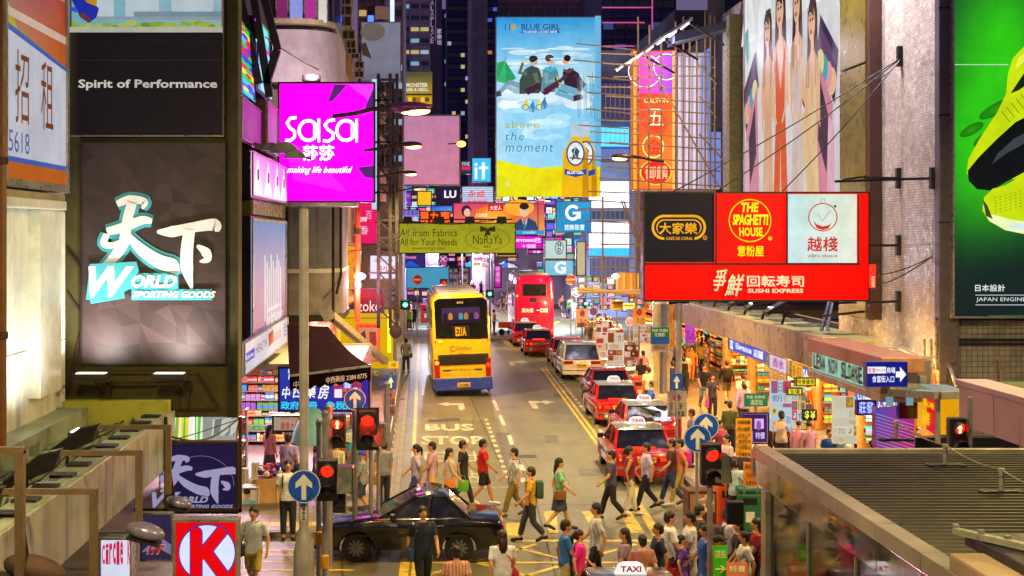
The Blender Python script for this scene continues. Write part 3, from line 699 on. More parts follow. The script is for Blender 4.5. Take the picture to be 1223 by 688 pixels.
sidebox('window_grille', 'olive window band between two stacked light boxes', 300, 339, 236, 258, XS-.05, mat('olive_glass', '#8c8c3a', .3), M_olive, None, cat='window').name = 'window_band'  # glass in one olive-yellow colour
def d3(p):
 p.rect(0, 0, 1, 1, '#c9c2cc'); p.rect(0, .35, .2, .65, '#3a3ab8'); p.text('Roma', .03, .42, .18, .58, '#ffffff')
 p.text('HEALTH', .22, .3, .45, .6, '#7a4a3c'); p.poly([(.48, .2), (.6, .12), (.62, .6), (.5, .66)], '#c05040'); p.text('coco', .62, .3, .8, .6, '#b87a5a'); p.text('合', .86, .12, .97, .7, '#5a50a0')
sidebox('light_box', 'slanted white shop sign at the foot of the light box column', 290, 343, 408, 452, XS+.25, lit('#c9c2cc', .7), M_mirror, d3)
sidebox('light_box', 'narrow pink mirrored panel high on the corner building above the umbrella-like lamps', 287, 318, 112, 168, XS, mat('pink_mirror', '#c83ab0', .15, .5, 3, .4), M_mirror, lambda p: p.grad(0, 0, 1, 1, '#a030a0', '#e040c8', '#c040b0', '#902080', 5), ink('dim_glow_print', .62))
sidebox('light_box', 'upright brown box sign beside the pink mirrored panel', 318, 331, 118, 182, XS+.15, mat('pinkish_brown', '#7a3a5a', .4), mat('brown_panel', '#5a2a2a', .5), lambda p: p.grad(0, 0, 1, 1, '#d040b8', '#e050d0', '#c050a8', '#803060', 4), ink('dim_glow_print', .62))
# angled screens at the top
for k, (x0, x1, y0, y1, cs) in enumerate(((285, 300, 22, 112, ('#e02a6a', '#2ad040', '#3a4af0', '#f0e040', '#30d0f0')), (306, 320, 18, 108, ('#50c8f0', '#a0e8f8', '#3a80e0', '#d040d0', '#60f0e0')))):
 def dd(p, cs=cs):
  r = random.Random(k+4)
  for i in range(14): y = i/14; p.poly([(0, y), (1, y+.02), (1, y+.09), (0, y+.075)], r.choice(cs)); p.ell(r.random(), y, .25, .03, r.choice(cs), 10)
 sidebox('video_screen', ['tilted LED screen with rainbow bands at the top left', 'tilted LED screen in light blue beside the rainbow one'][k], x0, x1, y0, y1, XS-.2+.15*k, lit('#8060d0', .8), M_dark, dd, cat='screen', th=.4)
t = thing('screen_truss', 'leaning pair of dark steel beams across the LED screens', 'truss', W(305, 110, 37.8))
for (a, c) in (((284, -20), (309, 100)), ((302, -10), (322, 116)), ((311, -20), (332, 60)), ((283, 30), (300, 120)), ((318, 100), (331, 60))): MB().bar(W(*a, 37.8), W(*c, 37.8), .2).build('beam', M_dark, t)
# fan-shaped lamps over the pink light box
t = thing('sign_lamps', 'row of fan-shaped metal lamp shades over the white and pink light box', 'lamp', W(330, 180, 37))
for k, (x, y, w) in enumerate(((312, 175, 8), (324, 177, 12), (339, 180, 17), (352, 186, 13))):
 c = W(x, y+3, 37-k*.05); r = w*37/F; b = MB(); pts = [(c.x+cos(a)*r, c.z+sin(a)*r*.8) for a in [pi*i/10 for i in range(11)]]; b.prism(pts, c.y-.12, c.y+.12, 'y', .02); b.build('shade', mat('grey_green_shade', '#7c8478', .4, .4), t)
MB().bar(W(298, 170, 37), W(372, 190, 37), .06).build('arm', M_dark, t)
t = thing('floodlight', 'added floodlight on top of the magenta billboard lighting the rounded bay', 'floodlight', W(372, 94, 46.8)); MB().bbox(-.3, .3, -.15, .15, -.1, .12, .03).build('lamp_housing', M_dark, t, local=True); lamp(t, W(372, 90, 46.6), 260, '#ffe0f0', 'SPOT', .3, target=W(375, 50, 50), spot=140, blend=.9)  # lamp added to lighten the rounded bay
# ---- curved corner building ----
t = thing('curved_building', 'old pale building with a rounded corner and bay windows behind the magenta board', 'building', (-6, 50, 0))
def curved(x0, x1, r, z0, z1, y, n=12, back=6):
 b = MB(); pts = [(x0, y+back), (x0, y)]
 for i in range(n+1): a = -pi/2+pi/2*i/n; pts.append((x1-r+cos(a)*r, y+r+sin(a)*r))
 pts.append((x1, y+back)); b.prism(pts, z0, z1, 'z'); return b
Dq = 50.0
zx = lambda y: CH-(y-HY)*Dq/F
xq = lambda px: (px-HX)*Dq/F
M_wash = mat('washed_white_render', '#b9aeb0', .7, 0, 2, .25, .25)
curved(xq(325), xq(402), 1.6, zx(98), zx(35), Dq).build('balcony_wall', M_wash, t, smooth=True)
curved(xq(320), xq(398), 1.5, zx(28), zx(22), Dq-.1).build('sill', M_cream, t, smooth=True)
curved(xq(325), xq(396), 1.4, zx(35), zx(-70), Dq+.5).build('upper_wall', mat('dim_window_glass', '#3a2a44', .1, .2, 2, .5), t, smooth=True)
for k, (a, c) in enumerate(((330, 344), (346, 362), (364, 378), (380, 391))):
 pl = camp(a, -30, c, 27, Dq+.45); pl.slab(a, -30, c, 27, .0, .03).build('window', glow('window_%d' % k, ['#8a2a6a', '#9aa4f0', '#c03aa0', '#f0e8e0'][k], .75), t)
 for x in (a, c): pl.slab(x-.6, -30, x+.6, 27, .03, .1).build('mullion', M_frame, t)
 for j in range(3): pl.ell(a+(c-a)*random.uniform(.3, .7), -20+j*16, (c-a)*.3, 7, ['#e070c0', '#60a0f0', '#b040d0', '#7050e0'][(j+k) % 4], 9)
 pl.base = .035; pl.art(t, 'window_print', ink('dim_glow_print', .62))
curved(xq(342), xq(403), 1.7, zx(322), zx(98), Dq+.8).build('curved_wall', mat('grey_blue_render', '#77767f', .7, 0, 1.5, .35, .3), t, smooth=True)
curved(xq(341), xq(405), 1.8, zx(327), zx(322), Dq+.7).build('band', M_white, t, smooth=True)
curved(xq(342), xq(404), 1.7, zx(378), zx(327), Dq+.78).build('lower_wall', mat('old_lilac_render', '#8f8788', .75, 0, 2, .4, .3), t, smooth=True)
curved(xq(338), xq(406), 1.8, zx(386), zx(378), Dq+.6).build('ledge', M_dark, t, smooth=True)
MB().tube([W(398, 240, 50.2), W(398, 385, 50.2)], .05).tube([W(407, 240, 52), W(407, 330, 52), W(402, 350, 51)], .05).build('drain_pipe', M_rust, t)
MB().box(-14, XS-.05, 52.5, 66, 0, 30).build('rear_wall', M_cream, t)
# ---- magenta board ----
pl = camp(332, 98, 448, 242, 46)
def draw(p):
 p.grad(334, 100, 447, 240, '#e000c0', '#c800bc', '#d800c8', '#e000c8', 8)
 p.poly([(399, 101), (415, 101), (397, 121), (391, 122), (396, 110)], '#30123c'); p.poly([(416, 101), (447, 101), (447, 122), (436, 138), (434, 132), (440, 120)], '#c020c4')
 p.poly([(447, 103), (447, 128), (434, 137), (437, 126)], '#30123c'); p.poly([(427, 200), (447, 198), (447, 213), (436, 212)], '#30123c')
 for q in ([(447, 128), (427, 141), (406, 152), (447, 133)], [(340, 165), (380, 190), (415, 230), (350, 215)]): p.poly(q, '#f010d8')
 def s_(x, y, w, h): p.line([(x+w, y+.5), (x+w*.45, y+h*.05), (x+w*.15, y+h*.25), (x+w*.4, y+h*.45), (x+w*.85, y+h*.62), (x+w*.85, y+h*.85), (x+w*.45, y+h), (x, y+h*.97)], 3.3, '#ffffff')
 def a_(x, y, w, h): p.ring(x+w*.45, y+h*.5, w*.5, h*.52, 3.2, '#ffffff', 24); p.line([(x+w*.96, y-1), (x+w*.96, y+h+1)], 2.6, '#ffffff'); p.line([(x+w*.72, y+2), (x+w*.72, y+h-2)], 1.2, '#ffffff')
 s_(341, 140, 13, 28); a_(357, 143, 25, 26); s_(386, 143, 14, 26); a_(402, 143, 25, 26)
 p.text('莎莎', 362, 174, 399, 192, '#ffffff', .03); p.text('making life beautiful', 343, 199, 421, 209, '#ffe0fc', .0, shear=.45)
br = [(W(448, y, 46.1), W(470, y, 46.1)) for y in (120, 170, 230)]+[(W(470, 95, 46.1), W(470, 250, 46.1)), (W(452, 100, 46.1), W(452, 252, 46.1))]+[(W(452, y, 46.1), W(470, y+30, 46.1)) for y in (105, 150, 195)]
panel_sign('billboard', 'big magenta cosmetics billboard with white letters and two Chinese characters', pl, lit('#f000d8', 1.5), .5, .06, M_dark, 'billboard', NEON, draw, bracket=br)
t = thing('sign_gutter', 'pale metal walkway under the magenta billboard', 'walkway', W(390, 245, 46))
MB().bbox(W(334, 0, 46).x, W(428, 0, 46).x, 45.6, 46.4, W(0, 247, 46).z, W(0, 242, 46).z, .02).build('deck', M_frame, t)
# ---- wall-mounted things further on: yellow facade with air conditioners ----
t = thing('tenement', 'yellow tenement with stacked air conditioners behind the magenta billboard', 'building', (-4.6, 70, 0))
MB().box(-14, -4.5, 66, 92, 3.2, 34).build('wall', M_ochre, t)
for i in range(9): MB().bar((-4.45, 66.3+i*.9, 3.3), (-4.45, 66.3+i*.9, 30), .12 if i % 2 else .2).build('pilaster', [M_cream, M_rust, M_ochre][i % 3], t)
for k in range(7): MB().box(-4.6, -4.3, 66.2, 91.8, 6.2+k*3.2, 6.45+k*3.2).build('floor_band', M_cream, t)
ac = MB(); ac.bbox(-.45, .45, -.3, .3, 0, .62, .02); ac_me = ac.mesh('air_conditioner', mat('cream_enamel', '#b3a684', .5, 0, 6, .3))
gr = MB(); gr.box(-.3, -.02, -.32, -.3, .08, .54).box(.04, .36, -.32, -.3, .08, .54); gr_me = gr.mesh('grille', mat('ac_grille', '#2c2622', .7))
brk = MB(); brk.bar((-.4, .3, -.05), (-.4, -.3, -.05), .05).bar((.4, .3, -.05), (.4, -.3, -.05), .05).bar((-.4, .28, -.5), (-.4, -.28, -.05), .03); brk_me = brk.mesh('bracket', M_rust)
ACW = ['just below the roof line', 'beside the grey board edge', 'above the magenta billboard', 'by the drying laundry pole', 'at the blue neon', 'over the brown ledge', 'next to the yellow pilaster', 'by the striped pipe', 'in the pair lowest above the billboard', 'on the cream floor band', 'under a rusty hood']
for k, (px, py, s) in enumerate(((412, 15, 1.2), (411, 28, 1.3), (416, 44, 1.15), (419, 55, .9), (420, 62, .8), (429, 79, .8), (429, 90, .8), (412, 3, 1.1), (424, 68, .7), (459, 118, .8), (458, 175, .8))):
 dd = 62 if px < 450 else 88
 a = thing('air_conditioner', 'window air conditioner on the yellow tenement %s' % ACW[k], 'air conditioner', W(px, py+4*s, dd), 'air conditioners on the tenement')
 for nm, me in (('casing', ac_me), ('grille', gr_me), ('bracket', brk_me)):
  o = bpy.data.objects.new(nm, me); COL.objects.link(o); o.parent = a
 a.scale = (s*.62*dd/62, s*.6, s*.62*dd/62)
# grey blank board at the top
pl = camp(431, 26, 479, 97, 70)
def draw(p): p.rect(432, 27, 478, 96, '#9090a4'); p.ell(445, 38, 15, 11, '#7c7368', 24); p.poly([(431, 52), (437, 51), (444, 70), (433, 66)], '#4a3c34'); p.grad(431.5, 80, 479, 96.5, '#9090a4', '#9090a4', '#7e7c90', '#7e7c90', 3)
panel_sign('billboard', 'blank grey billboard with a round stain at the top', pl, paint('#9a97a2', .6), .4, .03, M_grey, 'billboard', ink('dim_glow_print', .62), draw, art='stain')  # blank board glows a little in place of light falling on it
t = thing('neon_sign', 'small blue glowing cross shaped sign above the blank grey board', 'sign', W(443, 26, 69)); MB().bbox(*[W(439.5, 0, 69).x, W(446.5, 0, 69).x, 68.8, 69, W(0, 26, 69).z, W(0, 19, 69).z], .03).build('tube_box', lit('#3050ff', 4, False), t)
t = thing('lattice', 'tall steel lattice bracket beside the magenta billboard', 'lattice', W(462, 260, 60))
b = MB()
for x in (452, 466, 474): b.bar(W(x, 88, 60), W(x, 392, 60), .14)
for k in range(14): y = 95+k*21; b.bar(W(452, y, 60), W(474, y, 60), .08); b.bar(W(452, y, 60), W(474, y+21, 60), .06)
b.build('frame', M_dark, t)
MB().bar(W(449, 95, 62), W(449, 250, 62), .35).build('white_strip', lit('#bfe4ff', .8, False), t)
for k, (x, y) in enumerate(((455, 110), (455, 134), (455, 158), (455, 205), (455, 228))):
 pl = camp(x-4, y, x+6, y+14, 61); pl.slab(x-4, y, x+6, y+14, -.1, 0).build('pane', mat('cream_enamel', '#b3a684'), t)
# orange vertical sign, pink signs, fast food etc.
def simple(name, label, r, d, face, draw=None, s=1.0, depth=.3, cat='sign', fm=None, samp=True, prm=None, frame=.05, br=None, art='lettering'):
 return panel_sign(name, label, camp(*r, d), lit(face, s, samp) if s else paint(face), depth, frame, fm or M_dark, cat, prm or (PRINT1 if s else PRINT0), draw, bracket=br, art=art)
def dr(p):
 p.rect(408, 292, 431, 347, '#e8940c'); p.ell(414, 302, 3, 3.5, '#a8301c', 12); p.ell(414, 302, 1.5, 2, '#e8940c', 10); p.text('kukuo', 420, 300, 429, 304, '#a8301c'); p.line([(411, 317), (415, 314), (418, 316)], 1, '#b04a1c')
 p.ell(425, 322, 3, 4, '#5a3020', 10); p.text('★', 413, 325, 417, 330, '#7a4020'); p.text('銀八西', 411, 336, 429, 343, '#5a2a10'); p.text('大利', 420, 308, 430, 313, '#7a4020'); p.rect(408, 333, 431, 333.6, '#b06010')
simple('hanging_sign', 'upright orange sign with small brown emblems beside the red post', (408, 292, 431, 347), 64, '#e8940c', dr)
def dr(p): p.text('298', 429, 259, 438, 265, '#ffd8e8', .05); p.text('百', 437, 252, 444, 262, '#ffb0c8'); p.text('香', 428, 270, 440, 280, '#ffc8d8')
simple('hanging_sign', 'crimson pink sign with pale numerals behind the rusty bracket', (427, 236, 452, 292), 74, '#e01860', dr)
def dr(p): p.text('日少粉', 450, 317, 474, 327, '#c02a3a', .02); p.text('南記小食', 447, 309, 470, 313, '#8a7a8a')
simple('hanging_sign', 'white sign with three red Chinese characters under the yellow-green banner', (441, 304, 476, 334), 62, '#dfe3f0', dr, .95, br=[(W(440, 326, 61.8), W(476, 326, 61.8)), (W(441, 300, 61.8), W(470, 304, 61.8))])
def dr(p): p.text('zoko', 427, 359, 455, 372, '#f4e8dc', .0); p.grad(423, 345, 458, 356, '#c81c14', '#8a0c10', '#a81010', '#d02018', 3)
simple('shop_sign', 'dark red shop sign with tall cream letters over the yellow shopfront', (423, 344, 459, 374), 62, '#9c0c10', dr)
t = thing('yellow_shopfront', 'bright yellow shopfront with a framed orange poster below the dark red sign', 'shop', W(440, 446, 62))
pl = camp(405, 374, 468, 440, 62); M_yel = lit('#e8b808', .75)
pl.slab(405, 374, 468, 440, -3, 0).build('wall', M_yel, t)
pl.slab(463, 375, 467, 421, .01, .1).build('light_strip', lit('#e8ff30', 1.6), t)
pl.slab(425, 386, 454, 432, .01, .09).build('poster_frame', mat('orange_frame', '#c05a14', .5), t)
pl.base = .1
pl.rect(428, 392, 451, 430, '#e8a878'); pl.poly([(429, 400), (436, 394), (438, 410), (430, 418)], '#7a3a2a'); pl.poly([(441, 396), (449, 396), (450, 412), (442, 414)], '#c8402a'); pl.text('JFT&CO', 430, 388, 450, 391, '#7a3a1a'); pl.rect(405, 379, 463, 380.5, '#b88a08')
pl.text('七', 445, 441, 452, 448, '#ffd040'); pl.art(t, 'artwork', ink('dim_glow_print', .62))
for k, (x, y0, y1) in enumerate(((427, 270, 345), (403, 245, 372))):
 t = thing('post', ['orange-red painted steel post beside the orange sign', 'yellow drain post at the rounded corner'][k], 'post', W(x, y1+30, 60)); MB().tube([W(x, y0-40, 60), W(x, y1+40, 60)], .12, 10).build('pole', [mat('orange_post', '#c0441c', .5), mat('yellow_post', '#b8902c', .5)][k], t)
 for y in (y0+10, y1): MB().lathe(W(x, y, 60), [(.13, 0), (.17, .02), (.17, .25), (.13, .27)], 10).build('collar', M_rust, t)
# ---- maroon awning, pharmacy sign, folding arm ----
t = thing('awning', 'dark maroon fabric awning sloping over the pharmacy front', 'awning', W(390, 465, 39))
a0, a1, b0, b1 = W(343, 388, 40.3), W(392, 390, 40.3), W(346, 449, 37.6), W(443, 437, 37.6)
b = MB(); n = 8; vs = []
for j in range(n+1):
 for i in range(n+1):
  p = (a0.lerp(a1, i/n)).lerp(b0.lerp(b1, i/n), j/n); p.z += -.14*sin(pi*j/n)-.03*sin(pi*i/n*4)*j/n; vs.append(p)
b.add(vs, [(j*(n+1)+i, j*(n+1)+i+1, (j+1)*(n+1)+i+1, (j+1)*(n+1)+i) for j in range(n) for i in range(n)]); b.build('canvas', mat('maroon_canvas', '#1c0814', .9, 0, 4, .3, .2, spec=.05), t, smooth='all')
b = MB(); vs = []
for i in range(17):
 p = b0.lerp(b1, i/16); vs += [p, p+Vector((0, -.03, -.42+.08*(i % 2)))]
b.add(vs, [(2*i, 2*i+1, 2*i+3, 2*i+2) for i in range(16)]); b.build('valance', mat('maroon_canvas_dark', '#180812', .9, spec=.05), t)
MB().bar(b0, b1, .06).build('front_bar', M_frame, t)
pl = Pl(b0+Vector((0, -.06, -.4)), b1-b0, (0, 0, 1), (b1-b0).length, .36)
pl.text('中西藥房 2384 0775', .45, .3, .95, .75, '#e8dce0', .03); pl.text('中西', .05, .3, .2, .8, '#e8dce0'); pl.art(t, 'lettering', PRINT0)
t = thing('folding_awning', 'pale folding awning arms above the yellow shopfront', 'awning arm', W(400, 372, 52))
MB().bar(W(390, 371, 50), W(461, 432, 56), .22).bar(W(386, 375, 50), W(458, 434, 56), .1).bar(W(388, 369, 50), W(395, 382, 50), .4).build('arm', M_frame, t)
def dr(p):
 p.grad(333, 440, 441, 491, '#2c3aa0', '#3a2a9c', '#3a1f8c', '#22309a', 6)
 p.text('恒', 344, 437, 354, 453, '#e8ecff', .03, shear=.2); p.text('中', 337, 462, 347, 476, '#f4f4ff', .04, shear=.2); p.text('西', 350, 460, 360, 475, '#f4f4ff', .04, shear=.2); p.text('藥', 365, 459, 378, 475, '#f4f4ff', .04, shear=.2); p.text('房', 380, 459, 393, 476, '#f4f4ff', .04, shear=.2)
 p.text('政府註冊', 336, 479, 379, 488.5, '#38d8f8', .04); p.text('免稅店', 390, 479, 424, 488.5, '#38d8f8', .04)
 for i in range(4):
  for j in range(6): p.rect(399+j*5.6, 449+i*6.4, 403.6+j*5.6, 454.4+i*6.4, ['#c03a2a', '#e0522a', '#b02a3a'][(i+j) % 3])
 p.rect(400, 464, 409, 474, '#f0e4e8'); p.rect(411, 455, 420, 463, '#5a8ae0'); p.text('錢', 412, 455.5, 419, 462.5, '#ffffff')
simple('shop_sign', 'blue and purple pharmacy sign with large white Chinese characters', (332, 438, 442, 492), 39.6, '#33309a', dr, .9)
def dr(p): p.text('蘆薈大排', 335, 504, 358, 513, '#a83a2a', .02); p.text('港澳茶水部', 335, 498, 352, 502, '#a83a2a'); p.vtext('買咸', 352.6, 497, 357.4, 514, '#a83a2a')
simple('shop_sign', 'small cream board with red characters beneath the pharmacy sign', (325, 496, 359, 516), 39.8, '#c8b49a', dr, .6)
# pharmacy interior behind: lit room with shelves
t = thing('shop', 'brightly lit open shop under the pharmacy sign with shelves of packages', 'shop', (-4, 44, 0))
M_shopw = mat('shop_wall_pink', '#c88f7a', .6)
MB().box(-8, -7.85, 40.2, 47, .13, 3.2).build('side_wall', M_shopw, t)
MB().box(-8, -1.7, 46.9, 47.1, .13, 3.4).build('back_wall', M_shopw, t); MB().box(-8, -1.75, 40.0, 47, 3.2, 3.35).build('ceiling', M_white, t)
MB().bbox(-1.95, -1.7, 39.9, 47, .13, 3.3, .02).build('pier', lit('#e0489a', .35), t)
pack_me = {}
def packets(t, x0, x1, y, z0, z1, nx, nz, cols, dep=.25, face='y'):
 b = MB(); r = random.Random(int(x0*10+y*7+z0)); z = z0
 while z < z1-.08:
  dz = (z1-z0)/nz*r.uniform(.7, 1.5); x = x0
  while x < x1-.05:
   n = r.randint(1, 5); w = (x1-x0)/nx*r.uniform(.5, 1.5); h = min(dz*r.uniform(.5, .9), z1-z); c = lin(r.choice(cols)); g = r.uniform(.45, 1.0); c2 = lin(r.choice(cols))
   for q in range(n):
    if x+w > x1: break
    hh = h*r.uniform(.9, 1); dd = dep*r.uniform(.7, 1); e = .92
    for (u, v, cc, k) in ((0, 1, c, 0), (.25, .6, c2, .012)):
     za, zb_ = z+hh*u, z+hh*v
     if face == 'y': b.box(x, x+w*e, y-k, y+dd, za, zb_)
     else: b.box(y-dd, y+k, x, x+w*e, za, zb_)
     b.c += [tuple(a*g for a in cc)]*8
    x += w
   x += w*.2*r.random()
  for bb in (0,):
   if face == 'y': b.box(x0, x1, y-.02, y+dep, z-.03, z-.01)
   else: b.box(y-dep, y+.02, x0, x1, z-.03, z-.01)
   b.c += [(.3, .25, .2)]*8
  z += dz
 o = b.build('packed_goods', PRINT0, t); o['kind'] = 'stuff'; return o
WARM = ['#e8c23a', '#d84030', '#f4e6c8', '#3a9ad0', '#e87aa0', '#58b04a', '#f0f0f0', '#c87838', '#8a50b0', '#f0a030']
packets(t, -7.8, -2, 46.3, .3, 3.0, 40, 12, WARM, .4); packets(t, 40.4, 46, -7.5, .3, 3, 22, 9, WARM, .3, '+x')
for k, (x, y) in enumerate(((-6, 42.3), (-3.5, 42.3), (-5, 45))): MB().box(x-.6, x+.6, y-.06, y+.06, 3.1, 3.18).build('tube_light', lit('#fff4e0', 14, False), t)
lamp(t, (-4.8, 42.4, 3.0), 300, '#ffd0e8', 'AREA', (4.5, 2.5), target=(-4.8, 42, 0))
# stacked cartons and goods on the pavement
M_card = [mat('carton_'+str(i), c, .75, 0, 8, .2) for i, c in enumerate(['#b07a44', '#c99a62', '#9a6636', '#d8c8a8', '#e4e0d4'])]
carton_n = ['on top of the left stack', 'in the brown stack', 'at the foot of the brown stack', 'beside the kerb by the shop', 'under the pharmacy awning', 'next to the baby-milk carton', 'against the shop pier', 'in the pale stack', 'at the shop mouth', 'behind the waiting man', 'in the middle of the brown stack', 'nearest the purple board']
for k, (px0, py0, px1, py1, dd, m) in enumerate(((288, 600, 300, 625, 36.5, 3), (296, 572, 309, 590, 37.2, 4), (300, 553, 309, 572, 37.3, 3), (312, 575, 329, 588, 37, 0), (312, 588, 330, 602, 37, 1), (310, 602, 330, 623, 36.6, 1), (288, 580, 296, 602, 37, 3), (297, 616, 309, 625, 36.4, 3), (313, 562, 330, 575, 37.4, 2), (440, 566, 462, 596, 39.0, 0), (452, 556, 468, 570, 39.5, 1), (286, 560, 296, 580, 37.6, 4))):
 a = W(px0, py1, dd); c = W(px1, py0, dd); z0 = a.z
 if k in (0, 5, 7, 9): z0 = .13
 t = MB().bbox(a.x, c.x, dd, dd+(c.x-a.x)*1.1, z0, c.z, .015).build('carton', M_card[m])
 MB().box((a.x+c.x)/2-.03, (a.x+c.x)/2+.03, dd-.004, dd+.0, z0+.02, c.z-.02).build('tape', mat('parcel_tape', '#c8b488', .3), t)
 tag(t, 'cardboard carton '+carton_n[k], 'carton', 'cartons outside the pharmacy')
pl = camp(289, 582, 309, 619, 36.2)
def draw(p):
 p.rect(289, 582, 309, 619, '#e8e4e0'); p.rect(289, 606, 309, 619, '#c8d820'); p.ell(296, 591, 4, 5, '#e8b090', 14); p.ell(295, 587, 4.5, 3.6, '#3a2018', 12); p.poly([(291, 596), (300, 596), (304, 606), (290, 606)], '#9cc8e8'); p.ell(302, 600, 4, 3, '#8ab8e0', 12); p.ell(295, 592, .5, .6, '#3a2018', 6); p.ell(298, 592, .5, .6, '#3a2018', 6)
 for x in (297, 301, 305): p.ell(x, 611, 1.5, 2.4, '#6a8a3a', 8)
panel_sign('product_carton', 'large printed carton with a baby and a lime green base', pl, paint('#e8e4e0'), .5, .01, paint('#e8e4e0'), 'carton', PRINT0, draw, art='artwork')
t = thing('snack_bin', 'bin heaped with red and blue wrapped snacks beside the cartons', 'bin', (-4.0, 36.6, .13))
MB().bbox(-4.25, -3.55, 36.3, 36.9, .13, .75, .02).build('bin', M_card[1], t)
b = MB(); rr = random.Random(5)
for i in range(46):
 k = len(b.v); b.ell((-3.9+rr.uniform(-.33, .33), 36.6+rr.uniform(-.28, .28), .78+rr.random()*.3), (.07, .06, .05), 6, 4); b.c += [lin(rr.choice(['#d82838', '#f0f0f4', '#3a50c0', '#e04858']))]*(len(b.v)-k)
b.build('wrapped_snacks', PRINT0, t, kind='stuff')
# racks of goods under the sign
for k, (x, y, w, lab) in enumerate(((-6.6, 38.6, 1.0, 'metal rack of colourful packets left of the pharmacy entrance'), (-5.3, 39.2, .9, 'rack of red and yellow packets behind the waiting man'), (-2.2, 38.6, .7, 'narrow rack of goods at the pharmacy pier by the signals'))):
 t = thing('goods_rack', lab, 'rack', (x, y, .13))
 for z in (.3, .8, 1.3, 1.8): MB().box(x-w/2, x+w/2, y-.2, y+.2, z, z+.03).build('shelf', M_frame, t)
 for sx in (-1, 1): MB().box(x+sx*w/2-.02, x+sx*w/2+.02, y-.2, y+.2, .13, 2.2).build('upright', M_frame, t)
 packets(t, x-w/2+.04, x+w/2-.04, y-.18, .33, 2.3, 9, 4, WARM, .3)
t = thing('parasol', 'pale turquoise round parasol seen under the pharmacy sign', 'parasol', (-3.1, 38.3, .13))
c = W(375, 506, 38.3); b = MB(); b.lathe((c.x, c.y, c.z-.5), [(.62, 0), (.55, .3), (.4, .62), (.2, .85), (.02, .95)], 12); b.build('canopy', mat('turquoise_cloth', '#7ab8c0', .7), t, smooth=True)
MB().tube([(c.x, c.y, .13), (c.x, c.y, c.z+.4)], .025).build('pole', M_frame, t)
# street-level shop row on the left beyond the pharmacy
t = thing('shop_row', 'row of small open shops along the left pavement behind the pedestrians', 'shop', (-4, 60, 0))
MB().box(-4.6, -3.9, 47.2, 92, .13, 3.2).build('wall', M_shopw, t)
MB().box(-3.9, -3.2, 63, 92, 3.0, 3.25).build('canopy', M_dark, t)
for i in range(8): MB().box(-3.85, -3.8, 49+i*5.2, 52.6+i*5.2, .3, 2.8).build('lit_bay', lit(['#ffb060', '#ff70b0', '#fff0c0', '#ff9050'][i % 4], .7), t)
packets(t, 48, 92, -3.7, .2, 2.2, 70, 5, WARM, .2, '+x')
# ================= right side of the street =================
XR = 14.0
# tiled wall material: small glossy ceramic tiles
def tiles(name, c, w, h, rough, amt=.25):
 m = mat(name, c, rough, 0, 3, .22); n = m.node_tree; N = n.nodes; L = n.links; b = N['Principled BSDF']
 br = N.new('ShaderNodeTexBrick'); br.inputs['Scale'].default_value = 1; br.offset = .5 if h < w else 0; br.inputs['Brick Width'].default_value = w; br.inputs['Row Height'].default_value = h
 br.inputs['Mortar Size'].default_value = h*.07; br.inputs['Color1'].default_value = (1, 1, 1, 1); br.inputs['Color2'].default_value = (1-amt,)*3+(1,); br.inputs['Mortar'].default_value = (.35, .33, .32, 1)
 tc = N.new('ShaderNodeTexCoord'); sx = N.new('ShaderNodeSeparateXYZ'); ad = N.new('ShaderNodeMath'); ad.operation = 'ADD'; cx = N.new('ShaderNodeCombineXYZ')
 L.new(tc.outputs['Object'], sx.inputs[0]); L.new(sx.outputs[0], ad.inputs[0]); L.new(sx.outputs[1], ad.inputs[1]); L.new(ad.outputs[0], cx.inputs[0]); L.new(sx.outputs[2], cx.inputs[1]); L.new(cx.outputs[0], br.inputs['Vector'])
 src = b.inputs['Base Color'].links[0].from_socket; mx = N.new('ShaderNodeMix'); mx.data_type = 'RGBA'; mx.blend_type = 'MULTIPLY'; mx.inputs[0].default_value = 1
 L.new(src, mx.inputs[6]); L.new(br.outputs['Color'], mx.inputs[7]); L.new(mx.outputs[2], b.inputs['Base Color'])
 bp = N.new('ShaderNodeBump'); bp.inputs['Strength'].default_value = .5; bp.inputs['Distance'].default_value = .01; bp.invert = True; L.new(br.outputs['Fac'], bp.inputs['Height'])
 n1 = N.new('ShaderNodeTexNoise'); n1.inputs['Scale'].default_value = 5; b2 = N.new('ShaderNodeBump'); b2.inputs['Strength'].default_value = .25; b2.inputs['Distance'].default_value = .05
 L.new(tc.outputs['Object'], n1.inputs['Vector']); L.new(n1.outputs[0], b2.inputs['Height']); L.new(bp.outputs[0], b2.inputs['Normal']); L.new(b2.outputs[0], b.inputs['Normal']); return m
M_tile = tiles('pale_ceramic_tiles', '#c9bcaa', .21, .075, .22)
M_tile2 = tiles('grey_square_tiles', '#8c887e', .15, .15, .4)
YC = 38.8
t = thing('tiled_building', 'large pale ceramic-tiled building with the green shoe poster at the right edge', 'building', (16, YC, 4.3))
MB().box(XR, 40, YC, 47.9, 3.4, 22).build('wall', M_tile, t)
MB().box(XR+.55, 40, YC-.12, YC, .13, 22).build('front_wall', M_tile2, t)
MB().bbox(XR-.05, XR+.5, YC-.35, YC+.02, .13, 22, .03).build('corner_pilaster', mat('mauve_metal', '#5c5458', .4, .3), t)
for z in (10.2, 7.3, 13.1): MB().box(XR-.06, XR+.51, YC-.36, YC-.3, z, z+.05).build('joint', M_dark, t)
M_olivep = mat('olive_metal_panel', '#7a6a14', .35, .35, 3, .3, .1)
for i, (za, zb) in enumerate(((4.4, 8.75), (8.8, 12.25), (12.3, 16), (16.05, 20))):
 MB().bbox(XR-.42, XR+.05, 43.7, 46.4, za, zb, .03).build('column_panel', M_olivep, t)
MB().box(XR-.38, XR-.02, 43.4, 43.7, 4.4, 20).build('column_edge', mat('brown_edge', '#4a2a20', .5), t)
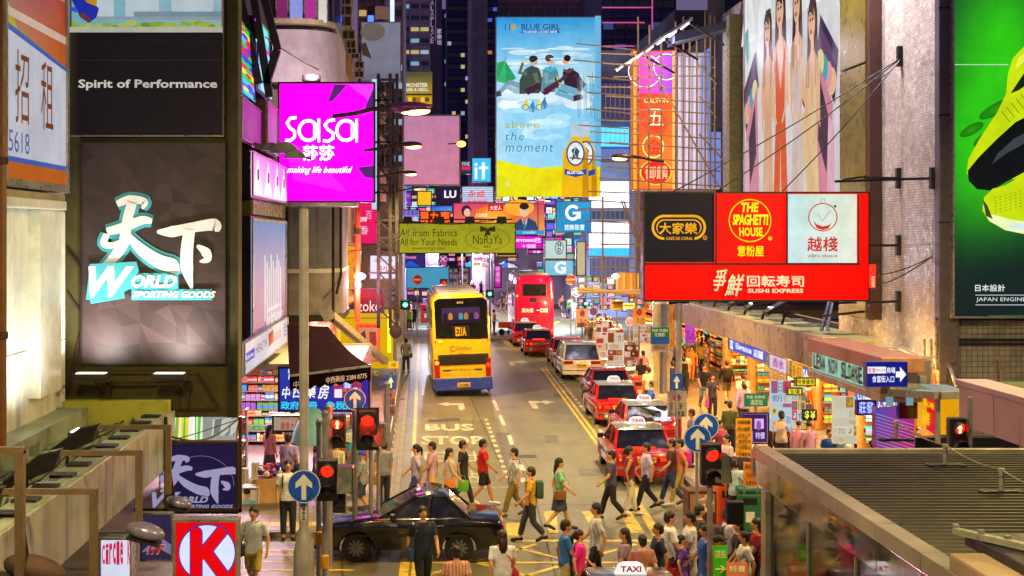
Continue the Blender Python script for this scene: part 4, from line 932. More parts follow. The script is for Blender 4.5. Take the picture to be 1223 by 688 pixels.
# wall pipes, cables and tie bars
b = MB()
for y, z in ((381, 0), (405, 0), (410, 0)): b.tube([W(1118, y, YC-.2), W(1240, y+1, YC-.2)], .035, 6)
b.build('conduit', M_dark, t)
for (x, y0, y1) in ((1104, 405, 440), (1112, 405, 470), (1118, 390, 440)): MB().tube([W(x, y0, YC-.25), W(x, y1, YC-.25)], .04, 6).build('pipe', M_frame, t)
r = random.Random(2); b = MB()
for k in range(9):
 pts = [W(1030+i*12+r.uniform(-2, 2), 410+i*2.3+k*2+sin(i*1.3+k)*4, 38.0-.03*k) for i in range(8)]; b.tube(pts, .025, 5)
b.build('loose_cables', mat('pale_cable', '#b8ac98', .5), t, kind='stuff')
for k, (x, y) in enumerate(((1135, 435), (1195, 432))):
 o = MB().bar(W(x-3, y-3, YC-.2), W(x+8, y+28, 37.4), .07).build('stay_bar', M_frame)
 tag(o, ['short pale stay bar on the grid wall above the yellow panel', 'short pale stay bar on the grid wall by the pink block'][k], 'bar')
for k, (x, y, l, lab) in enumerate(((1075, 213, 40, 'top long tie arm holding the red sign board to the tiled wall'), (1075, 293, 36, 'middle tie arm between the red sign board and the tiled wall'), (1075, 360, 36, 'bottom tie arm between the red sign board and the tiled wall'), (1116, 213, 116, 'highest tie arm running to the tiled corner'), (1042, 371, 60, 'thin tie arm under the red sign board'))):
 dd = XR*F/(x-HX); zz = CH-(y-HY)*dd/F; o = thing('tie_bar', lab, 'bar', (XR, dd, zz))
 MB().bar((XR-.02, dd, zz), (W(x-l, y, 41).x, 41.2, zz), .07).build('arm', M_dark, o); MB().bbox(XR-.12, XR+.01, dd-.1, dd+.1, zz-.3, zz+.3, .01).build('wall_plate', M_dark, o)
for k, ((x0, y0), (x1, y1)) in enumerate((((1078, 68), (765, 250)), ((1078, 68), (860, 226)), ((1076, 70), (935, 228)), ((1114, 306), (1035, 330)), ((1114, 306), (1035, 345)), ((1078, 68), (1045, 95)))):
 dd = XR*F/(x0-HX); a = W(x0, y0, dd); c = W(x1, y1, 41.2); pts = [a.lerp(c, i/10)-Vector((0, 0, .12*sin(pi*i/10))) for i in range(11)]
 o = MB().tube(pts, .018, 5).build('guy_wire', M_dark); tag(o, ['longest guy wire from the tiled wall to the far end of the red board', 'guy wire from the tiled wall to the board above the black panel', 'guy wire from the tiled wall to the board above the white panel', 'upper short guy wire at the right end of the red sign board', 'lower short guy wire at the right end of the red sign board', 'short wire stub high on the tiled wall'][k], 'wire')
o = MB().bbox(XR-.14, XR, 41.5, 41.7, 11.9, 12.5, .02).build('wire_anchor', M_dark); tag(o, 'dark anchor plate high on the tiled wall where the guy wires meet', 'anchor')
# green shoe poster
pl = camp(1137, -30, 1235, 380, YC-.5)
def draw(p):
 p.grad(1137, -30, 1235, 378, '#16302a', '#2a7a20', '#0c0d0e', '#0e0a10', 3)
 n = 14
 off = p.lay(); vs = []; cs = []; fs = []
 for j in range(n*3+1):
  for i in range(n+1):
   x = 1137+98*i/n; y = -30+408*j/(n*3)
   g = math.exp(-((x-1200)/46)**2-((y-60)/85)**2)*1.1+math.exp(-((x-1185)/50)**2-((y-190)/75)**2)*1.0+.35*math.exp(-((x-1150)/25)**2-((y-140)/120)**2)
   fall = 1/(1+math.exp((y-305)/14)); g = min(1, g)*fall
   vs.append(p.P(x, y, off)); c0 = Vector((.008, .018, .017)); cs.append(tuple(c0.lerp(Vector((.03, .55, .008)), g)))
 for j in range(n*3):
  for i in range(n): a = j*(n+1)+i; fs.append((a, a+n+1, a+n+2, a+1))
 p.mb.add(vs, fs, cs)
 p.rect(1137, 76.8, 1204, 77.8, '#c8d8c0')
 Y = '#c8e010'
 for (x, y, rx, ry) in ((1180, 165, 20, 8), (1190, 130, 24, 7), (1160, 155, 16, 6)): p.ell(x, y, rx, ry, '#2f9a10', 16, -.5, '#1c7a10')
 # upper shoe: side-on, toe pointing down to the left
 p.poly([(1223, 55), (1209, 70), (1203, 90), (1201, 112), (1190, 135), (1170, 165), (1156, 190), (1154, 207), (1160, 214), (1240, 214), (1240, 40)], Y)
 p.poly([(1240, 70), (1222, 88), (1206, 112), (1216, 108), (1240, 92)], '#16240c'); p.poly([(1215, 70), (1240, 50), (1240, 58), (1222, 74), (1212, 84)], '#e4f050')
 p.poly([(1240, 132), (1212, 146), (1190, 166), (1168, 188), (1155, 204), (1156, 216), (1166, 226), (1184, 228), (1200, 218), (1222, 206), (1240, 196)], '#101214')
 p.poly([(1240, 150), (1210, 166), (1190, 184), (1184, 196), (1200, 184), (1240, 162)], '#3c4248')
 rr = random.Random(1)
 for i in range(7):
  for j in range(9):
   x = 1196+i*5+j*1.0; y = 136-i*5+j*1.2
   if x < 1235: p.ell(x, y-2+j*.2, .9, .6, '#4a6a10', 6)
 # lower shoe
 p.poly([(1240, 196), (1215, 210), (1195, 222), (1180, 226), (1170, 236), (1168, 252), (1176, 264), (1195, 274), (1240, 284)], Y)
 p.poly([(1168, 246), (1178, 256), (1200, 262), (1240, 268), (1240, 284), (1195, 275), (1176, 264)], '#e9f6b8')
 p.poly([(1196, 270), (1240, 262), (1240, 272), (1210, 274)], '#d6e8f4'); p.poly([(1168, 238), (1174, 246), (1180, 262), (1172, 258)], '#3a4a10')
 for i in range(10):
  for j in range(6):
   x = 1182+i*5.5; y = 236+j*3.6-i*1.5; p.rect(x, y, x+2, y+1, '#7a9a12') if x < 1236 else None
 p.text('日本設計', 1155, 339, 1190, 347, '#e0e4e4', .03); p.rect(1155, 351, 1240, 351.8, '#c8ccd0'); p.rect(1155, 362.5, 1240, 363.3, '#c8ccd0'); p.text('JAPAN ENGINEERED', 1156, 354, 1234, 360, '#e0e4e4', .0, 1.05)
 p.poly([(1216, 346), (1240, 330), (1240, 336), (1224, 346)], '#d0d4d4'); p.rect(1170, 375, 1240, 376, '#3a6a20')
panel_sign('poster', 'huge green poster of lime running shoes at the right edge', pl, paint('#0c0d0e'), .3, .05, M_frame, 'billboard', ink('backlit_poster', .95), draw, art='artwork')
for k, (y, z) in enumerate(((41.5, 19.5), (45.5, 20.5))):  # unseen lamps added above the view to light the tiled wall evenly
 t = thing('added_wall_lamp', 'added floodlight on a long arm high on the tiled wall, '+['nearer the shoe poster', 'nearer the women billboard'][k], 'floodlight', (XR-3.2, y, z)); MB().bbox(XR-3.5, XR-2.9, y-.15, y+.15, z, z+.2, .03).build('hood', M_dark, t); MB().bar((XR-3, y, z+.1), (XR, y, z+.1), .07).build('arm', M_dark, t)
 lamp(t, (XR-3.2, y, z-.1), 1500, '#f4ecff', 'SPOT', .3, target=(XR, y, z-8), spot=130, blend=1)
# women billboard on the receding wall
pl = rightp(XR-.3, 46.5, 60.6, 8.0, 18.5)
def draw(p):
 p.grad(0, 0, 1, 1, '#e8f0ee', '#dfe8e8', '#e2d8dc', '#e6dcd4', 6)
 top = .17   # image row 0 on the board
 for k in range(5): p.poly([(.03+k*.2, top-.1), (.06+k*.2, top-.1), (.16+k*.2, top+.16), (-.04+k*.2, top+.16)], '#f6fafa')
 V = lambda x, y: (x, top+(1-top)*y)
 def sh(pts, c): p.poly([V(*q) for q in pts], c)
 sh([(.8, 0), (.86, .02), (.92, 0), (.9, .1), (.86, .13), (.81, .09)], '#e0582a'); p.text('ANVIVO', *V(.8, .13), *V(.94, .17), '#9aa4a4')
 sh([(.02, .14), (.06, .12), (.07, .26), (.05, .30), (.02, .22)], '#38a8a8')
 for (x0, x1, f) in ((.0, .26, 1), (.74, .99, -1)):
  a, b_ = (x0, x1) if f > 0 else (x1, x0)
  L_ = lambda u: a+(b_-a)*u
  sh([(L_(.0), .42), (L_(.6), .25), (L_(.75), .42), (L_(.12), .62)], '#3a2a50'); sh([(L_(.08), .44), (L_(.55), .31), (L_(.66), .42), (L_(.15), .58)], '#6a4a70')
  for i, c in enumerate(('#f0c09a', '#f0a0b0', '#48b0b8', '#e8e0a0')): p.ell(L_(.2+i*.13), top+(1-top)*(.53-.03*i), .035, .045, c, 12)
  sh([(L_(.15), .62), (L_(.7), .42), (L_(.8), .95), (L_(.3), 1)], '#d88aa0'); sh([(L_(.3), .66), (L_(.6), .5), (L_(.66), .74), (L_(.36), .88)], '#3e2c48'); sh([(L_(.1), .7), (L_(.3), .66), (L_(.35), 1), (L_(.1), 1)], '#e4b4c4')
 p.ell(*V(.74, .55), .06, .05, '#3a3038', 14); sh([(.68, .62), (.8, .58), (.82, .84), (.74, .92), (.68, .8)], '#e8c890')
 for (cx, hy, w, dress, hr, skin) in ((.33, .12, .085, '#e0b088', '#3a2018', '#e8b48c'), (.66, .09, .08, '#d8c4c0', '#2e1a14', '#eab890'), (.82, .2, .08, '#e8c890', '#4a2818', '#e8b48c'), (.53, .08, .1, '#e2571c', '#321c14', '#efbe98')):
  sh([(cx-w*.5, hy+.03), (cx-w*.3, hy-.02), (cx+w*.3, hy-.02), (cx+w*.5, hy+.04), (cx+w*.68, hy+.36), (cx+w*.3, hy+.40), (cx-w*.3, hy+.40), (cx-w*.68, hy+.36)], hr)
  sh([(cx-w*.8, hy+.24), (cx-w*.2, hy+.19), (cx+w*.2, hy+.19), (cx+w*.8, hy+.25), (cx+w*.85, hy+.5), (cx+w*.5, hy+.46), (cx+w*.55, 1), (cx-w*.55, 1), (cx-w*.5, hy+.46), (cx-w*.85, hy+.5)], skin)
  sh([(cx-w*.55, hy+.29), (cx-w*.4, hy+.24), (cx, hy+.42), (cx+w*.4, hy+.24), (cx+w*.58, hy+.3), (cx+w*.5, hy+.52), (cx+w*.78, 1), (cx+w*.12, 1), (cx, hy+.62), (cx-w*.12, 1), (cx-w*.78, 1), (cx-w*.5, hy+.52)], dress)
  sh([(cx-w*.16, hy+.12), (cx+w*.16, hy+.12), (cx+w*.2, hy+.24), (cx-w*.2, hy+.24)], skin)
  for q in range(7): p.line([V(cx+w*(-.5+q*.165), hy+.01), V(cx+w*(-.62+q*.2), hy+.33)], .004, ['#6a3c22', hr][q % 2]) if abs(q-3) > 1 else 0
  p.ell(cx, top+(1-top)*(hy+.08), w*.37, .06, skin, 16)
  for s_ in (-1, 1): (p.ell(cx+s_*w*.15, top+(1-top)*(hy+.065), w*.085, .007, '#3a2018', 8), p.line([V(cx+s_*w*.05, hy+.045), V(cx+s_*w*.26, hy+.047)], .004, '#3a2018'), p.line([V(cx+s_*w*.7, hy+.3), V(cx+s_*w*.62, hy+.5), V(cx+s_*w*.3, hy+.56)], .016, skin))
  p.ell(cx, top+(1-top)*(hy+.115), w*.13, .008, '#b83a3a', 8); sh([(cx-w*.33, hy+.04), (cx-w*.2, hy), (cx+w*.3, hy+.01), (cx+w*.33, hy+.06), (cx, hy+.035)], hr)
  sh([(cx-w*.05, hy+.3), (cx+w*.05, hy+.3), (cx+w*.02, hy+.4)], skin)
panel_sign('billboard', 'tall white billboard of four long-haired women with make-up palettes', pl, lit('#dfe6e4', .8), .3, .1, M_white, 'billboard', ink('soft_poster', .72), draw, art='artwork')
t = thing('tiled_pier', 'narrow glossy tiled piers at the far side of the women billboard', 'building', (XR, 64, 4))
MB().box(XR-.1, XR+3, 62.2, 66, 4.2, 17.2).build('pier', M_tile, t); MB().box(XR-.65, XR-.15, 62, 62.6, 4.2, 16.6).build('pier', mat('yellow_green_tile', '#8c8c50', .3), t)
MB().box(XR, 40, 66, 70, 12, 24).build('upper_wall', mat('night_wall', '#2a2c3c', .7), t)
# multi-panel red sign board
pl = camp(768, 229, 1039, 360, 41)
def draw(p):
 p.rect(770, 231, 853, 313, '#1b1720'); p.rect(856, 231, 937, 313, '#f00808'); p.rect(939.5, 232, 1023, 314, '#cfe2e4'); p.grad(939.5, 232, 1023, 314, '#b8dcdc', '#d8e0c8', '#e0e0d0', '#c8e4e8', 5)
 p.rect(1024, 232, 1026, 315, '#3a2a24')
 # black panel
 O = '#f0a818'
 p.rrect(778, 256.5, 843, 286.5, 15, O, 8); p.rrect(781, 259.5, 840, 283.5, 12, '#1b1720', 8); p.rrect(783.5, 262, 837.5, 281, 9.5, O, 8); p.rrect(785, 263.5, 836, 281, 8.5, '#1b1720', 8)
 p.text('大家樂', 787, 266, 832, 279.5, O, .045); p.rect(793, 280.5, 829, 287.5, '#1b1720'); p.text('CAFÉ DE CORAL', 795, 282, 827, 286.6, O, .02); p.ring(841.5, 284, 2.6, 2.6, .7, O, 12); p.text('R', 840.6, 283, 842.4, 285.4, O)
 # red panel
 Y = '#f4f01c'
 p.ring(895, 263.5, 25.5, 25.8, 1.4, '#e8d010', 36); p.text('THE', 884, 242, 905, 253.5, Y, .06, skew=.1); p.text('SPAGHETTI', 874.5, 256, 916.5, 269, Y, .05, .9, skew=.06); p.text('HOUSE', 882, 271.5, 910, 282.5, Y, .06, skew=-.05)
 p.ell(918.8, 284.8, 2.5, 2.5, '#e8d010', 12); p.text('R', 917.8, 283.4, 919.8, 286.2, '#f00808'); p.text('意粉屋', 880, 293.5, 911, 306, Y, .07)
 # white panel
 R_ = '#c8281e'
 p.ring(981.5, 259.5, 17.5, 17, 1.3, R_, 36); p.line([(980, 243), (978.5, 239), (981, 237.2), (984, 238.6), (983.4, 241)], .7, R_); p.ell(996, 246.5, 1.6, 1.6, '#3a2020', 10)
 p.poly([(969.5, 263), (974, 268), (981, 270.5), (988, 269), (992, 265.5), (988, 273), (981, 275), (974, 272.5)], R_); p.line([(975, 255), (980.5, 264), (990.5, 252)], .7, '#b83a2a')
 p.text('越', 963, 283, 980, 300, R_, .03); p.text('棧', 981.5, 283, 998.5, 300, R_, .03); p.text("việt's choicè", 962.5, 303, 998.5, 308.5, '#9a7a6a', .02)
 # lower strip
 p.text('爭', 850, 321, 866, 348, '#2a0c0c', .07, skew=.25); p.text('鮮', 866, 327, 886, 354, '#2a0c0c', .07, skew=.25); p.text('爭', 850.8, 321.6, 865.4, 347.2, '#f0d8a0', .02, skew=.25); p.text('鮮', 866.8, 327.6, 885.2, 353.2, '#f0d8a0', .02, skew=.25)
 p.text('回転寿司', 890.5, 329, 957.5, 342, '#f0e0b0', .035); p.text('SUSHI EXPRESS', 891, 344.5, 957, 349.5, '#f0e0b0', .03, 1.0)
br = [(W(x, 362, 41.1), W(x+22, 361, 41.9)) for x in (800, 900, 1000)]
sg = panel_sign('shop_sign_board', 'wide red illuminated board with black, red and white restaurant panels', pl, lit('#f00000', 1.25), .5, .05, M_dark, 'sign', PRINT1, draw, bracket=br, art='lettering')
q = pl.slab(770, 314, 1026, 316.5, .05, .12); q.build('divider', M_dark, sg)
for x in (853.5, 937.8): pl.slab(x-.4, 231, x+1.2, 314, .13, .2).build('divider', M_dark, sg)
t = thing('small_sign', 'small red lit sign strip beside the red board on the tiled wall', 'sign', W(1042, 345, 40.8)); pl = camp(1039, 316, 1046, 344, 40.8); pl.slab(1039, 316, 1046, 344, -.1, 0).build('housing', lit('#f03020', 1.3, False), t); pl.slab(1040.5, 330, 1044.5, 343, .01, .02).build('face_panel', paint('#e8dcd8'), t)
# ---- long clad canopy over the right pavement ----
XC = 11.0
M_can = mat('bronze_clad_panel', '#a08c78', .35, .3, 4, .25, .05)
t = thing('canopy', 'long bronze-clad canopy with panel joints running over the right-hand shops', 'canopy', (12, 45, 3.2))
for i in range(14): MB().bbox(XC-.08, XC, 39.0+i*1.93+.015, 39.0+(i+1)*1.93-.015, 3.28, 4.12, .015).build('fascia_panel', M_can, t)
MB().box(XC-.02, XR, 39, 66, 3.3, 3.42).build('soffit', mat('soffit_panel', '#c8a878', .5), t)
MB().box(XC-.05, XC+1.6, 38.9, 66, 4.06, 4.12).build('deck', mat('lime_stained_deck', '#8c8a58', .8, 0, 4, .4, .3), t)
MB().bbox(XC-.12, XC+.3, 38.8, 66, 4.12, 4.2, .02).build('coping', mat('coping_metal', '#a8a070', .4, .3), t)
for k in range(7):
 y = 60-k*2.6; o = thing('canopy_floodlight', 'spotlight on a bent arm on the canopy, '+['far end of the row', 'second from the far end', 'third from the far end', 'middle of the row', 'third from the near end', 'second from the near end', 'near end of the row'][k], 'spotlight', (XC+.2, y, 4.2), 'spotlights along the canopy')
 MB().tube([(XC+.2, y, 4.2), (XC+.3, y, 4.5), (XC+.05, y-.1, 4.75), (XC-.15, y-.1, 4.6)], .045, 6).build('arm', M_dark, o)
 MB().prism([(XC+.25, 4.95), (XC-.35, 4.6), (XC-.3, 4.48), (XC+.35, 4.82)], y-.35, y+.25, 'y', .02).build('hood', M_lampcase, o)
 MB().box(XC+.4, XC+1.5, y-.1, y+.1, 4.13, 4.22).build('base', M_frame, o); MB().box(XC-.2, XC+.2, y-.2, y+.15, 4.72, 4.74).build('lens', lit('#fff0d8', 5, False), o)
 if k % 2 == 0: lamp(o, (XC-.5, y-.2, 5.05), (90, 150, 150, 70)[k//2], '#fff0e4', 'SPOT', .3, target=(XR, y-.5, 12.5), spot=130, blend=1)
for k, (x0, y0, x1, y1) in enumerate(((976, 413, 991, 358), (984, 415, 994, 362), (988, 400, 1008, 420))):
 o = MB().bar(W(x0, y0, 42), W(x1, y1, 43), .08).build('stay_bar', M_dark); tag(o, ['left of the two leaning dark struts behind the canopy sign', 'right of the two leaning dark struts behind the canopy sign', 'short slanted dark strut at the canopy sign'][k], 'bar')
# shop name box on the canopy end
t = thing('canopy_sign', 'turquoise glowing shop sign with tall dark metal letters on the canopy end', 'sign', (XC-.4, 36, 3.3))
MB().bbox(XC-.5, XC+.5, 32.6, 38.9, 3.82, 4.18, .03).build('top_box', mat('terracotta_panel', '#9a6a4c', .45, .2), t); MB().bbox(XC-.5, XC+.5, 32.7, 38.9, 3.14, 3.34, .03).build('bottom_rail', M_can, t)
MB().box(XC-.38, XC+.4, 34.0, 38.8, 3.34, 3.82).build('face', lit('#9adcc0', .75), t); MB().box(XC-.45, XC+.4, 32.8, 34.0, 3.34, 3.82).build('end_panel', M_can, t)
pl = rightp(XC-.42, 34.2, 38.6, 3.34, 3.82)
for i, ch in enumerate('LENA NOW SLOANE'):
 if ch == ' ': continue
 vs, fs, a = glyphs(ch, .03); x0 = .03+i*.064; b = MB()
 b.add([pl.P(x0+.05*u, .05+.85*(1-v), .03) for u, v in vs], fs); b.add([pl.P(x0+.05*u, .05+.85*(1-v), .0) for u, v in vs], fs); b.build('letter', mat('verdigris_letter', '#3a4038', .4, .4), t)
# blue direction sign
pl = camp(1034, 432, 1083, 462, 32.2)
def draw(p):
 p.rect(1036, 438, 1058, 446, '#e8e8f4'); p.text('旺角', 1037, 439, 1045, 445, '#d03030', .04); p.text('現金百貨', 1046, 440.5, 1057, 443.5, '#b83a4a'); p.text('商場', 1058.5, 438.5, 1068.5, 445.5, '#f0f0ff', .04); p.text('食富街入口', 1041, 448.5, 1067, 456.5, '#f0f0ff', .03)
 p.poly([(1069, 443.5), (1074, 443.5), (1074, 438), (1081.5, 447), (1074, 456), (1074, 450.5), (1069, 450.5)], '#f4f4ff')
panel_sign('direction_sign', 'dark blue sign with white arrow pointing right at the canopy end', pl, lit('#101e8c', .8), .2, .01, paint('#101e6c'), 'sign', PRINT1, draw)
t = thing('wall_box', 'pale metal cover panel beside the blue arrow sign', 'panel', W(1095, 470, 34.5)); MB().bbox(W(1084, 0, 34.5).x, W(1112, 0, 34.5).x, 34.5, 34.8, W(0, 468, 34.5).z, W(0, 430, 34.5).z, .02).build('panel', mat('pale_cover', '#6a6460', .5), t)
MB().bbox(W(1098, 0, 34.4).x, W(1106, 0, 34.4).x, 34.35, 34.5, W(0, 458, 34.4).z, W(0, 449, 34.4).z, .01).build('switch_box', M_frame, t)
# shops under the canopy: interiors
t = thing('shop_row', 'bright street-level shops with shelves under the long bronze canopy', 'shop', (XR, 48, .13))
M_tanw = mat('tan_shop_wall', '#c08a50', .55)
MB().box(XR+3.2, XR+3.4, 38.9, 66, .13, 3.3).build('back_wall', lit('#ffcf80', .55), t)  # back wall given its own glow as part of the shop light
MB().box(XR-.1, XR+3.2, 38.9, 66, 3.2, 3.3).build('ceiling', M_white, t)
for k, y in enumerate((39.3, 41.0, 45.8, 50.5, 55.5, 60.5, 65.5)):
 MB().bbox(XR-.15, XR+3.2, y-.3, y+.3, .13, 3.2, .02).build('pier', M_tanw, t)
COLD = ['#e8f4ff', '#48b0e0', '#f0e040', '#e04858', '#60c8a0', '#3060d0', '#ffffff', '#f08ab0', '#202430', '#f0a030']
for k in range(6):
 y0, y1 = (39.7, 41.4, 46.2, 50.9, 55.9, 60.9)[k], (40.6, 45.4, 50.1, 55.1, 60.1, 65.1)[k]
 packets(t, y0, y1, XR+3.15, .4, 3.1, 26, 9, COLD if k < 3 else WARM, .4, '+x'); packets(t, XR+.1, XR+3, y1-.1, .4, 2.9, 14, 8, COLD if k % 2 else WARM, .2)
 MB().box(XR+.9, XR+1.1, y0+.3, y1-.3, 3.1, 3.18).build('tube_light', lit('#fff2d8', 14, False), t)
 lamp(t, (XR+1, (y0+y1)/2, 3.05), 120, ['#d8ecff', '#fff0d0', '#ffe0a0', '#ffc870', '#ffc060', '#ffb860'][k], 'AREA', (2, 3.4), target=(XR+.2, (y0+y1)/2, 0))
# soffit lamps over the pavement
for k in range(5):
 y = 38+k*6.2; o = thing('downlight', 'round warm ceiling light under the canopy, '+['nearest the turquoise sign', 'second along', 'middle of the canopy', 'fourth along', 'farthest along'][k], 'ceiling light', (12.3, y, 3.2), 'lights under the canopy')
 MB().lathe((12.3, y, 3.2), [(.22, 0), (.24, .04), (.24, .1)], 14).build('housing', M_frame, o); MB().lathe((12.3, y, 3.19), [(.2, 0), (.2, .012)], 14).build('lens', lit('#ffdca0', 14, False), o)
 lamp(o, (12.3, y, 3.05), 130, '#ffb44c', 'POINT', .2)
# roller shutters
M_shut = mat('shutter_slat', '#a8a098', .35, .6)
for k, (ya, yb, lab) in enumerate(((54.2, 56.6, 'closed metal roller shutter behind the man in the pink shirt'), (40.6, 42.2, 'closed metal roller shutter below the turquoise sign')  )):
 o = thing('roller_shutter', lab, 'shutter', (XR-.2, (ya+yb)/2, .13)); me = MB().bbox(-.02, .02, ya+.02, yb-.02, 0, .13, .012).mesh('slat', M_shut if k < 2 else mat('pink_shutter', '#b04aa0', .35, .4))
 for i in range(20):
  s = bpy.data.objects.new('slat', me); COL.objects.link(s); s.parent = o; s.location = (0, -(ya+yb)/2, .02+i*.145)
# projecting shop signs under the canopy
def rbox(name, label, X, d0, d1, z0, z1, face, s, draw, th=.12, cat='sign'):
 pl = rightp(X, d0, d1, z0, z1); return panel_sign(name, label, pl, lit(face, s, False), th, .03, M_frame, cat, PRINT1, draw)
rbox('shop_sign', 'long blue illuminated sign with white lettering on the canopy underside', XC+.3, 46.6, 52.5, 2.75, 3.2, '#3848c8', .9, lambda p: (p.text('富', .03, .1, .13, .9, '#fff', .04) if 0 else p.text('富', .03, .12, .12, .88, '#ffffff', .04), p.text('Elegance', .2, .2, .62, .85, '#dce6ff', .05), p.text('店舖', .68, .2, .9, .8, '#ffffff', .04)))
rbox('shop_sign', 'short pale pink sign next to the long blue sign', XC+.3, 44, 46.4, 2.65, 3.15, '#d8c0e0', .9, lambda p: p.text('香水', .2, .2, .8, .8, '#a03a7a', .04))
rbox('shop_sign', 'yellow and blue striped sign under the canopy by the turquoise sign', XC+.35, 41.2, 43.8, 2.6, 3.1, '#e8c828', .9, lambda p: (p.rect(.5, 0, 1, 1, '#3a58c0'), p.text('折扣', .06, .15, .44, .85, '#c03020', .04), p.text('SALE', .54, .2, .94, .8, '#fff0e0', .05)))
rbox('shop_sign', 'slanted blue sign with orange swirl below the turquoise letters', XC+.4, 33.6, 38.2, 2.55, 3.05, '#3a5ad8', 1.0, lambda p: (p.ell(.08, .5, .07, .4, '#f08030', 14), p.text('COSMETICS', .2, .22, .6, .8, '#ffffff', .04), p.text('化妝', .66, .15, .92, .85, '#ffffff', .04)))
def fs(name, label, r, d, face, draw, s=1.0, cat='sign', fr=.03, dep=.15): return simple(name, label, r, d, face, draw, s, dep, cat, M_dark, False, None, fr)
fs('price_sign', 'yellow price board with dark characters hanging in the shop mouth', (950, 451, 974, 461), 40, '#f0e020', lambda p: p.text('特價優惠', 952, 453, 972, 459, '#2a2a10', .04))
fs('price_sign', 'second yellow price board lower at the left of the first', (940, 463, 958, 472), 40.5, '#e8dc28', lambda p: p.text('全場', 943, 464.5, 955, 470.5, '#2a4a20', .04))
fs('exchange_sign', 'black sign with glowing dollar and yen marks', (959, 489, 975, 502), 38, '#14100c', lambda p: (p.text('$', 961, 490.5, 966.5, 500.5, '#e8f040', .05), p.text('¥', 967.5, 490.5, 974, 500.5, '#f0e060', .05)), .9)
fs('neon_sign', 'square purple-blue neon sign with bright characters', (1023, 478, 1046, 496), 34, '#3a1fb8', lambda p: (p.text('莊發', 1026, 480, 1043, 493, '#c8e0ff', .05), p.ring(1034, 487, 11, 8, .6, '#80a0ff', 20)), 1.2)
fs('shop_sign', 'lilac product poster stand with a white figure print', (886, 493, 918, 530), 36.5, '#c890d8', lambda p: (p.rect(888, 495, 916, 528, '#3a2050'), p.rect(901, 500, 912, 512, '#d8a8e8'), p.ell(906, 508, 3, 6, '#8a58a8', 12), p.rect(889, 515, 899, 527, '#a878c8'), p.text('特價', 902, 516, 913, 524, '#e0c0f0', .03)), .9, 'poster')
t = thing('magenta_panel', 'magenta and violet lit panel wall with thin white lines under the glass canopy edge', 'panel', W(1065, 530, 33.4)); pl = camp(1046, 486, 1092, 535, 33.4); pl.slab(1046, 486, 1092, 535, -.3, 0).build('panel', mat('violet_panel', '#8a3a9a', .25), t)
pl.grad(1046, 486, 1092, 535, '#4858d8', '#c83a8c', '#d0207a', '#9a4ab0', 5)
for i in range(11): pl.line([(1046, 494+i*4), (1092, 508+i*4)], .5, '#e0c8f0')
pl.art(t, 'artwork', ink('dim_glow_print', .62))
# kiosk corner with red and yellow panels
t = thing('kiosk', 'kiosk with a silver-edged roof and red and yellow lit panels behind the red pedestrian light', 'kiosk', W(1120, 540, 32))
a, c = W(1041, 467, 33.5), W(1122, 472, 31.5); e = W(1153, 471, 31.5)
b = MB(); b.bar(a, c, .3, .16); b.bar(c, e, .3, .16); b.build('roof_edge', M_frame, t)
MB().add([a+Vector((0, 0, .08)), c+Vector((0, 0, .08)), e+Vector((0, 0, .08)), (e.x, 32.6, e.z+.1), (a.x, 34.6, a.z+.1)], [(0, 1, 2, 3, 4)]).build('roof', mat('blue_grey_roof', '#5a7080', .5), t)
pl = camp(1123, 475, 1153, 519, 31.6); pl.slab(1123, 475, 1153, 519, -1.5, 0).build('yellow_panel', lit('#eca40c', .9), t); pl.line([(1128, 512), (1148, 482)], 1.2, '#c8841c'); pl.text('→', 1132, 490, 1142, 500, '#d89018'); pl.art(t, 'artwork', PRINT1)
p0, p1 = W(1097, 473, 33.2), W(1117, 475, 31.7)
pl = Pl((p0.x, p0.y, W(0, 508, 33.2).z), (p1.x-p0.x, p1.y-p0.y, 0), (0, 0, 1), math.hypot(p1.x-p0.x, p1.y-p0.y), .78); pl.slab(0, 0, 1, 1, -.1, 0).build('red_panel', lit('#d80c0c', .95), t)
pl.text('開心地', .3, .12, .95, .32, '#f0c010', .05); pl.text('新鮮', .3, .45, .75, .85, '#f0c010', .05); pl.art(t, 'lettering', PRINT1)
MB().bar(W(1120, 475, 31.55), W(1120, 530, 31.55), .09).build('corner_post', M_frame, t)
MB().box(W(1074, 0, 32.8).x, W(1096, 0, 32.8).x, 32.8, 33.0, W(0, 500, 32.8).z, W(0, 474, 32.8).z).build('dark_window', M_glass, t)
for x in (1062, 1086): pl = camp(x-4, 474, x+4, 484, 32.7); pl.slab(x-4, 474, x+4, 484, 0, .05).build('monitor', lit('#80b0c0', .7, False), t)
MB().box(W(1097, 0, 33.4).x, W(1222, 0, 33.4).x, 33.6, 34.0, 0.13, 2.2).build('dark_base', M_black, t)
# ---- pink clad block of the footbridge at the right edge ----
t = thing('footbridge_block', 'pink-grey clad parapet block with a mossy top at the right edge', 'building', (12, 27, 3))
M_pink = mat('pink_grey_cladding', '#a08088', .5, .1, 3, .12)
for i, (ya, yb) in enumerate(((28.2, 30), (26.4, 28.17), (24.6, 26.37), (22.8, 24.57))): MB().bbox(11.3, 11.4, ya, yb, 3.0, 3.82, .01).build('panel', M_pink, t)
MB().bbox(11.24, 11.9, 22.8, 30.05, 3.82, 3.95, .02).build('coping', M_pink, t); MB().box(11.4, 16, 22.8, 30.0, 2.98, 3.8).build('core', M_pink, t)
MB().box(11.9, 15, 23, 30.0, 3.8, 3.9).build('gutter', mat('moss', '#3c4a1c', .9, 0, 7, .4, .4), t); MB().box(12.6, 15, 23, 28.9, 3.901, 4.0).build('roof', M_dark, t)
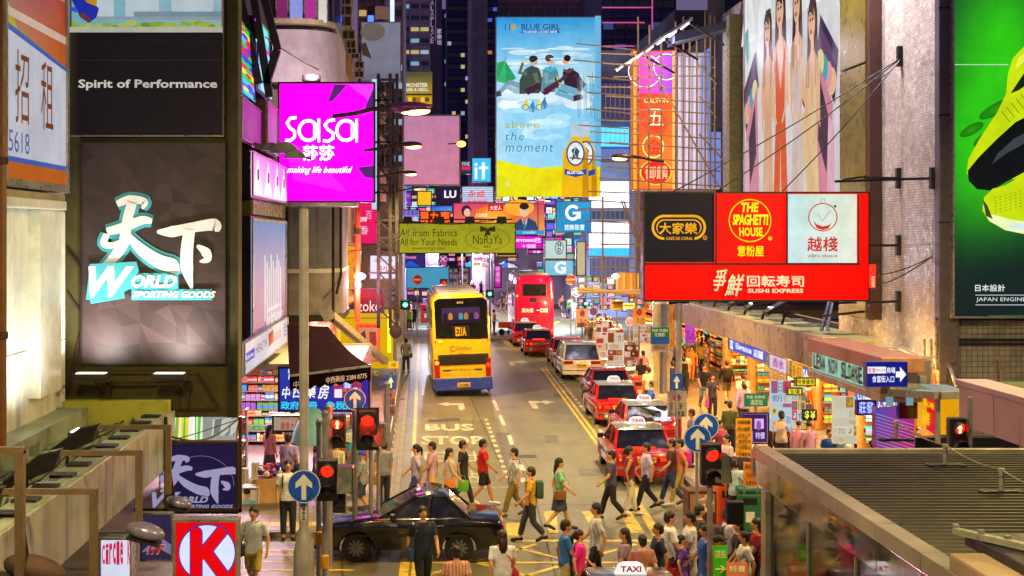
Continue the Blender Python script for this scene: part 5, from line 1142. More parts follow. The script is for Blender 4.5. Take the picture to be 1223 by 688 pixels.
# ---- station entrance at the lower right ----
XT = 5.35
t = thing('station_entrance', 'station entrance with a dark ribbed metal roof, clad parapet and glass side wall', 'building', (8, 18, 0))
b = MB(); n = 76; y0, y1 = 22.9, 7.0; vs = []; fs_ = []
for i in range(n*4+1):
 y = y0+(y1-y0)*i/(n*4); z = 3.42+(0, 0, .07, .07)[i % 4]; y += (0, -.1, .0, -.0)[i % 4]*.4
 vs += [(XT+.25, y, z), (14, y, z)]
b.add(vs, [(2*i, 2*i+1, 2*i+3, 2*i+2) for i in range(n*4)])
b.build('roof', mat('ribbed_roof_metal', '#2a2418', .5, .3, 1.6, .6), t)
M_par = mat('parapet_cladding', '#9a9284', .38, .3, 2, .35, .04)
for i in range(11):
 ya, yb = 23.05-i*1.55, 23.05-(i+1)*1.55+.02
 MB().bbox(XT, XT+.24, yb, ya, 3.38, 3.58, .008).build('parapet_panel', M_par, t)
 MB().bbox(XT+.02, XT+.1, yb, ya, 3.0, 3.37, .006).build('fascia_panel', mat('polished_fascia', '#a8a0a0', .08, .85, 1, .15), t)
MB().bbox(XT, 14, 23.06, 23.2, 3.1, 3.52, .01).build('end_wall', M_par, t)
MB().bbox(XT-.02, XT+.2, 22.15, 22.45, .13, 3.0, .01).build('corner_post', M_par, t)
M_wallglass = mat('mirror_glass', '#16181a', .03, 0, 1, 0, spec=1.0)
gb = M_wallglass.node_tree.nodes['Principled BSDF']; gb.inputs['Metallic'].default_value = .35
for i in range(6): MB().box(XT+.05, XT+.08, 22.1-(i+1)*2.2+.02, 22.1-i*2.2, .3, 2.98).build('glass_pane', M_wallglass, t)
for i in range(5): MB().box(XT+.02, XT+.05, 22.1-(i+1)*2.2-.02, 22.1-(i+1)*2.2+.03, .3, 2.98).build('mullion', M_frame, t)
for k, (x, y) in enumerate(((1070, 527), (1129, 558), (1196, 590))):
 g = G(x, y, 3.47); o = thing('roof_anchor', 'small T-shaped safety line post on the ribbed roof, '+['farthest', 'middle', 'nearest'][k]+' of three', 'roof anchor', g, 'safety line posts')
 MB().bbox(-.3, .3, -.05, .05, 0, .05, .01).bbox(-.28, -.2, -.1, .1, .0, .05, .01).bbox(.2, .28, -.1, .1, 0, .05, .01).build('foot', M_dark, o, local=True); MB().tube([(0, 0, .04), (0, 0, .34)], .035, 8).lathe((0, 0, .3), [(.05, 0), (.05, .05)], 8).build('post', M_frame, o, local=True)
pts = [G(1070, 527, 3.47), G(1129, 558, 3.47), G(1196, 590, 3.47), G(1260, 618, 3.47)]
vs = []
for a, c in zip(pts, pts[1:]):
 for i in range(6): p = a.lerp(c, i/6); p.z += .33-.05*sin(pi*i/6); vs.append(p)
o = MB().tube(vs, .012, 5).build('safety_line', mat('steel_wire', '#a89878', .4, .7)); tag(o, 'thin steel safety line strung between the roof posts', 'cable')
t = thing('vent_housing', 'pinkish concrete roof housing with metal louvre edge in the bottom right corner', 'housing', (6.5, 13.2, 3.5))
a = G(1133, 660, 3.75)
MB().bbox(a.x, 12, 8, a.y, 3.3, 3.75, .03).build('box', mat('pink_concrete', '#8f7a64', .6), t); MB().bbox(a.x+.35, 12, 8, a.y+.5, 3.72, 3.85, .02).build('lid', M_dark, t)
MB().bar((a.x+.2, a.y+.35, 3.9), (a.x+1.6, a.y-2.2, 3.9), .1, .06).build('edge_rail', M_frame, t)
for i in range(9): p = Vector((a.x+.2, a.y+.35, 3.94)).lerp(Vector((a.x+1.6, a.y-2.2, 3.94)), i/9); MB().box(p.x-.03, p.x+.03, p.y-.03, p.y+.03, p.z, p.z+.03).build('bolt', M_steel, t)
# ================= far buildings, upper signs =================
def tower(label, px0, px1, ytop, d, c, wins=None, depth=20, zb=0, wc=('#c8d8ff',), pw=None, plit=.3, name='tower', rows=None, cols=None, rough=.7, ybot=275, ws=.45):
 a = W(px0, ytop, d); e = W(px1, ytop, d); t = thing(name, label, 'building', ((a.x+e.x)/2, d, zb))
 MB().box(a.x, e.x, d, d+depth, zb, a.z).build('wall', mat('facade_'+c.lstrip('#'), c, rough, 0, .6, .25, .1), t)
 if rows:
  r = random.Random(int(px0)); h = (a.z-W(0, ybot, d).z)/rows; w = (e.x-a.x)/cols; mes = {}
  for j in range(rows):
   for i in range(cols):
    on = r.random() < plit; col = r.choice(wc) if on else '#0c0c18'
    m = lit(col, ws, False) if on else M_glass; k = (m.name)
    if k not in mes: mes[k] = MB().box(-w*.42, w*.42, -.12, .02, -h*(.34 if ws > 1 else .16), h*(.34 if ws > 1 else .16)).mesh('window', m)
    o = bpy.data.objects.new('window', mes[k]); COL.objects.link(o); o.parent = t
    o.location = (a.x+w*(i+.5)-(a.x+e.x)/2, 0, a.z-h*(j+.5)-zb)
  for i in range(cols+1): x = a.x+w*i; MB().box(x-w*.07, x+w*.07, d-.35, d, a.z-rows*h, a.z).build('pier', mat('facade_pier_'+c.lstrip('#'), c, .7), t)
  for j in range(rows+1): MB().box(a.x-.05, e.x+.05, d-.2, d, a.z-h*j-h*.12, a.z-h*j+h*.06).build('floor_band', mat('facade_band_'+c.lstrip('#'), c, .6), t)
 return t
tower('mauve office block with lit window strips in the left distance', 478, 513, -40, 150, '#9080a8', rows=11, cols=3, wc=('#ffe8a0', '#a8e0ff', '#d8f0ff'), plit=.4, ybot=110)
t = tower('purple-grey tenement block rising behind the blank grey board', 428, 481, -60, 93, '#75667c', rows=12, cols=5, wc=('#ff90c0', '#c0e0ff', '#ffd890'), plit=.35, ybot=200)
pl = camp(466, -20, 471, 90, 92.6); pl.slab(466, -20, 471, 90, 0, .2).build('light_strip', lit('#c8d4ff', 1.3, False), t)
pl = camp(448, 8, 465, 23, 92.5); pl.slab(448, 8, 465, 23, 0, .2).build('white_panel', mat('white_paint', '#c9c6be'), t)
t = tower('dark tower with the vertical white PLACE lettering', 513, 528, -60, 158, '#4a3a66')
pl = camp(513, -20, 528, 100, 157.8); pl.vtext('ALAPLACE', 514.4, 0, 518, 52, '#b8a8c8'); pl.vtext('家樂坊', 522, 34, 527.5, 54, '#c8b8d0', .02); pl.rect(520, -20, 520.6, 50, '#8a7aa0'); pl.art(t, 'lettering', ink('dim_glow_print', .62))
t = tower('blue glass tower standing farthest back between the blocks', 524, 570, 12, 330, '#1e2a70', rows=16, cols=7, wc=('#f0d8a0', '#9ac0ff'), plit=.06, ybot=230, rough=.3)
tower('second dark blue tower behind with a few lit windows', 534, 566, -80, 300, '#1c2460', rows=18, cols=6, wc=('#ffe8b0', '#c0d8ff'), plit=.1, ybot=170)
t = tower('slim grey stone tower with vertical ribs beside the beer billboard', 565, 582, -60, 170, '#8a84a4')
for i in range(4): x = W(567+i*4, 0, 169.8).x; MB().box(x-.2, x+.2, 169.5, 170, 5, 41).build('rib', mat('rib_stone', '#6a647c', .6), t)
tower('dark navy tower just left of the beer billboard', 582, 594, -60, 175, '#2a2c66', rows=24, cols=2, wc=('#6080ff', '#ff9060'), plit=.08, ybot=250)
tower('dark brown block above the beer billboard', 594, 722, -60, 190, '#7a5c70', rows=6, cols=9, wc=('#d08050', '#8060a0'), plit=.3, ybot=120)
tower('unlit blue-black tower right of the beer billboard with pink outlines', 719, 806, -60, 150, '#2c3a60', rows=10, cols=6, wc=('#b04a90', '#4060a0'), plit=.12, ybot=200)
t = thing('neon_outline', 'thin pink neon lines on the blue-black tower', 'neon', W(770, 100, 149))
b = MB()
for (a, c) in (((719, 27), (770, 27)), ((719, 9), (780, 9)), ((779, 0), (779, 60)), ((722, 55), (760, 55))): b.bar(W(*a, 149), W(*c, 149), .12)
b.build('tube', lit('#d050a0', .9, False), t)
tower('dark building with a blue-grey steel roof behind the scaffold', 806, 895, 12, 90, '#3c3c4c')
# blue-lit glass facade between the beer billboard and scaffold
t = tower('wide shop building with white and blue lit bands below the scaffold', 703, 775, 60, 118, '#8c98c0')
for (y0, y1, c, s) in ((152, 175, '#50b8f0', 1.8), (178, 190, '#6a7ac0', .9), (194, 206, '#88a0c8', .6), (217, 248, '#e8f0ff', 2.2), (252, 262, '#707088', .4), (264, 296, '#dcecff', 2.2), (297, 305, '#28a0e0', 1.8), (308, 330, '#8878a0', .5), (100, 140, '#6a5a8a', .35)):
 pl = camp(704, y0, 774, y1, 117.7); pl.slab(704, y0, 774, y1, 0, .15).build('lit_band', lit(c, s), t); pl.base = .17
 for i in range(12): pl.rect(706+i*5.6, y0, 706.5+i*5.6, y1, '#9ab0c8')
 pl.art(t, 'mullions', ink('dim_glow_print', .62))
tower('grey residential block with cluttered balconies behind the beer billboard', 590, 705, 228, 140, '#a088a8', rows=4, cols=12, wc=('#ff80b8', '#80d0ff', '#ffd070', '#e8f0ff', '#c060e0'), plit=.75, ybot=300, ws=1.2)
tower('pale lilac block at the street end on the left', 462, 545, 200, 425, '#8a78b0', rows=5, cols=12, wc=('#ff70b0', '#ffb040', '#60c0ff', '#f0e8ff', '#e04050'), plit=.75, ybot=290, ws=1.2)
tower('cream block closing the view at the end of the street', 540, 640, 236, 430, '#c898b8', rows=5, cols=8, wc=('#ffb0d8', '#ffd080', '#c0e8ff'), plit=.75, ybot=300, ws=1.2)
for k, (x0, x1, yt, X) in enumerate(((0, 0, 0, 0),)):
 t = thing('building_row', 'long shadowed building row on the right behind the scaffold', 'building', (18, 100, 0)); MB().box(XR+.3, 30, 70, 96, 3.4, 17).build('wall', mat('row_wall', '#4a4658', .7), t); MB().box(XR, 30, 140, 300, 3.4, 10).build('far_wall', M_lav, t); MB().box(XR-.3, 30, 66, 96, 3.2, 3.5).build('canopy_slab', M_can, t)
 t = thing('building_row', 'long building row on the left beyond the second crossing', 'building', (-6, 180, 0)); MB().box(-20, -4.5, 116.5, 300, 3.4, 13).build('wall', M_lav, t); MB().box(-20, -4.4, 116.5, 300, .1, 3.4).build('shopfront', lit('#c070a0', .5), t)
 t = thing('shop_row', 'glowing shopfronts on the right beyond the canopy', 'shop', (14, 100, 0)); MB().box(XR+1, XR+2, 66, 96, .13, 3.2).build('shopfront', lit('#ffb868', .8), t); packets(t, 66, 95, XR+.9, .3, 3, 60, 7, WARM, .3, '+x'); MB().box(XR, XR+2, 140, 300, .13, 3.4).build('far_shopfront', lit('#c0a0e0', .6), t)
 lamp(t, (12, 75, 3), 420, '#ffb860', 'POINT', .3); lamp(t, (12, 88, 3), 420, '#ffc070', 'POINT', .3)
# pink blank board and signs under it
simple('billboard', 'blank dusty pink billboard beside the orange street lamps', (475, 137, 550, 222), 100, '#a87896', lambda p: p.grad(476, 138, 549, 221, '#b87ca0', '#b8789c', '#cc7c98', '#c88098', 4), .8, .4, 'billboard', M_grey, True, PRINT1, .1, art='print')  # blank board glows: the light on it is put into its print
def dr(p):
 p.grad(480, 88, 516, 124, '#3a4434', '#4a5434', '#c89810', '#d8a818', 5); p.text('MONSTER', 485, 99, 511, 104, '#d0d8c0', .05); p.text('BAR & GRILL', 484, 105, 512, 109, '#d0d8c0', .04); p.rect(480, 112, 516, 114, '#2a2414')
 for i in range(6): p.ell(485+i*5, 119, 3, 3, ['#a86a18', '#e8c030', '#6a4a14'][i % 3], 10)
simple('billboard', 'green and gold lit billboard under the mauve office block', (479, 85, 517, 126), 140, '#5a5424', dr, .9, br=[(W(488, 84, 140), W(488, 78, 140)), (W(506, 84, 140), W(506, 78, 140))])
simple('shop_sign', 'black sign with white LU letters under the pink billboard', (520, 222, 550, 245), 105, '#2a1c3a', lambda p: p.text('LUSH', 530.5, 227.5, 556, 236, '#f4f0ff', .07) if 0 else p.text('LU', 530.5, 227.5, 545, 236.5, '#f4f0ff', .07), .8)
t = thing('kerb_light_sign', 'orange light spot beside the pink billboard', 'lamp', W(551, 172, 95)); MB().ell(W(551, 172, 95), (.3, .2, .2), 10, 6).build('lens', lit('#ffa030', 12, False), t); MB().bar(W(535, 172, 95.2), W(551, 171, 95.2), .08).build('arm', M_dark, t)
S_ = [('yellow plain lit panel beneath the pink billboard', (498, 228, 516, 246), 118, '#f0b818', None, 1.0),
  ('magenta patterned shop panel left of the yellow panel', (479, 229, 492, 246), 118, '#8a3ac8', lambda p: [p.ell(480+i*2.4, 232+(i*5) % 13, 1.4, 1.6, ['#e070d0', '#4a2a9a', '#f0b0e0'][i % 3], 8) for i in range(6)], .8),
  ('small blue and white sign over the magenta panel', (480, 222, 493, 229), 118, '#5a8ae0', lambda p: p.text('ab', 482, 223, 486, 228, '#ffffff', .03), .9),
  ('pale lilac tram-like sign with violet Chinese characters', (466, 250, 502, 266), 95, '#8a86d0', lambda p: (p.text('合富置業', 481, 252, 500, 257, '#5a3ab0', .03), p.text('星運站', 466.5, 259, 499, 264, '#d8d0f4', .02)), .9),
  ('blue glossy lit panel over the orange neon characters', (514, 245, 541, 253), 108, '#2a58d8', lambda p: p.grad(514, 245, 541, 253, '#2038b0', '#3060e8', '#60b0f0', '#4088e0', 3), 1.0),
  ('silver striped shopfront panel with red Chinese characters', (551, 222, 590, 243), 112, '#a8b4dc', lambda p: ([p.rect(551, 223+i*2.6, 590, 223.8+i*2.6, '#e0ecff') for i in range(7)], p.text('永成', 559, 228, 579, 236, '#e8401c', .04), p.text('金銀首飾', 558, 239, 582, 243, '#e8301c', .05)), .8),
  ('blue square sign with a big white letter t', (563, 188, 587, 218), 118, '#38b0e8', lambda p: (p.rect(575.5, 194, 579, 214, '#ffffff'), p.rect(572, 199, 583, 202, '#ffffff'), p.rect(567, 200, 570, 214, '#ffffff'), p.rect(567, 195, 570, 198, '#ffffff')), 1.2),
  ('dark sign with a red flash left of the letter t sign', (550, 192, 563, 208), 116, '#3a3a5a', lambda p: (p.rect(551, 199, 562, 203, '#d03050'), p.text('FINE', 552, 193.5, 561, 198, '#c8d0e8')), .7),
  ('magenta sign with white letters above the red bus', (613, 281, 649, 298), 104, '#d810b8', lambda p: (p.text('urmax@', 614, 284, 647, 290, '#ffe0fc', .04), p.text('十個靚', 623, 291.5, 640, 296.5, '#ffd0f8', .04)), 1.1),
  ('narrow magenta sign hanging under the larger magenta sign', (630, 298, 650, 303.5), 104, '#e020c0', lambda p: p.text('五層', 636, 299, 645, 303, '#ffe0fc', .03), 1.0),
  ('white and mint sign with a ringed emblem', (650, 286, 677, 310), 100, '#c0dcdc', lambda p: (p.ring(668, 296, 5, 8, .8, '#3a3a3a', 20), p.text('H', 666, 290, 670, 295, '#3a3a3a', .04), p.text('D', 666, 296, 670, 301, '#3a3a3a', .04)), .85),
  ('lower pale blue sign with a white letter G', (650, 310, 686, 330), 104, '#78c0dc', lambda p: p.text('G', 662, 312, 676, 327, '#f4fbff', .05), .95),
  ('yellow strip sign hanging under the banner end', (593, 303, 619, 308), 66, '#f0b020', None, 1.0),
  ('tall white glowing strip on the facade by the scaffold', (766, 236, 772, 340), 100, '#e8c880', None, .8),
  ('orange lit shop sign on the right pavement below the scaffold', (735, 325, 764, 352), 92, '#e88a20', lambda p: [p.rect(736+i*2.8, 327, 737.6+i*2.8, 350, ['#f0b040', '#c04a18', '#e86a20'][i % 3]) for i in range(10)], .9),
  ('sky blue fascia board above the far left shops', (485, 318, 537, 345), 108, '#48a0c4', None, .8),
  ('dark violet cinema-like sign above the sky blue fascia', (478, 303, 508, 320), 106, '#3a2a7a', lambda p: (p.text('Princess', 480, 305, 497, 309, '#e080c0', .03), p.poly([(478, 320), (490, 311), (505, 320)], '#2850c8')), .7),
  ('pink noticeboard cluster beyond the sky blue fascia', (508, 303, 523, 318), 112, '#c87ab0', lambda p: p.ell(515, 311, 3, 4, '#8ac0c8', 10), .8),
  ('round magenta sign with a cross mark on a pole', (524, 305, 534, 314), 118, '#8a1a6a', lambda p: (p.ring(529, 309.5, 4.6, 4.4, .6, '#f0b0d8', 18), p.line([(526.5, 307), (531.5, 312)], .8, '#f0c0e0'), p.line([(531.5, 307), (526.5, 312)], .8, '#f0c0e0')), .8),
  ('tall magenta hoarding panel on the pavement left of the red bus', (590, 316, 599, 344), 100, '#d020b0', lambda p: p.vtext('特價中', 592, 318, 597, 338, '#ffc0f0'), .9),
  ('narrow white light strip beside the round green sign stack', (688, 288, 700, 330), 102, '#d8c8a0', None, .7)]
for (lab, r_, d_, c_, f_, s_) in S_: fs('shop_sign', lab, r_, d_, c_, f_ or (lambda p: None), s_, fr=.08, dep=.4)
# orange neon characters
t = thing('neon_sign', 'orange-red neon Chinese characters above the yellow-green banner', 'neon sign', W(520, 266, 106)); pl = camp(500, 252, 538, 267, 106)
pl.slab(500, 252, 538, 267, -.3, 0).build('back_panel', paint('#7a1a14'), t); pl.text('壽', 502, 253, 512, 265.5, '#ff5a1c', .05); pl.text('力', 514, 253, 523, 265.5, '#ff5a1c', .05); pl.text('惠', 526, 253, 537, 265.5, '#ff5a1c', .05); pl.art(t, 'lettering', PRINT2)
# orange advertisement with man in suit
def dr(p):
 p.grad(541, 242, 650, 280, '#d83a70', '#c03a60', '#f0a030', '#e88030', 6); p.ell(590, 262, 26, 18, '#ffc040', 20, 0, '#e86a28'); p.ell(620, 248, 18, 10, '#f8a830', 16)
 p.ell(557, 252, 6, 7, '#3a2028', 14); p.ell(558, 254, 4, 5, '#e8b8a0', 14); p.rect(583, 244, 601, 252, '#c81c28'); p.text('大宏人', 585, 245.5, 599, 251, '#ffe8e0', .04); p.text('人生智慧', 568, 255, 582, 259, '#fff4d8', .03); p.text('健康之選', 572, 261, 590, 265, '#c84020', .03)
 p.ell(626, 252, 5.5, 7.5, '#e8b898', 16); p.ell(626, 246.5, 5.8, 4, '#241a1c', 14); p.poly([(614, 280), (616, 266), (622, 261), (626, 268), (631, 260), (640, 265), (644, 280)], '#24406a'); p.poly([(623, 261), (626, 268), (630, 261), (627, 274)], '#e8ecf4'); p.poly([(625.5, 264), (627.5, 264), (628, 274), (625, 274)], '#3868a8')
 p.rect(541, 275, 650, 280, '#3a8ad0'); p.text('transfer', 624, 275.6, 640, 279, '#e0f4ff')
fs('billboard', 'wide orange advertisement with a smiling man in a dark suit', (541, 242, 643, 280), 98, '#e08038', dr, .9, 'billboard', .06, .4)
def dr(p):
 p.grad(664, 240, 705, 278, '#1880b0', '#30a0d0', '#1070a8', '#2088b8', 4); p.ring(684, 254, 9, 9.5, 3.4, '#ffffff', 24, .25, 5.6); p.rect(684, 253, 693.5, 256, '#ffffff'); p.rect(690.5, 253, 693.5, 261, '#ffffff'); p.text('首飾珠寶', 674, 268, 698, 275, '#e0f0ff', .03)
fs('billboard', 'blue billboard with a large white letter G', (664, 240, 706, 278), 108, '#2088b8', dr, 1.0, 'billboard', .06, .4)
# beer billboard
def dr(p):
 p.grad(593, 21, 716, 52, '#2090d8', '#3098d0', '#70b8e0', '#60b4e4', 6); p.grad(593, 52, 716, 100, '#60b4e4', '#70b8e0', '#b8dce8', '#a8d8f0', 6); p.grad(593, 100, 716, 200, '#a0d0ee', '#78c4e8', '#80c8f0', '#a8dcf4', 6)
 r = random.Random(9)
 for i in range(26): p.ell(612+r.random()*86, 56+r.random()*26, r.uniform(8, 20), r.uniform(1, 2.6), r.choice(['#c4e0ee', '#b0d4e8', '#d8ecf4']), 14)
 for i in range(30): x = 608+r.random()*88; p.ell(x, 108+r.random()*16+abs(x-650)*.05, r.uniform(8, 18), r.uniform(3, 7), r.choice(['#d8ecf6', '#e8f4fa', '#bcdff0']), 16)
 for i in range(16): p.ell(615+r.random()*70, 132+r.random()*40, r.uniform(8, 22), r.uniform(3, 8), r.choice(['#a8dcf4', '#c0e6f8', '#90d0f0']), 16)
 p.poly([(593, 191), (618, 197), (640, 201), (680, 198), (716, 186), (716, 235), (593, 235)], '#e0e010'); p.grad(593, 203, 716, 234, '#e8e414', '#e8c410', '#f0d810', '#d8dc18', 4)
 p.poly([(593, 98), (593, 76), (603, 73), (616, 94), (606, 101)], '#2a9a60'); p.poly([(603, 73), (605, 100), (593, 98)], '#38b070'); p.line([(603, 73), (603, 69)], .5, '#2a5a50')
 def head(x, y, f, hair, hat=None):
  p.ell(x, y, 4.3, 5.4, '#e4b090', 14); p.ell(x-f*1.6, y-2.4, 4.2, 4, hair, 12); p.ell(x+f*3.6, y+.6, 1.2, .9, '#e4b090', 6)
  if hat: p.ell(x-f*.6, y-3.2, 5.2, 3.6, hat, 14)
  p.ell(x+f*1.8, y-.6, .7, .5, '#241614', 6); p.line([(x+f*1.4, y+2.6), (x+f*3.2, y+2.2)], .7, '#a03a30')
 L_ = lambda pts, t, c: p.line(pts, t, c)
 p.ell(645, 114, 52, 5, '#d4eaf4', 20)
 L_([(628, 106), (608, 99), (595, 112)], [8, 6, 5], '#7f9cac'); p.poly([(592, 110), (597, 109), (599, 115), (590, 117)], '#3c4650'); L_([(634, 108), (616, 110), (604, 104)], [7, 6, 4], '#9ab4c0')
 p.poly([(626, 84), (634, 79), (643, 82), (648, 98), (644, 112), (620, 113), (620, 97)], '#3c4c44'); L_([(629, 88), (620, 88), (624, 76)], [6, 5, 3.5], '#55745c'); p.ell(624.5, 74, 2.2, 2, '#d8c860', 8); L_([(638, 88), (642, 100), (633, 106)], [6, 5, 4], '#5c6e60'); L_([(628, 111), (642, 103), (652, 113)], [8, 8, 5], '#4a2038')
 p.poly([(648, 84), (656, 80), (665, 84), (668, 98), (662, 111), (645, 110)], '#5a8c9e'); L_([(652, 88), (652, 99), (664, 96)], [5.5, 5, 4], '#78a8b4'); L_([(650, 111), (664, 101), (673, 113)], [8, 8, 5], '#54243e'); L_([(650, 82), (657, 85), (663, 81)], 3.6, '#3cb8cc')
 p.poly([(671, 87), (680, 82), (690, 88), (696, 102), (692, 113), (675, 112)], '#38202e'); L_([(676, 90), (668, 98), (662, 95)], [5, 4.5, 3.5], '#4c3040'); L_([(690, 112), (668, 104), (664, 111), (686, 119)], [9, 8, 7, 6], '#70acc8'); L_([(686, 90), (696, 102), (690, 111)], [6, 5.5, 4], '#442838'); p.ell(690, 111, 2.6, 2, '#c8b090', 8); L_([(672, 84), (678, 87), (684, 83)], 3, '#6a4450'); p.poly([(684, 115), (694, 113), (696, 119), (684, 122)], '#4a2034')
 head(637, 74, 1, '#241c20', '#26303a'); head(656, 73, 1, '#2a1c1c', '#4c4450'); head(675, 73, -1, '#241618'); p.rect(656, 70.5, 661, 72.4, '#c8d8e0')
 for (x, y) in ((646, 88), (664, 92), (667, 100)): p.rect(x, y, x+1.8, y+5, '#d8c030')
 for i, (x, y) in enumerate(((624, 126), (632, 128), (640, 126), (646, 124))): p.poly([(x, y), (x+4, y-8), (x+6, y), (x+4, y+8)], ['#e8d030', '#3a8ac0', '#f0e060', '#3a80b8'][i]); p.ring(x+3, y+3, 4, 4, 1, '#4080b8', 12)
 p.text('11', 602.5, 30, 608.5, 37.5, '#1c4a8c', .0); p.ell(612, 33.5, 3.2, 3.6, '#b8a040', 14); p.text('BLUE GIRL', 622, 30, 668, 37, '#1c3c84', .01); p.rect(622, 38.3, 667, 41, '#1c3c84'); p.text('PILSENER LAGER BEER', 624, 38.8, 665, 40.6, '#e0f0ff', .03)
 p.text('share', 603, 145, 643, 154, '#b8b420', .0, 1.15); p.text('the', 603, 159, 625, 168, '#2a5a7c', -.012, 1.2, .2); p.text('moment', 603, 173.5, 660, 182, '#2a5a7c', -.012, 1.2, .2); p.ring(605, 220, 2.4, 2.8, .5, '#f0f0d0', 12); p.text('18', 604, 218.6, 606.2, 221.4, '#f0f0d0')
 # bottles
 for (x, s) in ((698, .86), (686, 1.0)):
  p.poly([(x-3.6*s, 150), (x+3.6*s, 150), (x+5*s, 166), (x+15*s, 182), (x+16*s, 235), (x-16*s, 235), (x-15*s, 182), (x-5*s, 166)], '#e8b418'); p.poly([(x-4*s, 146), (x+4*s, 146), (x+6*s, 164), (x-6*s, 164)], '#b8c8d0'); p.poly([(x+9*s, 178), (x+15*s, 184), (x+16*s, 235), (x+8*s, 235)], '#c88a10')
  p.ell(x, 184, 11*s, 15, '#1c4a8c', 24); p.ell(x, 184, 9.2*s, 13, '#e8f0f0', 24); p.poly([(x, 176), (x+5*s, 181), (x+3*s, 187), (x+5*s, 192), (x-1, 190), (x-5*s, 193), (x-3*s, 185), (x-5*s, 180)], '#38506a'); p.line([(x, 177), (x-2, 184), (x+2, 191)], .7, '#e0e8e8'); p.text('BLUE GIRL BEER', x-8*s, 173, x+8*s, 175, '#8098b0'); p.poly([(x-13*s, 202), (x, 206), (x+13*s, 202), (x+13*s, 209), (x, 212), (x-13*s, 209)], '#1c4a9c')
 p.text('BLUE GIRL', 676, 205, 696, 208.5, '#f0f0f0', .04)
 for i in range(14): p.line([(688+i*1.5, 86+r.random()*14), (689+i*1.5, 128+r.random()*16)], .5, r.choice(['#486878', '#d8e8ec', '#7898a0']))
 p.poly([(709, 21), (716, 21), (716, 200), (709, 200)], '#68b0d8')
br = [(W(x, 20, 86), W(x+2, 16, 86.6)) for x in (606, 630, 650, 672, 700)]+[(W(x, 236, 86), W(x+2, 239, 85.2)) for x in (612, 640, 668, 700)]
simple('billboard', 'huge sky-blue and yellow beer billboard with friends sitting on snow', (592, 20, 717, 235), 86, '#78c0e8', dr, .9, .6, 'billboard', M_frame, True, PRINT1, .05, br=br, art='artwork')
# ---- yellow-green banner over the street ----
def dr(p):
 p.grad(477, 267, 616, 302, '#98941c', '#8c8c1c', '#a8a420', '#a09c20', 6)
 r = random.Random(4)
 for i in range(90): x = 478+r.random()*136; y = 268+r.random()*33; p.ring(x, y, 2.2, 1.6, .35, '#a8a432', 7)
 T = '#33300c'
 p.text('All from Fabrics', 478, 273.5, 545.5, 282.5, T, .0, 1.05); p.text('All for Your Needs', 478, 284.5, 545.5, 293, T, .0, 1.0); p.text('www.naraya.com', 492, 295.5, 531, 299.5, T)
 p.ring(582, 285.5, 27, 13.5, .5, T, 40); p.ring(582, 285.5, 25.5, 12.5, .25, T, 40); p.text('NaRaYa', 564.5, 281, 599.5, 291.5, T, -.005); p.text('娜蘭雅', 577, 293, 586, 296, T)
 p.poly([(573, 270), (580, 272), (582, 273.5), (584, 272), (591, 270), (591, 277), (584, 276), (582, 275), (580, 276), (573, 277)], T); p.poly([(580, 276), (582, 275), (584, 276), (586, 281), (578, 281)], T)
sg = simple('banner_sign', 'yellow-green banner sign with bow emblem hanging across the street', (476, 266, 616, 303), 72, '#98941c', dr, .85, .35, 'sign', M_dark, True, PRINT1, .05, br=[(W(476, y, 72.2), W(448, y-3, 72.2)) for y in (268, 300)]+[(W(500, 262, 71.8), W(612, 262, 71.8))])
for k, x in enumerate((487, 525, 561, 599)):
 c = W(x, 263, 71.2); t = thing('sign_lamp', 'black box lamp above the banner, '+['over the first word', 'over the line ends', 'left of the bow', 'right of the bow'][k], 'lamp', c); MB().prism([(c.x-.2, c.z+.18), (c.x+.2, c.z+.18), (c.x+.26, c.z-.14), (c.x-.26, c.z-.14)], 70.9, 71.5, 'y', .02).build('housing', M_black, t); MB().bar(c, W(x, 268, 72), .05).build('arm', M_dark, t)
# ---- scaffold, neon tower sign ----
def dr(p):
 p.grad(757, 62, 806, 112, '#e85090', '#a050e8', '#8a48d8', '#f04080', 6); p.grad(757, 112, 806, 225, '#f03020', '#f05028', '#f87828', '#f06020', 6); p.rect(756, 60, 760, 226, '#f0902c'); p.rect(803, 60, 808, 226, '#f8a050')
 for (x, y, a) in ((770, 85, 20), (796, 80, 16)): p.ring(x, y, a, a, 1.2, '#ffe8f8', 28)
 p.ell(782, 148, 16, 16, '#d81c14', 24, 0, '#f05028'); p.text('CALTON', 769, 117, 798, 123, '#ffb060'); p.rrect(767, 115, 800, 125, 3, '#e8481c'); p.text('CALTON', 769, 117, 798, 123, '#ffd080', .02)
 p.text('五', 774, 130, 792, 150, '#ffd0a0'); p.ring(780, 175, 13, 14, 1.4, '#f0e060', 24); p.text('金', 772, 166, 790, 184, '#e83020', .03); p.ell(783, 206, 19, 15, '#e02018', 24); p.ring(783, 206, 19, 15, 1.2, '#60d040', 28); p.text('御麟', 770, 198, 797, 214, '#ff9a70', .03)
simple('neon_tower', 'tall orange-red neon sign with pink top behind bamboo scaffolding', (755, 60, 808, 227), 74, '#f05828', dr, 1.1, .6, 'neon sign', lit('#e87030', .6, False), True, PRINT2, .05, art='artwork')
def dr(p):
 p.grad(808, 62, 862, 227, '#9a94b8', '#b8c0e0', '#c8a4b8', '#b0a0b0', 6)
 r = random.Random(8)
 for i in range(11): x = 810+i*4.6; p.poly([(x, 62+r.random()*20), (x+2.6, 64), (x+r.uniform(0, 4), 227), (x-1, 227)], r.choice(['#e8ecff', '#f0d8e8', '#8088c0', '#d4c0d8', '#f4c0a0', '#6878c8', '#a0a8e8']))
 p.poly([(842, 62), (862, 40), (862, 225), (845, 225)], '#7488d0')
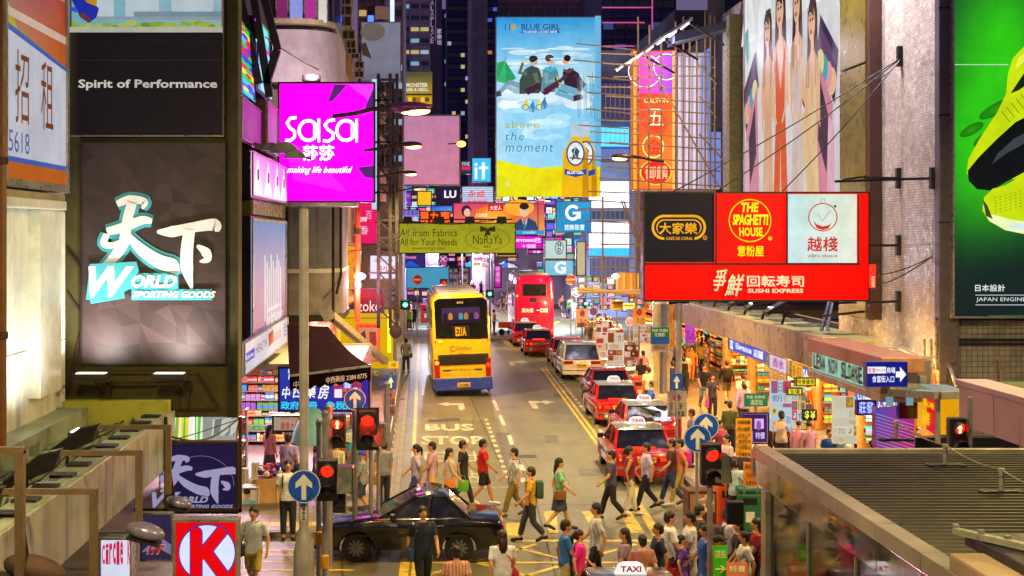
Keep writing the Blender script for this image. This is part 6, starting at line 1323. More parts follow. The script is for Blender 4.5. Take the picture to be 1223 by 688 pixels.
simple('wrapped_facade', 'pale plastic-wrapped facade glowing behind the bamboo scaffold', (808, 62, 862, 227), 69.5, '#b8b0c8', dr, .75, .5, 'sheeting', M_grey, True, ink('backlit_poster', .95), .05, art='artwork')
t = thing('video_wall', 'tall narrow blue screen between the scaffold and the tiled pier', 'screen', W(871, 226, 70)); pl = camp(862, 30, 885, 226, 70); pl.slab(862, 30, 885, 226, -.5, 0).build('housing', M_dark, t); pl.grad(863, 32, 884, 225, '#5078e8', '#a0c0f8', '#c8a0b8', '#e07830', 8)
for i in range(5): pl.line([(864, 50+i*36), (874, 70+i*34), (883, 46+i*38)], 1.6, ['#e0e8ff', '#6090f0', '#f0c0a0'][i % 3])
pl.art(t, 'artwork', PRINT1)
t = thing('bamboo_scaffold', 'bamboo scaffold of thin crossing poles in front of the neon sign', 'scaffold', W(800, 240, 68))
b = MB(); r = random.Random(6)
vx = [762, 775, 790, 815, 832, 842, 853, 864, 872, 808, 822, 848]
pole = MB().tube([(0, 0, 0), (0, 0, 1)], 1, 6).mesh('pole', M_bamboo)
def pole_at(a, c, r_):
 o = bpy.data.objects.new('pole', pole); COL.objects.link(o); o.parent = t; v = c-a; o.location = a-Vector(t.location); o.rotation_euler = v.to_track_quat('Z', 'Y').to_euler(); o.scale = (r_, r_, v.length)
for i, x in enumerate(vx): pole_at(W(x+r.uniform(-1, 1), 262 if x < 780 else 240, 68+r.random()*.4), W(x+r.uniform(-2, 2), [20, 30, 44, 20, 30, 12, 20, 24, 30, 26, 36, 18][i], 68.2), .045)
for j in range(13):
 y = 62+j*14; pole_at(W(740+r.uniform(-40, 0), y+r.uniform(-4, 2), 67.8), W(880, y+r.uniform(0, 8), 68.3), .035)
for (a, c) in (((766, 60), (860, 225)), ((832, 75), (870, 115)), ((835, 115), (872, 160)), ((835, 160), (872, 200)), ((745, 240), (775, 320)), ((742, 240), (776, 330))): pole_at(W(*a, 67.7), W(*c, 67.9), .04)
for i in range(10): y = 52+i*19.5 if i < 8 else 238+(i-8)*26; pole_at(W(686+r.uniform(-8, 18), y, 70), W(762, y+r.uniform(2, 8), 68.5), .035)
for j in range(6): y = 250+j*14; pole_at(W(700+r.uniform(-10, 20), y, 68), W(772, y+r.uniform(-2, 4), 67), .04)
for x in (720, 760, 771): pole_at(W(x, 370, 67), W(x+r.uniform(-1, 1), 235, 67), .05)
pole_at(W(690, 345, 62), W(775, 352, 60), .09); pole_at(W(690, 349, 62), W(775, 347, 60), .08)
t = thing('light_boom', 'slanted row of bright white tube lights over the scaffold', 'lamp', W(800, 60, 66))
a, c = W(735, 82, 72), W(826, 22, 60); MB().bar(a, c, .12).build('boom', M_steel, t)
for i in range(7): p = a.lerp(c, i/7+.02); q = a.lerp(c, i/7+.11); MB().bar(p+Vector((0, -.05, -.16)), q+Vector((0, -.05, -.12)), .06).build('tube_light', lit('#e8f4ff', 1.8, False), t)
for i in range(3): p = a.lerp(c, .35+i*.3); MB().bar(p, p+Vector((2.2, 3, -.6)), .08).build('strut', M_dark, t)
lamp(t, a.lerp(c, .6)+Vector((0, -.6, -.6)), 90, '#f0dfff', 'POINT', .4)
o = MB().prism([W(806, 40, 64).xz, W(885, 20, 64).xz, W(885, 30, 64).xz, W(806, 50, 64).xz], 64, 66, 'y').build('steel_roof', mat('steel_roof_paint', '#4a5468', .5)); tag(o, 'blue-grey steel roof edge above the scaffold', 'roof')
# stalls of notices etc. on the right pavement (far), seen between signs
def stall(lab, x0, x1, yb, yt, d, cs, n=5, m=8):
 t = thing('poster_stall', lab, 'stall', W((x0+x1)/2, yb, d)); pl = camp(x0, yt, x1, yb, d); pl.slab(x0, yt, x1, yb, -.2, 0).build('board', lit(cs[0], .6, False), t); r = random.Random(int(x0)); u = yt
 while u < yb-1.5:
  hh = min(yb-u, r.uniform(2, (yb-yt)/4)); a = x0
  while a < x1-1.2:
   ww = min(x1-a, r.uniform(2, (x1-x0)*.8)); q = r.random(); e = a+ww-.3; v = u+hh-.3
   if q < .35:
    pl.rect(a, u, e, v, r.choice(cs)); pl.ell((a+e)/2, (u+v)/2, ww*.3, hh*.33, r.choice(cs), 10); pl.ell(a+ww*.35, u+hh*.4, ww*.15, hh*.2, r.choice(cs), 8)
   elif q < .9: pl.rect(a, u, e, v, r.choice([cs[0], cs[0], cs[-1]])); pl.text(''.join(r.choice('特價新款食品花店衣飾大減日本韓國') for _ in range(max(1, int(ww/hh)))), a+.3, u+hh*.15, e-.3, v-hh*.1, r.choice(cs[1:]), .01)
   a += ww
  u += hh
 pl.art(t, 'artwork', ink('dim_glow_print', .62)); MB().bar(W(x0, yb, d), W(x0, yb+12, d), .06).bar(W(x1, yb, d), W(x1, yb+12, d), .06).build('leg', M_dark, t); return t
PP = ['#f8e8d0', '#e04828', '#f0a020', '#c83a60', '#f4c8a0', '#a85020']
stall('narrow tall notice board with orange and red menu pictures beside the white van', 726, 745, 440, 393, 74, PP, 4, 10)
stall('short notice board with menus and white border left of the tall one', 712, 727, 428, 383, 78, PP, 3, 8)
stall('reddish food picture board right of the tall notice board', 746, 764, 438, 408, 72, ['#c86a48', '#e8c090', '#8a2a1c', '#f0e0c0'], 4, 6)
stall('red and cream snack sign over the pavement by the yellow plate', 757, 779, 409, 386, 70, ['#e8d8c8', '#c82a1c', '#e8a050'], 5, 4)
stall('colourful magazine stand glowing under the scaffold', 780, 796, 400, 345, 80, ['#a8c0e8', '#e070c0', '#f0e080', '#50a0d0'], 4, 9)
stall('pink and green hanging posters left of the concrete canopy', 800, 812, 404, 378, 70, ['#f0b0d0', '#50b080', '#f8e8a0'], 3, 5)
stall('tall orange lit advert column beside the magenta column', 798, 806, 415, 366, 62, ['#f08828', '#e8b040', '#c04818'], 2, 8)
stall('tall magenta lit advert column left of the canopy', 819, 830, 410, 382, 62, ['#d838d8', '#f090f0', '#a020b0'], 2, 5)
stall('crowded white and blue price boards inside the near shop', 921, 945, 515, 455, 41, ['#d8ecf8', '#4890d0', '#e8f040', '#e05070'], 6, 10)
stall('rack of coloured boxes in the near shop mouth', 945, 962, 512, 462, 41, ['#f0f0e0', '#e0408a', '#48b060', '#3870d0', '#f0c030'], 5, 9)
stall('rack of yellow and white packages right of the shutter', 996, 1022, 530, 474, 37, ['#f0e8c8', '#e8c020', '#c89040', '#f8f8f0'], 6, 9)
# many more small signs filling the far street
GC = [('pink', '#f060b0'), ('cyan', '#40c8e8'), ('orange', '#f08828'), ('white', '#e8ecff'), ('red', '#e02828'), ('yellow', '#f0d030'), ('violet', '#8848e0'), ('green', '#38b868'), ('blue', '#3070e8'), ('magenta', '#e028c0'), ('mint', '#98e8d0'), ('peach', '#f8b890')]
rs = random.Random(21); seen = set()
for (where, x0, y0, x1, y1, nx, ny, d0, dd_) in (('under the pink blank billboard', 470, 224, 556, 262, 9, 5, 126, 12), ('behind the yellow-green banner', 540, 224, 600, 246, 6, 3, 124, 10), ('around the blue G billboards', 640, 236, 706, 330, 6, 10, 118, 16), ('above the traffic at the street end', 505, 300, 615, 319, 11, 3, 126, 30), ('at the left side by the steel lattice', 398, 236, 446, 372, 4, 9, 92, 18),
            ('over the market crowd', 690, 330, 768, 372, 9, 5, 92, 6), ('behind the bamboo scaffold', 808, 232, 768, 236, 1, 1, 90, 1), ('beside the second crossing', 466, 330, 512, 362, 5, 4, 118, 6), ('below the beer billboard', 594, 238, 664, 262, 6, 2, 124, 10)):
 for j in range(ny):
  for i in range(nx):
   if x1 < x0 or rs.random() < .12: continue
   for _ in range(60):
    a, c, n = rs.randrange(12), rs.randrange(12), rs.randint(1, 4)
    if a != c and (where, a, c, n) not in seen: break
   seen.add((where, a, c, n)); cw, ch_ = (x1-x0)/nx, (y1-y0)/ny
   u = x0+cw*(i+rs.uniform(0, .15)); v = y0+ch_*(j+rs.uniform(0, .2)); w = cw*rs.uniform(.7, 1.1); h = ch_*rs.uniform(.6, 1.05)
   txt = ''.join(rs.choice('金大新日美食藥店時裝珠寶華麗眼鏡電腦書') for _ in range(n)); tall = h > w*1.4
   def dr(p, u=u, v=v, w=w, h=h, c=c, txt=txt, tall=tall):
    if rs.random() < .5: p.rect(u, v, u+w, v+h*.25, GC[(c+3) % 12][1])
    (p.vtext if tall else p.text)(txt, u+w*.15, v+h*.3, u+w*.85, v+h*.88, GC[c][1])
   fs('shop_sign', 'small %s sign, %s characters (%s), %s' % (GC[a][0], GC[c][0], ('one', 'two', 'three', 'four')[n-1], where), (u, v, u+w, v+h), d0+rs.uniform(0, dd_), GC[a][1], dr, rs.uniform(.8, 1.5), fr=.06, dep=.3)
for k, (px, y, d, c, pw_) in enumerate(((520, 300, 112, '#c8d8ff', 900), (655, 310, 106, '#c8e0ff', 1300), (430, 330, 60, '#ffa0d0', 260), (735, 330, 88, '#ffd8a0', 700), (560, 300, 170, '#ffd0e8', 2500))):  # lamps added to lift the dark far street
 o = thing('sign_lamp', ['added white lamp over the far left shop corner', 'added white lamp by the lower G sign', 'added pink lamp by the dark red shop sign', 'added warm lamp over the market crowd', 'added pale lamp over the distant crowd'][k], 'lamp', W(px, y, d)); MB().ell((0, 0, 0), (.25, .2, .16), 12, 7).build('globe', lit(c, 5, False), o, local=True, smooth='all'); MB().bar((0, 0, .1), (0, 1.5, .5), .06).build('arm', M_dark, o, local=True)
 lamp(o, W(px, y, d)+Vector((0, -.4, -.3)), pw_, c, 'POINT', .3)
# ================= poles, signals, traffic signs, lamps =================
M_pole = mat('grey_street_pole', '#8f8a90', .4, .35, 5, .2)
M_blue = mat('sign_blue', '#1450c8', .35); M_wsign = mat('sign_white', '#c8ccc8', .4)
M_ybox = mat('yellow_button_box', '#c8900c', .45)
def disc_sign(label, px, py, d, rpx, up=True, rz=0, col='#1450c8', what='arrow', pole=True, zb=0.13):
 c = W(px, py, d); r = rpx*d/F; t = thing('traffic_sign', label, 'traffic sign', (c.x, d, zb));
 MB().lathe((c.x, d-.02, c.z), [(r*1.0, 0), (r, .03)], 32, 'y').build('plate', M_wsign if 0 else mat('plate_'+col.lstrip('#'), col, .35), t)
 p = Pl((c.x-r, d-.02, c.z-r), (1, 0, 0), (0, 0, 1), 2*r, 2*r, (-1, -1, 1, 1)); p.base = 0.0; p.eps = .003
 p.ring(0, 0, .99, .99, .05, '#d0d4d4', 36)
 if what == 'arrow':
  a = -pi/2 if up is True else up
  R2 = lambda x, y: (x*cos(a+pi/2)-y*sin(a+pi/2), x*sin(a+pi/2)+y*cos(a+pi/2))
  p.poly([R2(*q) for q in ((-.14, .78), (-.14, -.1), (-.5, .1), (-.5, -.22), (0, -.75), (.5, -.22), (.5, .1), (.14, -.1), (.14, .78))], '#d8dcdc')
 elif what == 'bar': p.rect(-.72, -.17, .72, .17, '#e0d8d8')
 p.art(t, 'symbol', PRINT0)
 MB().box(c.x-r*.5, c.x+r*.5, d+.01, d+.03, c.z-.03, c.z+.03).build('clamp', M_pole, t)
 if pole: MB().tube([(c.x, d+.06, zb), (c.x, d+.06, c.z+r*.9)], .035, 8).build('pole', M_pole, t)
 return t
# tall grey column at the left with the keep-straight disc
t = thing('lamp_column', 'tall pale grey column with a swollen base carrying the nearest blue arrow disc', 'lamp post', (W(363, 640, 25.5).x, 25.5, 0))
x = W(363, 0, 25.5).x
MB().lathe((x, 25.5, 0), [(.19, 0), (.19, .9), (.185, 1.3), (.12, 1.65), (.085, 1.75), (.082, 7.45), (.0, 7.5)], 20).build('shaft', mat('column_paint', '#a09a98', .4, .2, 4, .2), t, smooth=True)
p = camp(358.5, 589, 366.5, 622, 25.5-.09); p.slab(358.5, 592, 366.5, 622, -.01, .0).build('number_plate', paint('#c0bcb4'), t); p.vtext('60492', 360.5, 595, 364.5, 621, '#2a2428', .03); p.art(t, 'lettering', PRINT0)
disc_sign('nearest blue round sign with a white up arrow on the pale grey column', 363, 581, 25.2, 20, pole=False)
def slimpole(label, px, y0, y1, d, r=.045, box=None, extra=None):
 a = W(px, y1, d); c = W(px, y0, d); t = thing('pole', label, 'pole', (a.x, d, 0)); MB().tube([(a.x, d, max(0, min(a.z, 0))), (a.x, d, c.z)], r, 10).build('shaft', M_pole, t)
 MB().lathe((a.x, d, c.z), [(r*1.25, 0), (r*1.3, .08), (r*.5, .13)], 10).build('cap', M_steel, t)
 if box: by = W(px, box, d).z; MB().bbox(a.x-.08, a.x+.08, d-.14, d-.03, by-.16, by+.1, .03).build('push_button_box', M_ybox, t)
 return t
slimpole('slim grey pole with a yellow push button box by the nearest arrow disc', 381, 508, 700, 27, .052, 640)
slimpole('second slim grey pole with a low yellow push button box', 388, 498, 700, 26.6, .05, 668)
slimpole('short thick grey pole with a cap among the signals on the left', 393, 490, 640, 30, .075)
slimpole('pole carrying the second blue arrow disc above the black car', 424, 470, 640, 30.5, .06)
slimpole('grey pole behind the black car nearest the bus stop', 443, 500, 640, 31, .045)
slimpole('pair of slim poles behind the left red signal', 452, 540, 640, 31.3, .045)
slimpole('thick grey scaffold-like pole at the left pavement edge', 462, 462, 560, 37, .07)
o = disc_sign('blue disc with white up arrow in front of the pharmacy sign', 424, 477, 30.3, 13, pole=False)
M_off = mat('signal_lens_dark', '#1c1416', .15)
def signal(label, px, py, d, w=.42, lit_='red', cat='traffic light', sym='disc', n=2, rz=0, zb=None, pole=False, hh=None, off=True):
 """head with stacked lenses under visors; px, py is the lit (top) lens"""
 c = W(px, py, d); t = thing('traffic_light', label, cat, (c.x, d, c.z)); st = w*.98
 MB().bbox(-w/2, w/2, .0, .22, -st*(n-.5)-.02, st*.5+.02, .03).build('housing', M_black, t, local=True)
 if w > .38: MB().box(-w*.6, w*.6, .1, .13, -st*(n-.45)-.04, st*.5+.06).build('backboard', M_black, t, local=True)
 for i in range(n):
  z = -i*st; on = (i == 0) if lit_ in ('red',) else (i == n-1)
  m = lit({'red': '#ff1408', 'green': '#20e0a0'}[lit_], 5 if w > .3 else 3, False) if on else M_off
  l = MB(); l.lathe((0, -.01, z), [(w*.31, 0), (w*.31, -.02), (w*.18, -.045), (.01, -.05)], 18, 'y'); lo = l.build('lens', m, t, local=True)
  v = MB(); R_ = w*.36; k = 12
  pts = [(cos(pi*(-.12)+pi*1.24*j/k)*R_, sin(pi*(-.12)+pi*1.24*j/k)*R_) for j in range(k+1)]
  vs = [(x, 0, z+y) for x, y in pts]+[(x, -.26+.1*(1-(y+R_*.4)/(R_*1.4)), z+y-.02) for x, y in pts]
  v.add(vs, [(j, j+1, j+k+2, j+k+1) for j in range(k)]); vo = v.build('visor', M_black, t, local=True)
  if on and sym == 'man':
   q = Pl((-w*.3, -.065, z-w*.33), (1, 0, 0), (0, 0, 1), w*.6, w*.66); q.base = 0
   q.ell(.5, .14, .1, .1, '#ffe0a0', 10); q.poly([(.36, .27), (.64, .27), (.74, .55), (.66, .57), (.6, .42), (.64, .95), (.53, .95), (.5, .62), (.47, .95), (.36, .95), (.4, .42), (.34, .57), (.26, .55)], '#ffe0a0'); o = q.mb.build('symbol', PRINT2, lo, local=True)
  if on and sym == 'arrow':
   q = Pl((-w*.3, -.065, z-w*.3), (1, 0, 0), (0, 0, 1), w*.6, w*.6); q.base = 0; q.poly([(.05, .42), (.5, .42), (.5, .2), (.95, .5), (.5, .8), (.5, .58), (.05, .58)] if rz >= 0 else [(.95, .42), (.5, .42), (.5, .2), (.05, .5), (.5, .8), (.5, .58), (.95, .58)], '#e8fff4'); q.mb.build('symbol', PRINT2, lo, local=True)
 if lit_ == 'red' and w > .38: lamp(t, (c.x, d-.4, c.z), 14, '#ff2010', 'POINT', .1)
 if pole: MB().tube([(0, .16, -c.z), (0, .16, st*.6)], .05, 10).build('pole', M_pole, t, local=True)
 if rz > .01: pass
 return t
signal('amber-lit pedestrian signal head hanging left of the second blue disc', 403, 506, 30, .34, 'red', 'pedestrian signal', 'man')
signal('red traffic light with dark lower lens and backboard left of the bus stop', 439, 502, 30, .40, 'red', n=2)
signal('nearest red traffic light beside the nearest blue arrow disc', 391, 562, 25.8, .37, 'red', n=2)
signal('red traffic light on its pole among the crossing crowd on the right', 850, 543, 25, .36, 'red', n=2, pole=True)
signal('red pedestrian signal before the yellow kiosk panel', 1145, 511, 27, .33, 'red', 'pedestrian signal', 'man', pole=False)
for k, (px, py, d, r_) in enumerate(((497, 335, 100, -1), (585, 353, 100, 1), (700, 363, 96, 1), (489, 363, 80, -1))):
 signal(['far traffic light showing red below the sky blue fascia', 'green arrow signal above the yellow bus roof', 'green arrow signal beside the blue round sign right of the red bus', 'green arrow signal low at the left pavement'][k], [530, 585, 700, 484][k], [338, 351, 362, 364][k], d, .45, 'green' if k else 'red', sym='arrow' if k else 'disc', rz=r_, n=1 if k != 0 else 2, pole=True)
for k, (x, y, d) in enumerate(((412, 573, 25.9), (860, 560, 25.2), (452, 520, 30.2))):
 c = W(x, y, d); t = MB().prism([(c.y-.3, c.z-.2), (c.y+.3, c.z-.25), (c.y+.25, c.z+.25), (c.y-.1, c.z+.25)], c.x-.16, c.x+.16, 'x', .03).build('side_signal', M_black); tag(t, 'dark side-on signal head facing the cross street '+['by the nearest arrow disc', 'on the right crossing pole', 'behind the second red light'][k], 'traffic light')
c = W(405, 600, 26); o = MB().bbox(c.x-.12, c.x+.12, 26, 26.2, c.z-.2, c.z+.2, .03).bbox(c.x-.06, c.x+.06, 25.96, 26, c.z-.1, c.z+.1, .01).build('signal_box', M_dark); tag(o, 'small dark control box below the nearest red light', 'box')
c = W(877, 612, 24.9); o = MB().bbox(c.x-.15, c.x+.15, 24.8, 25, c.z-.2, c.z+.2, .03).build('signal_box', M_dark); tag(o, 'dark square box on the right crossing pole', 'box')
c = W(1145, 560, 27); o = MB().tube([(c.x+.25, 27.1, 0), (c.x+.25, 27.1, 3.9)], .05).build('pole', M_pole); tag(o, 'pole holding the red pedestrian signal at the kiosk', 'pole')
# right-hand signs
disc_sign('large blue disc with white up arrow nearest the red traffic light', 833, 524, 30, 16.5)
disc_sign('blue disc with white up arrow half hidden behind the larger one', 843, 509, 31.5, 15.5)
disc_sign('round red no-entry sign right of the red bus', 682, 334, 94, 6.3, col='#c01828', what='bar')
disc_sign('round blue sign with white right arrow beside the red bus', 688, 349, 92, 5.5, up=0)
disc_sign('round red no-entry sign under the sky blue fascia', 498.5, 334, 98, 6, col='#c01828', what='bar')
disc_sign('round blue sign with white left arrow low on the left', 470.5, 357, 78, 6, up=pi)
def plate(label, r, d, col, draw=None, pole=True, cat='traffic sign', zb=.13, side=0):
 pl = camp(*r, d); x = pl.P((r[0]+r[2])/2, r[3]); t = thing('traffic_sign', label, cat, (x.x, d, zb)); pl.slab(*r, -.03, 0).build('plate', mat('plate_'+col.lstrip('#'), col, .4), t)
 if draw: pl.base = 0; draw(pl); pl.art(t, 'symbol', PRINT0)
 if pole: MB().tube([(x.x, d+.07, zb), (x.x, d+.07, pl.P(0, r[1]).z)], .035, 8).build('pole', M_pole, t)
 return t
def upa(x0, y0, x1, y1, c='#e0e0e4'):
 def f(p):
  w = x1-x0; h = y1-y0; P_ = [(.4, .9), (.4, .5), (.2, .5), (.5, .12), (.8, .5), (.6, .5), (.6, .9)]; p.poly([(x0+w*a, y0+h*b) for a, b in P_], c)
 return f
plate('blue rectangular sign with white up arrow above the taxi stand plate', (801, 446, 815.5, 466), 40, '#1450b8', upa(801, 446, 815.5, 466))
def npk(x0, y0, x1, y1, orange=None, num=None):
 def f(p):
  w = x1-x0; h = y1-y0
  if orange: p.rect(x0, y0, x1, y0+h*.5, orange)
  p.ell(x0+w*.5, y0+h*.24, w*.24, h*.19, '#c02038', 18); p.ell(x0+w*.5, y0+h*.24, w*.17, h*.135, '#2a3aa0', 16); p.line([(x0+w*.38, y0+h*.15), (x0+w*.62, y0+h*.33)], w*.06, '#c02038')
  p.text(num or '7-12', x0+w*.3, y0+h*.56, x0+w*.9, y0+h*.9, '#3a3438', .02)
 return f
def dr(p):
 npk(797, 467, 820, 484)(p) if 0 else None
 p.ell(808.5, 475, 5, 4.8, '#c02038', 20); p.ell(808.5, 475, 3.9, 3.7, '#3a4a98', 18); p.line([(806, 472.5), (811, 477.5)], 1, '#c02038'); p.rect(797, 482, 820, 482.6, '#5a5458')
 p.text('上', 799, 484, 805, 489, '#3a3438'); p.text('7', 811, 483.6, 815, 489, '#2a2428', .03); p.text('12', 810, 491, 817.5, 496.5, '#2a2428', .03); p.text('落 am', 798.5, 491, 807, 496.5, '#3a3438')
plate('grey no-stopping plate with the numbers 7 and 12', (797, 467, 820.5, 498), 40.3, '#9c9aa0', dr)
t = thing('post', 'thick grey post rising in front of the taxis to the red sign board', 'post', (W(811, 0, 41).x, 41, .13)); MB().tube([(W(810, 0, 41).x, 41, .13), (W(811, 0, 41).x, 41, W(0, 362, 41).z)], .09, 12).build('shaft', M_pole, t); MB().tube([(W(811, 0, 40.6).x, 40.6, .13), (W(811, 0, 40.6).x, 40.6, W(0, 500, 40.6).z)], .07, 10).build('red_base', mat('red_post', '#b02028', .4), t)
t = thing('post', 'thick bamboo-tied post under the red sign board with several signs', 'post', (W(790, 0, 46).x, 46, .13));
for k, x in enumerate((784, 791, 796)): MB().tube([W(x, 470, 46+k*.2), W(x+1, 362, 46+k*.2)], .1, 8).build('pole', M_bamboo if k != 1 else M_pole, t)
plate('green and blue street name plate under the red sign board', (777, 391, 799.5, 411), 45.5, '#0a7a58', lambda p: (p.rect(777, 391, 799.5, 403, '#0a7a58'), p.rect(777.5, 403, 799, 410.5, '#1850b8'), p.text('FAR YUEN', 779, 393, 797.5, 396.5, '#d8ece0', .02), p.text('花園街', 782, 397.5, 794, 402, '#d8ece0', .02)), False, 'street sign')
plate('small pale plate below the green and blue name plate', (778, 411, 796, 420), 45.6, '#b8a8a8', lambda p: p.text('小巴 bus', 780, 413, 794, 418, '#5a3a3a', .02), False)
plate('teal street name plate with white characters before the pink-shirted man', (889, 470, 917, 485.5), 38, '#0a7c74', lambda p: (p.ring(903, 477.7, 13.4, 7.2, .0, '#0a7c74'), p.text('FUK SHING', 892, 472.3, 914, 476, '#d0ece4', .02), p.text('通菜街', 896, 477.2, 911, 484, '#d0ece4', .03)), True, 'street sign')
SGN = [('pink no-parking plate furthest left over the market crowd', (689, 369, 702, 391), 80, '#c8a098', None), ('round violet no-stopping disc right of the pink plate', None, (709, 372, 5.2), '#3a2a9a', None), ('small white plate under the violet disc', (705, 383, 713, 391), 79, '#c8c0b8', None),
  ('orange topped no-parking plate over the red snack sign', (756, 368, 771, 389), 68, '#c8a898', '#e8901c'), ('round violet disc partly behind the orange topped plate', None, (752, 384, 5.0), '#3a2a9a', None), ('yellow topped no-parking plate low by the left arrow sign', (467, 364, 478, 382), 72, '#c0b8a8', '#d8a018'),
  ('grey topped plate under the left arrow sign', (468, 383, 477, 393), 66, '#a8a4a8', None), ('pinkish no-parking plate beside the second red signal', (456, 468, 472, 484), 38, '#c88898', None), ('yellow direction plate over the market crowd', (729, 359, 745, 370), 82, '#e0c020', None), ('lime plate right of the yellow direction plate', (744, 362, 758, 369), 80, '#a8b030', None)]
for lab, r_, d_, col, org in SGN:
 if r_ is None: disc_sign(lab, d_[0], d_[1], 78, d_[2], col=col, what=None)
 else: plate(lab, r_, d_, col, (npk(*r_, orange=org) if 'parking' in lab else (lambda p, r_=r_: p.rect(r_[0]+1.5, r_[1]+2, r_[2]-1.5, r_[1]+3.6, '#4a4030'))))
plate('blue square sign with white up arrow at the left pavement edge', (461, 448, 472.5, 465), 46, '#1c48b0', upa(461, 448, 472.5, 465))
plate('pink information plate under the blue square arrow sign', (458, 485, 472, 497), 38.4, '#b888a0', lambda p: p.text('P 2h', 460, 488, 470, 494, '#3a3040'))
plate('yellow plate on the left pavement below the round grey signal', (464, 432, 476, 440), 50, '#d8c020', lambda p: p.text('停', 467, 433.5, 473, 438.8, '#3a3010'))
plate('small blue and red plate at the pharmacy corner', (452, 455, 461, 461), 44, '#3a3a98', None, False)
o = MB().lathe(W(472, 396, 62), [(.01, -.2), (.25, -.18), (.3, 0), (.25, .18), (.01, .2)], 14, 'y').build('bell', M_dark); tag(o, 'round grey mirror-like disc among the small signs on the left', 'disc')
# street lamps: arm + head + its light
def street_lamp(label, px, py, d, wpx, side, power, col='#ffdc84', head='#3a3038', on='#ffc070'):
 c = W(px, py, d); w = wpx*d/F; s = side; t = thing('street_lamp', label, 'street lamp', (c.x, d, c.z))
 b = MB(); M_ = Matrix.Translation((0, 0, .04)); b.ell((0, 0, .06), (w*.5, w*.22, w*.14), 16, 8); b.build('lamp_head', mat('lamp_head_'+head.lstrip('#'), head, .35, .4), t, smooth='all', local=True)
 MB().ell((w*.1*-s, 0, -.01), (w*.36, w*.18, w*.1), 14, 8).build('lens', lit(on, 6, False), t, smooth='all', local=True)
 MB().tube([(w*.4*s, 0, .08), (w*.9*s, 0, .02), (s*(w+.3), .1, -.06), (s*(w+.7), .2, -.1)], .045, 8).build('arm', M_rust, t, local=True)
 if power: lamp(t, c+Vector((0, 0, -w*.22)), power, col, 'SPOT', .3, target=c+Vector((-s*1.8, 1, -9)), spot=145, blend=.8)
 return t
street_lamp('purple street lamp head high beside the magenta billboard', 490, 132, 29, 52, -1, 700, head='#6a2a6a')
street_lamp('orange-glowing street lamp left of the pink blank billboard, upper of the pair', 491, 175, 41, 27, -1, 1150)
street_lamp('smaller orange street lamp directly below the upper one at the pink billboard', 489, 208, 58, 19, -1, 1250)
street_lamp('orange-lit street lamp left of the bamboo scaffold', 743, 189, 48, 26, 1, 1500, head='#7a5a40')
street_lamp('fourth street lamp farther down the left side under the pink billboard', 497, 226, 84, 10, -1, 1400)
street_lamp('added cool distant street lamp near the red no-entry sign', 655, 240, 110, 9, 1, 3600, col='#e8ecff')  # cool lamp added to stand in for sign glow on the junction
for k in range(6): street_lamp('added far street lamp over the distant crowd, '+['first beyond the red bus', 'second beyond the red bus', 'third beyond the red bus', 'fourth down the street', 'fifth down the street', 'last one down the street'][k], [546, 608, 532, 568, 520, 545][k], 247+k*4, 125+k*38, 8, 1 if k % 2 else -1, 1900, col='#ffe4d8')  # lamps added to brighten the far road
# lamps added outside the view to light the near crossing
for k, (x, y) in enumerate(((-3.9, 11.3), (13.2, 27.5), (6.3, 10.5))):
 t = thing('street_lamp', ['added unseen street lamp over the near crossing at the left', 'added unseen street lamp over the near crossing at the right', 'added unseen street lamp on a post beside the footbridge'][k], 'street lamp', (x, y, 0))
 MB().lathe((0, 0, 0), [(.14, 0), (.14, .9), (.08, 1.2), (.06, 11)], 12).build('shaft', M_pole, t, local=True); MB().ell((0, 0, 11), (.45, .2, .12), 14, 7).build('lamp_head', M_dark, t, local=True); MB().ell((0, 0, 10.93), (.35, .16, .08), 12, 6).build('lens', lit('#ffc070', 6, False), t, local=True)
 lamp(t, (x, y, 10.7), [1200, 1500, 900][k], '#ffdf86', 'SPOT', .3, target=(x*.2, y+4, 0), spot=160, blend=.7)
# long street lamp stem at the yellow facade & thin pole in the middle
o = MB().tube([W(586, 400, 104), W(584, 250, 104)], .07, 8).build('pole', M_pole); tag(o, 'thin tall pole rising beside the yellow-green banner', 'pole')
o = MB().tube([W(552, 400, 108), W(552, 262, 108)], .06, 8).build('pole', M_pole); tag(o, 'thin tall pole above the yellow bus roof', 'pole')
# wires over the street
for k, (a, c, lab) in enumerate((((418, 300, 50), (510, 266, 60), 'thin cable from the curved building to the banner'), ((283, 20, 36), (420, 98, 60), 'long cable slanting over the bay window building'), ((200, 520, 27), (285, 500, 28.5), 'thin wire above the purple board'), ((595, 262, 71.8), (480, 262, 71.8), 'thin rod above the banner'))):
 p, q = W(*a), W(*c); pts = [p.lerp(q, i/10)-Vector((0, 0, .25*sin(pi*i/10))) for i in range(11)]; o = MB().tube(pts, .02, 5).build('cable', M_dark); tag(o, lab, 'cable')
# ---- railings and bins ----
t = thing('railing', 'grey pedestrian railing along the left kerb by the bus stop', 'railing', (KL-.15, 45, .13))
rail = MB()
for y in [36.8+i*1.5 for i in range(20)]: MB().tube([(KL-.35, y, .13), (KL-.35, y, 1.15)], .03, 6).build('post', M_steel, t)
for z in (1.15, .35): MB().tube([(KL-.35, 36.8, z), (KL-.35, 65.3, z)], .025, 6).build('rail', M_steel, t)
for i in range(95): rail.bar((KL-.35, 37+i*.3, .35), (KL-.35, 37+i*.3, 1.14), .014)
rail.build('bars', M_steel, t)
t = thing('railing', 'white-grey sloping handrail at the lower right in front of the glass wall', 'railing', (4.9, 22.5, 0))
for i in range(7): MB().bar(G(905, 640, 1.1).lerp(G(868, 700, 1.1), i/6)+Vector((.12*i, 0, 0)), G(900, 690, .1)+Vector((.12*i, 0, -.1)), .035).build('bar', M_steel, t)
MB().bar(G(912, 632, 1.15), G(868, 705, 1.1), .07).build('handrail', M_frame, t)
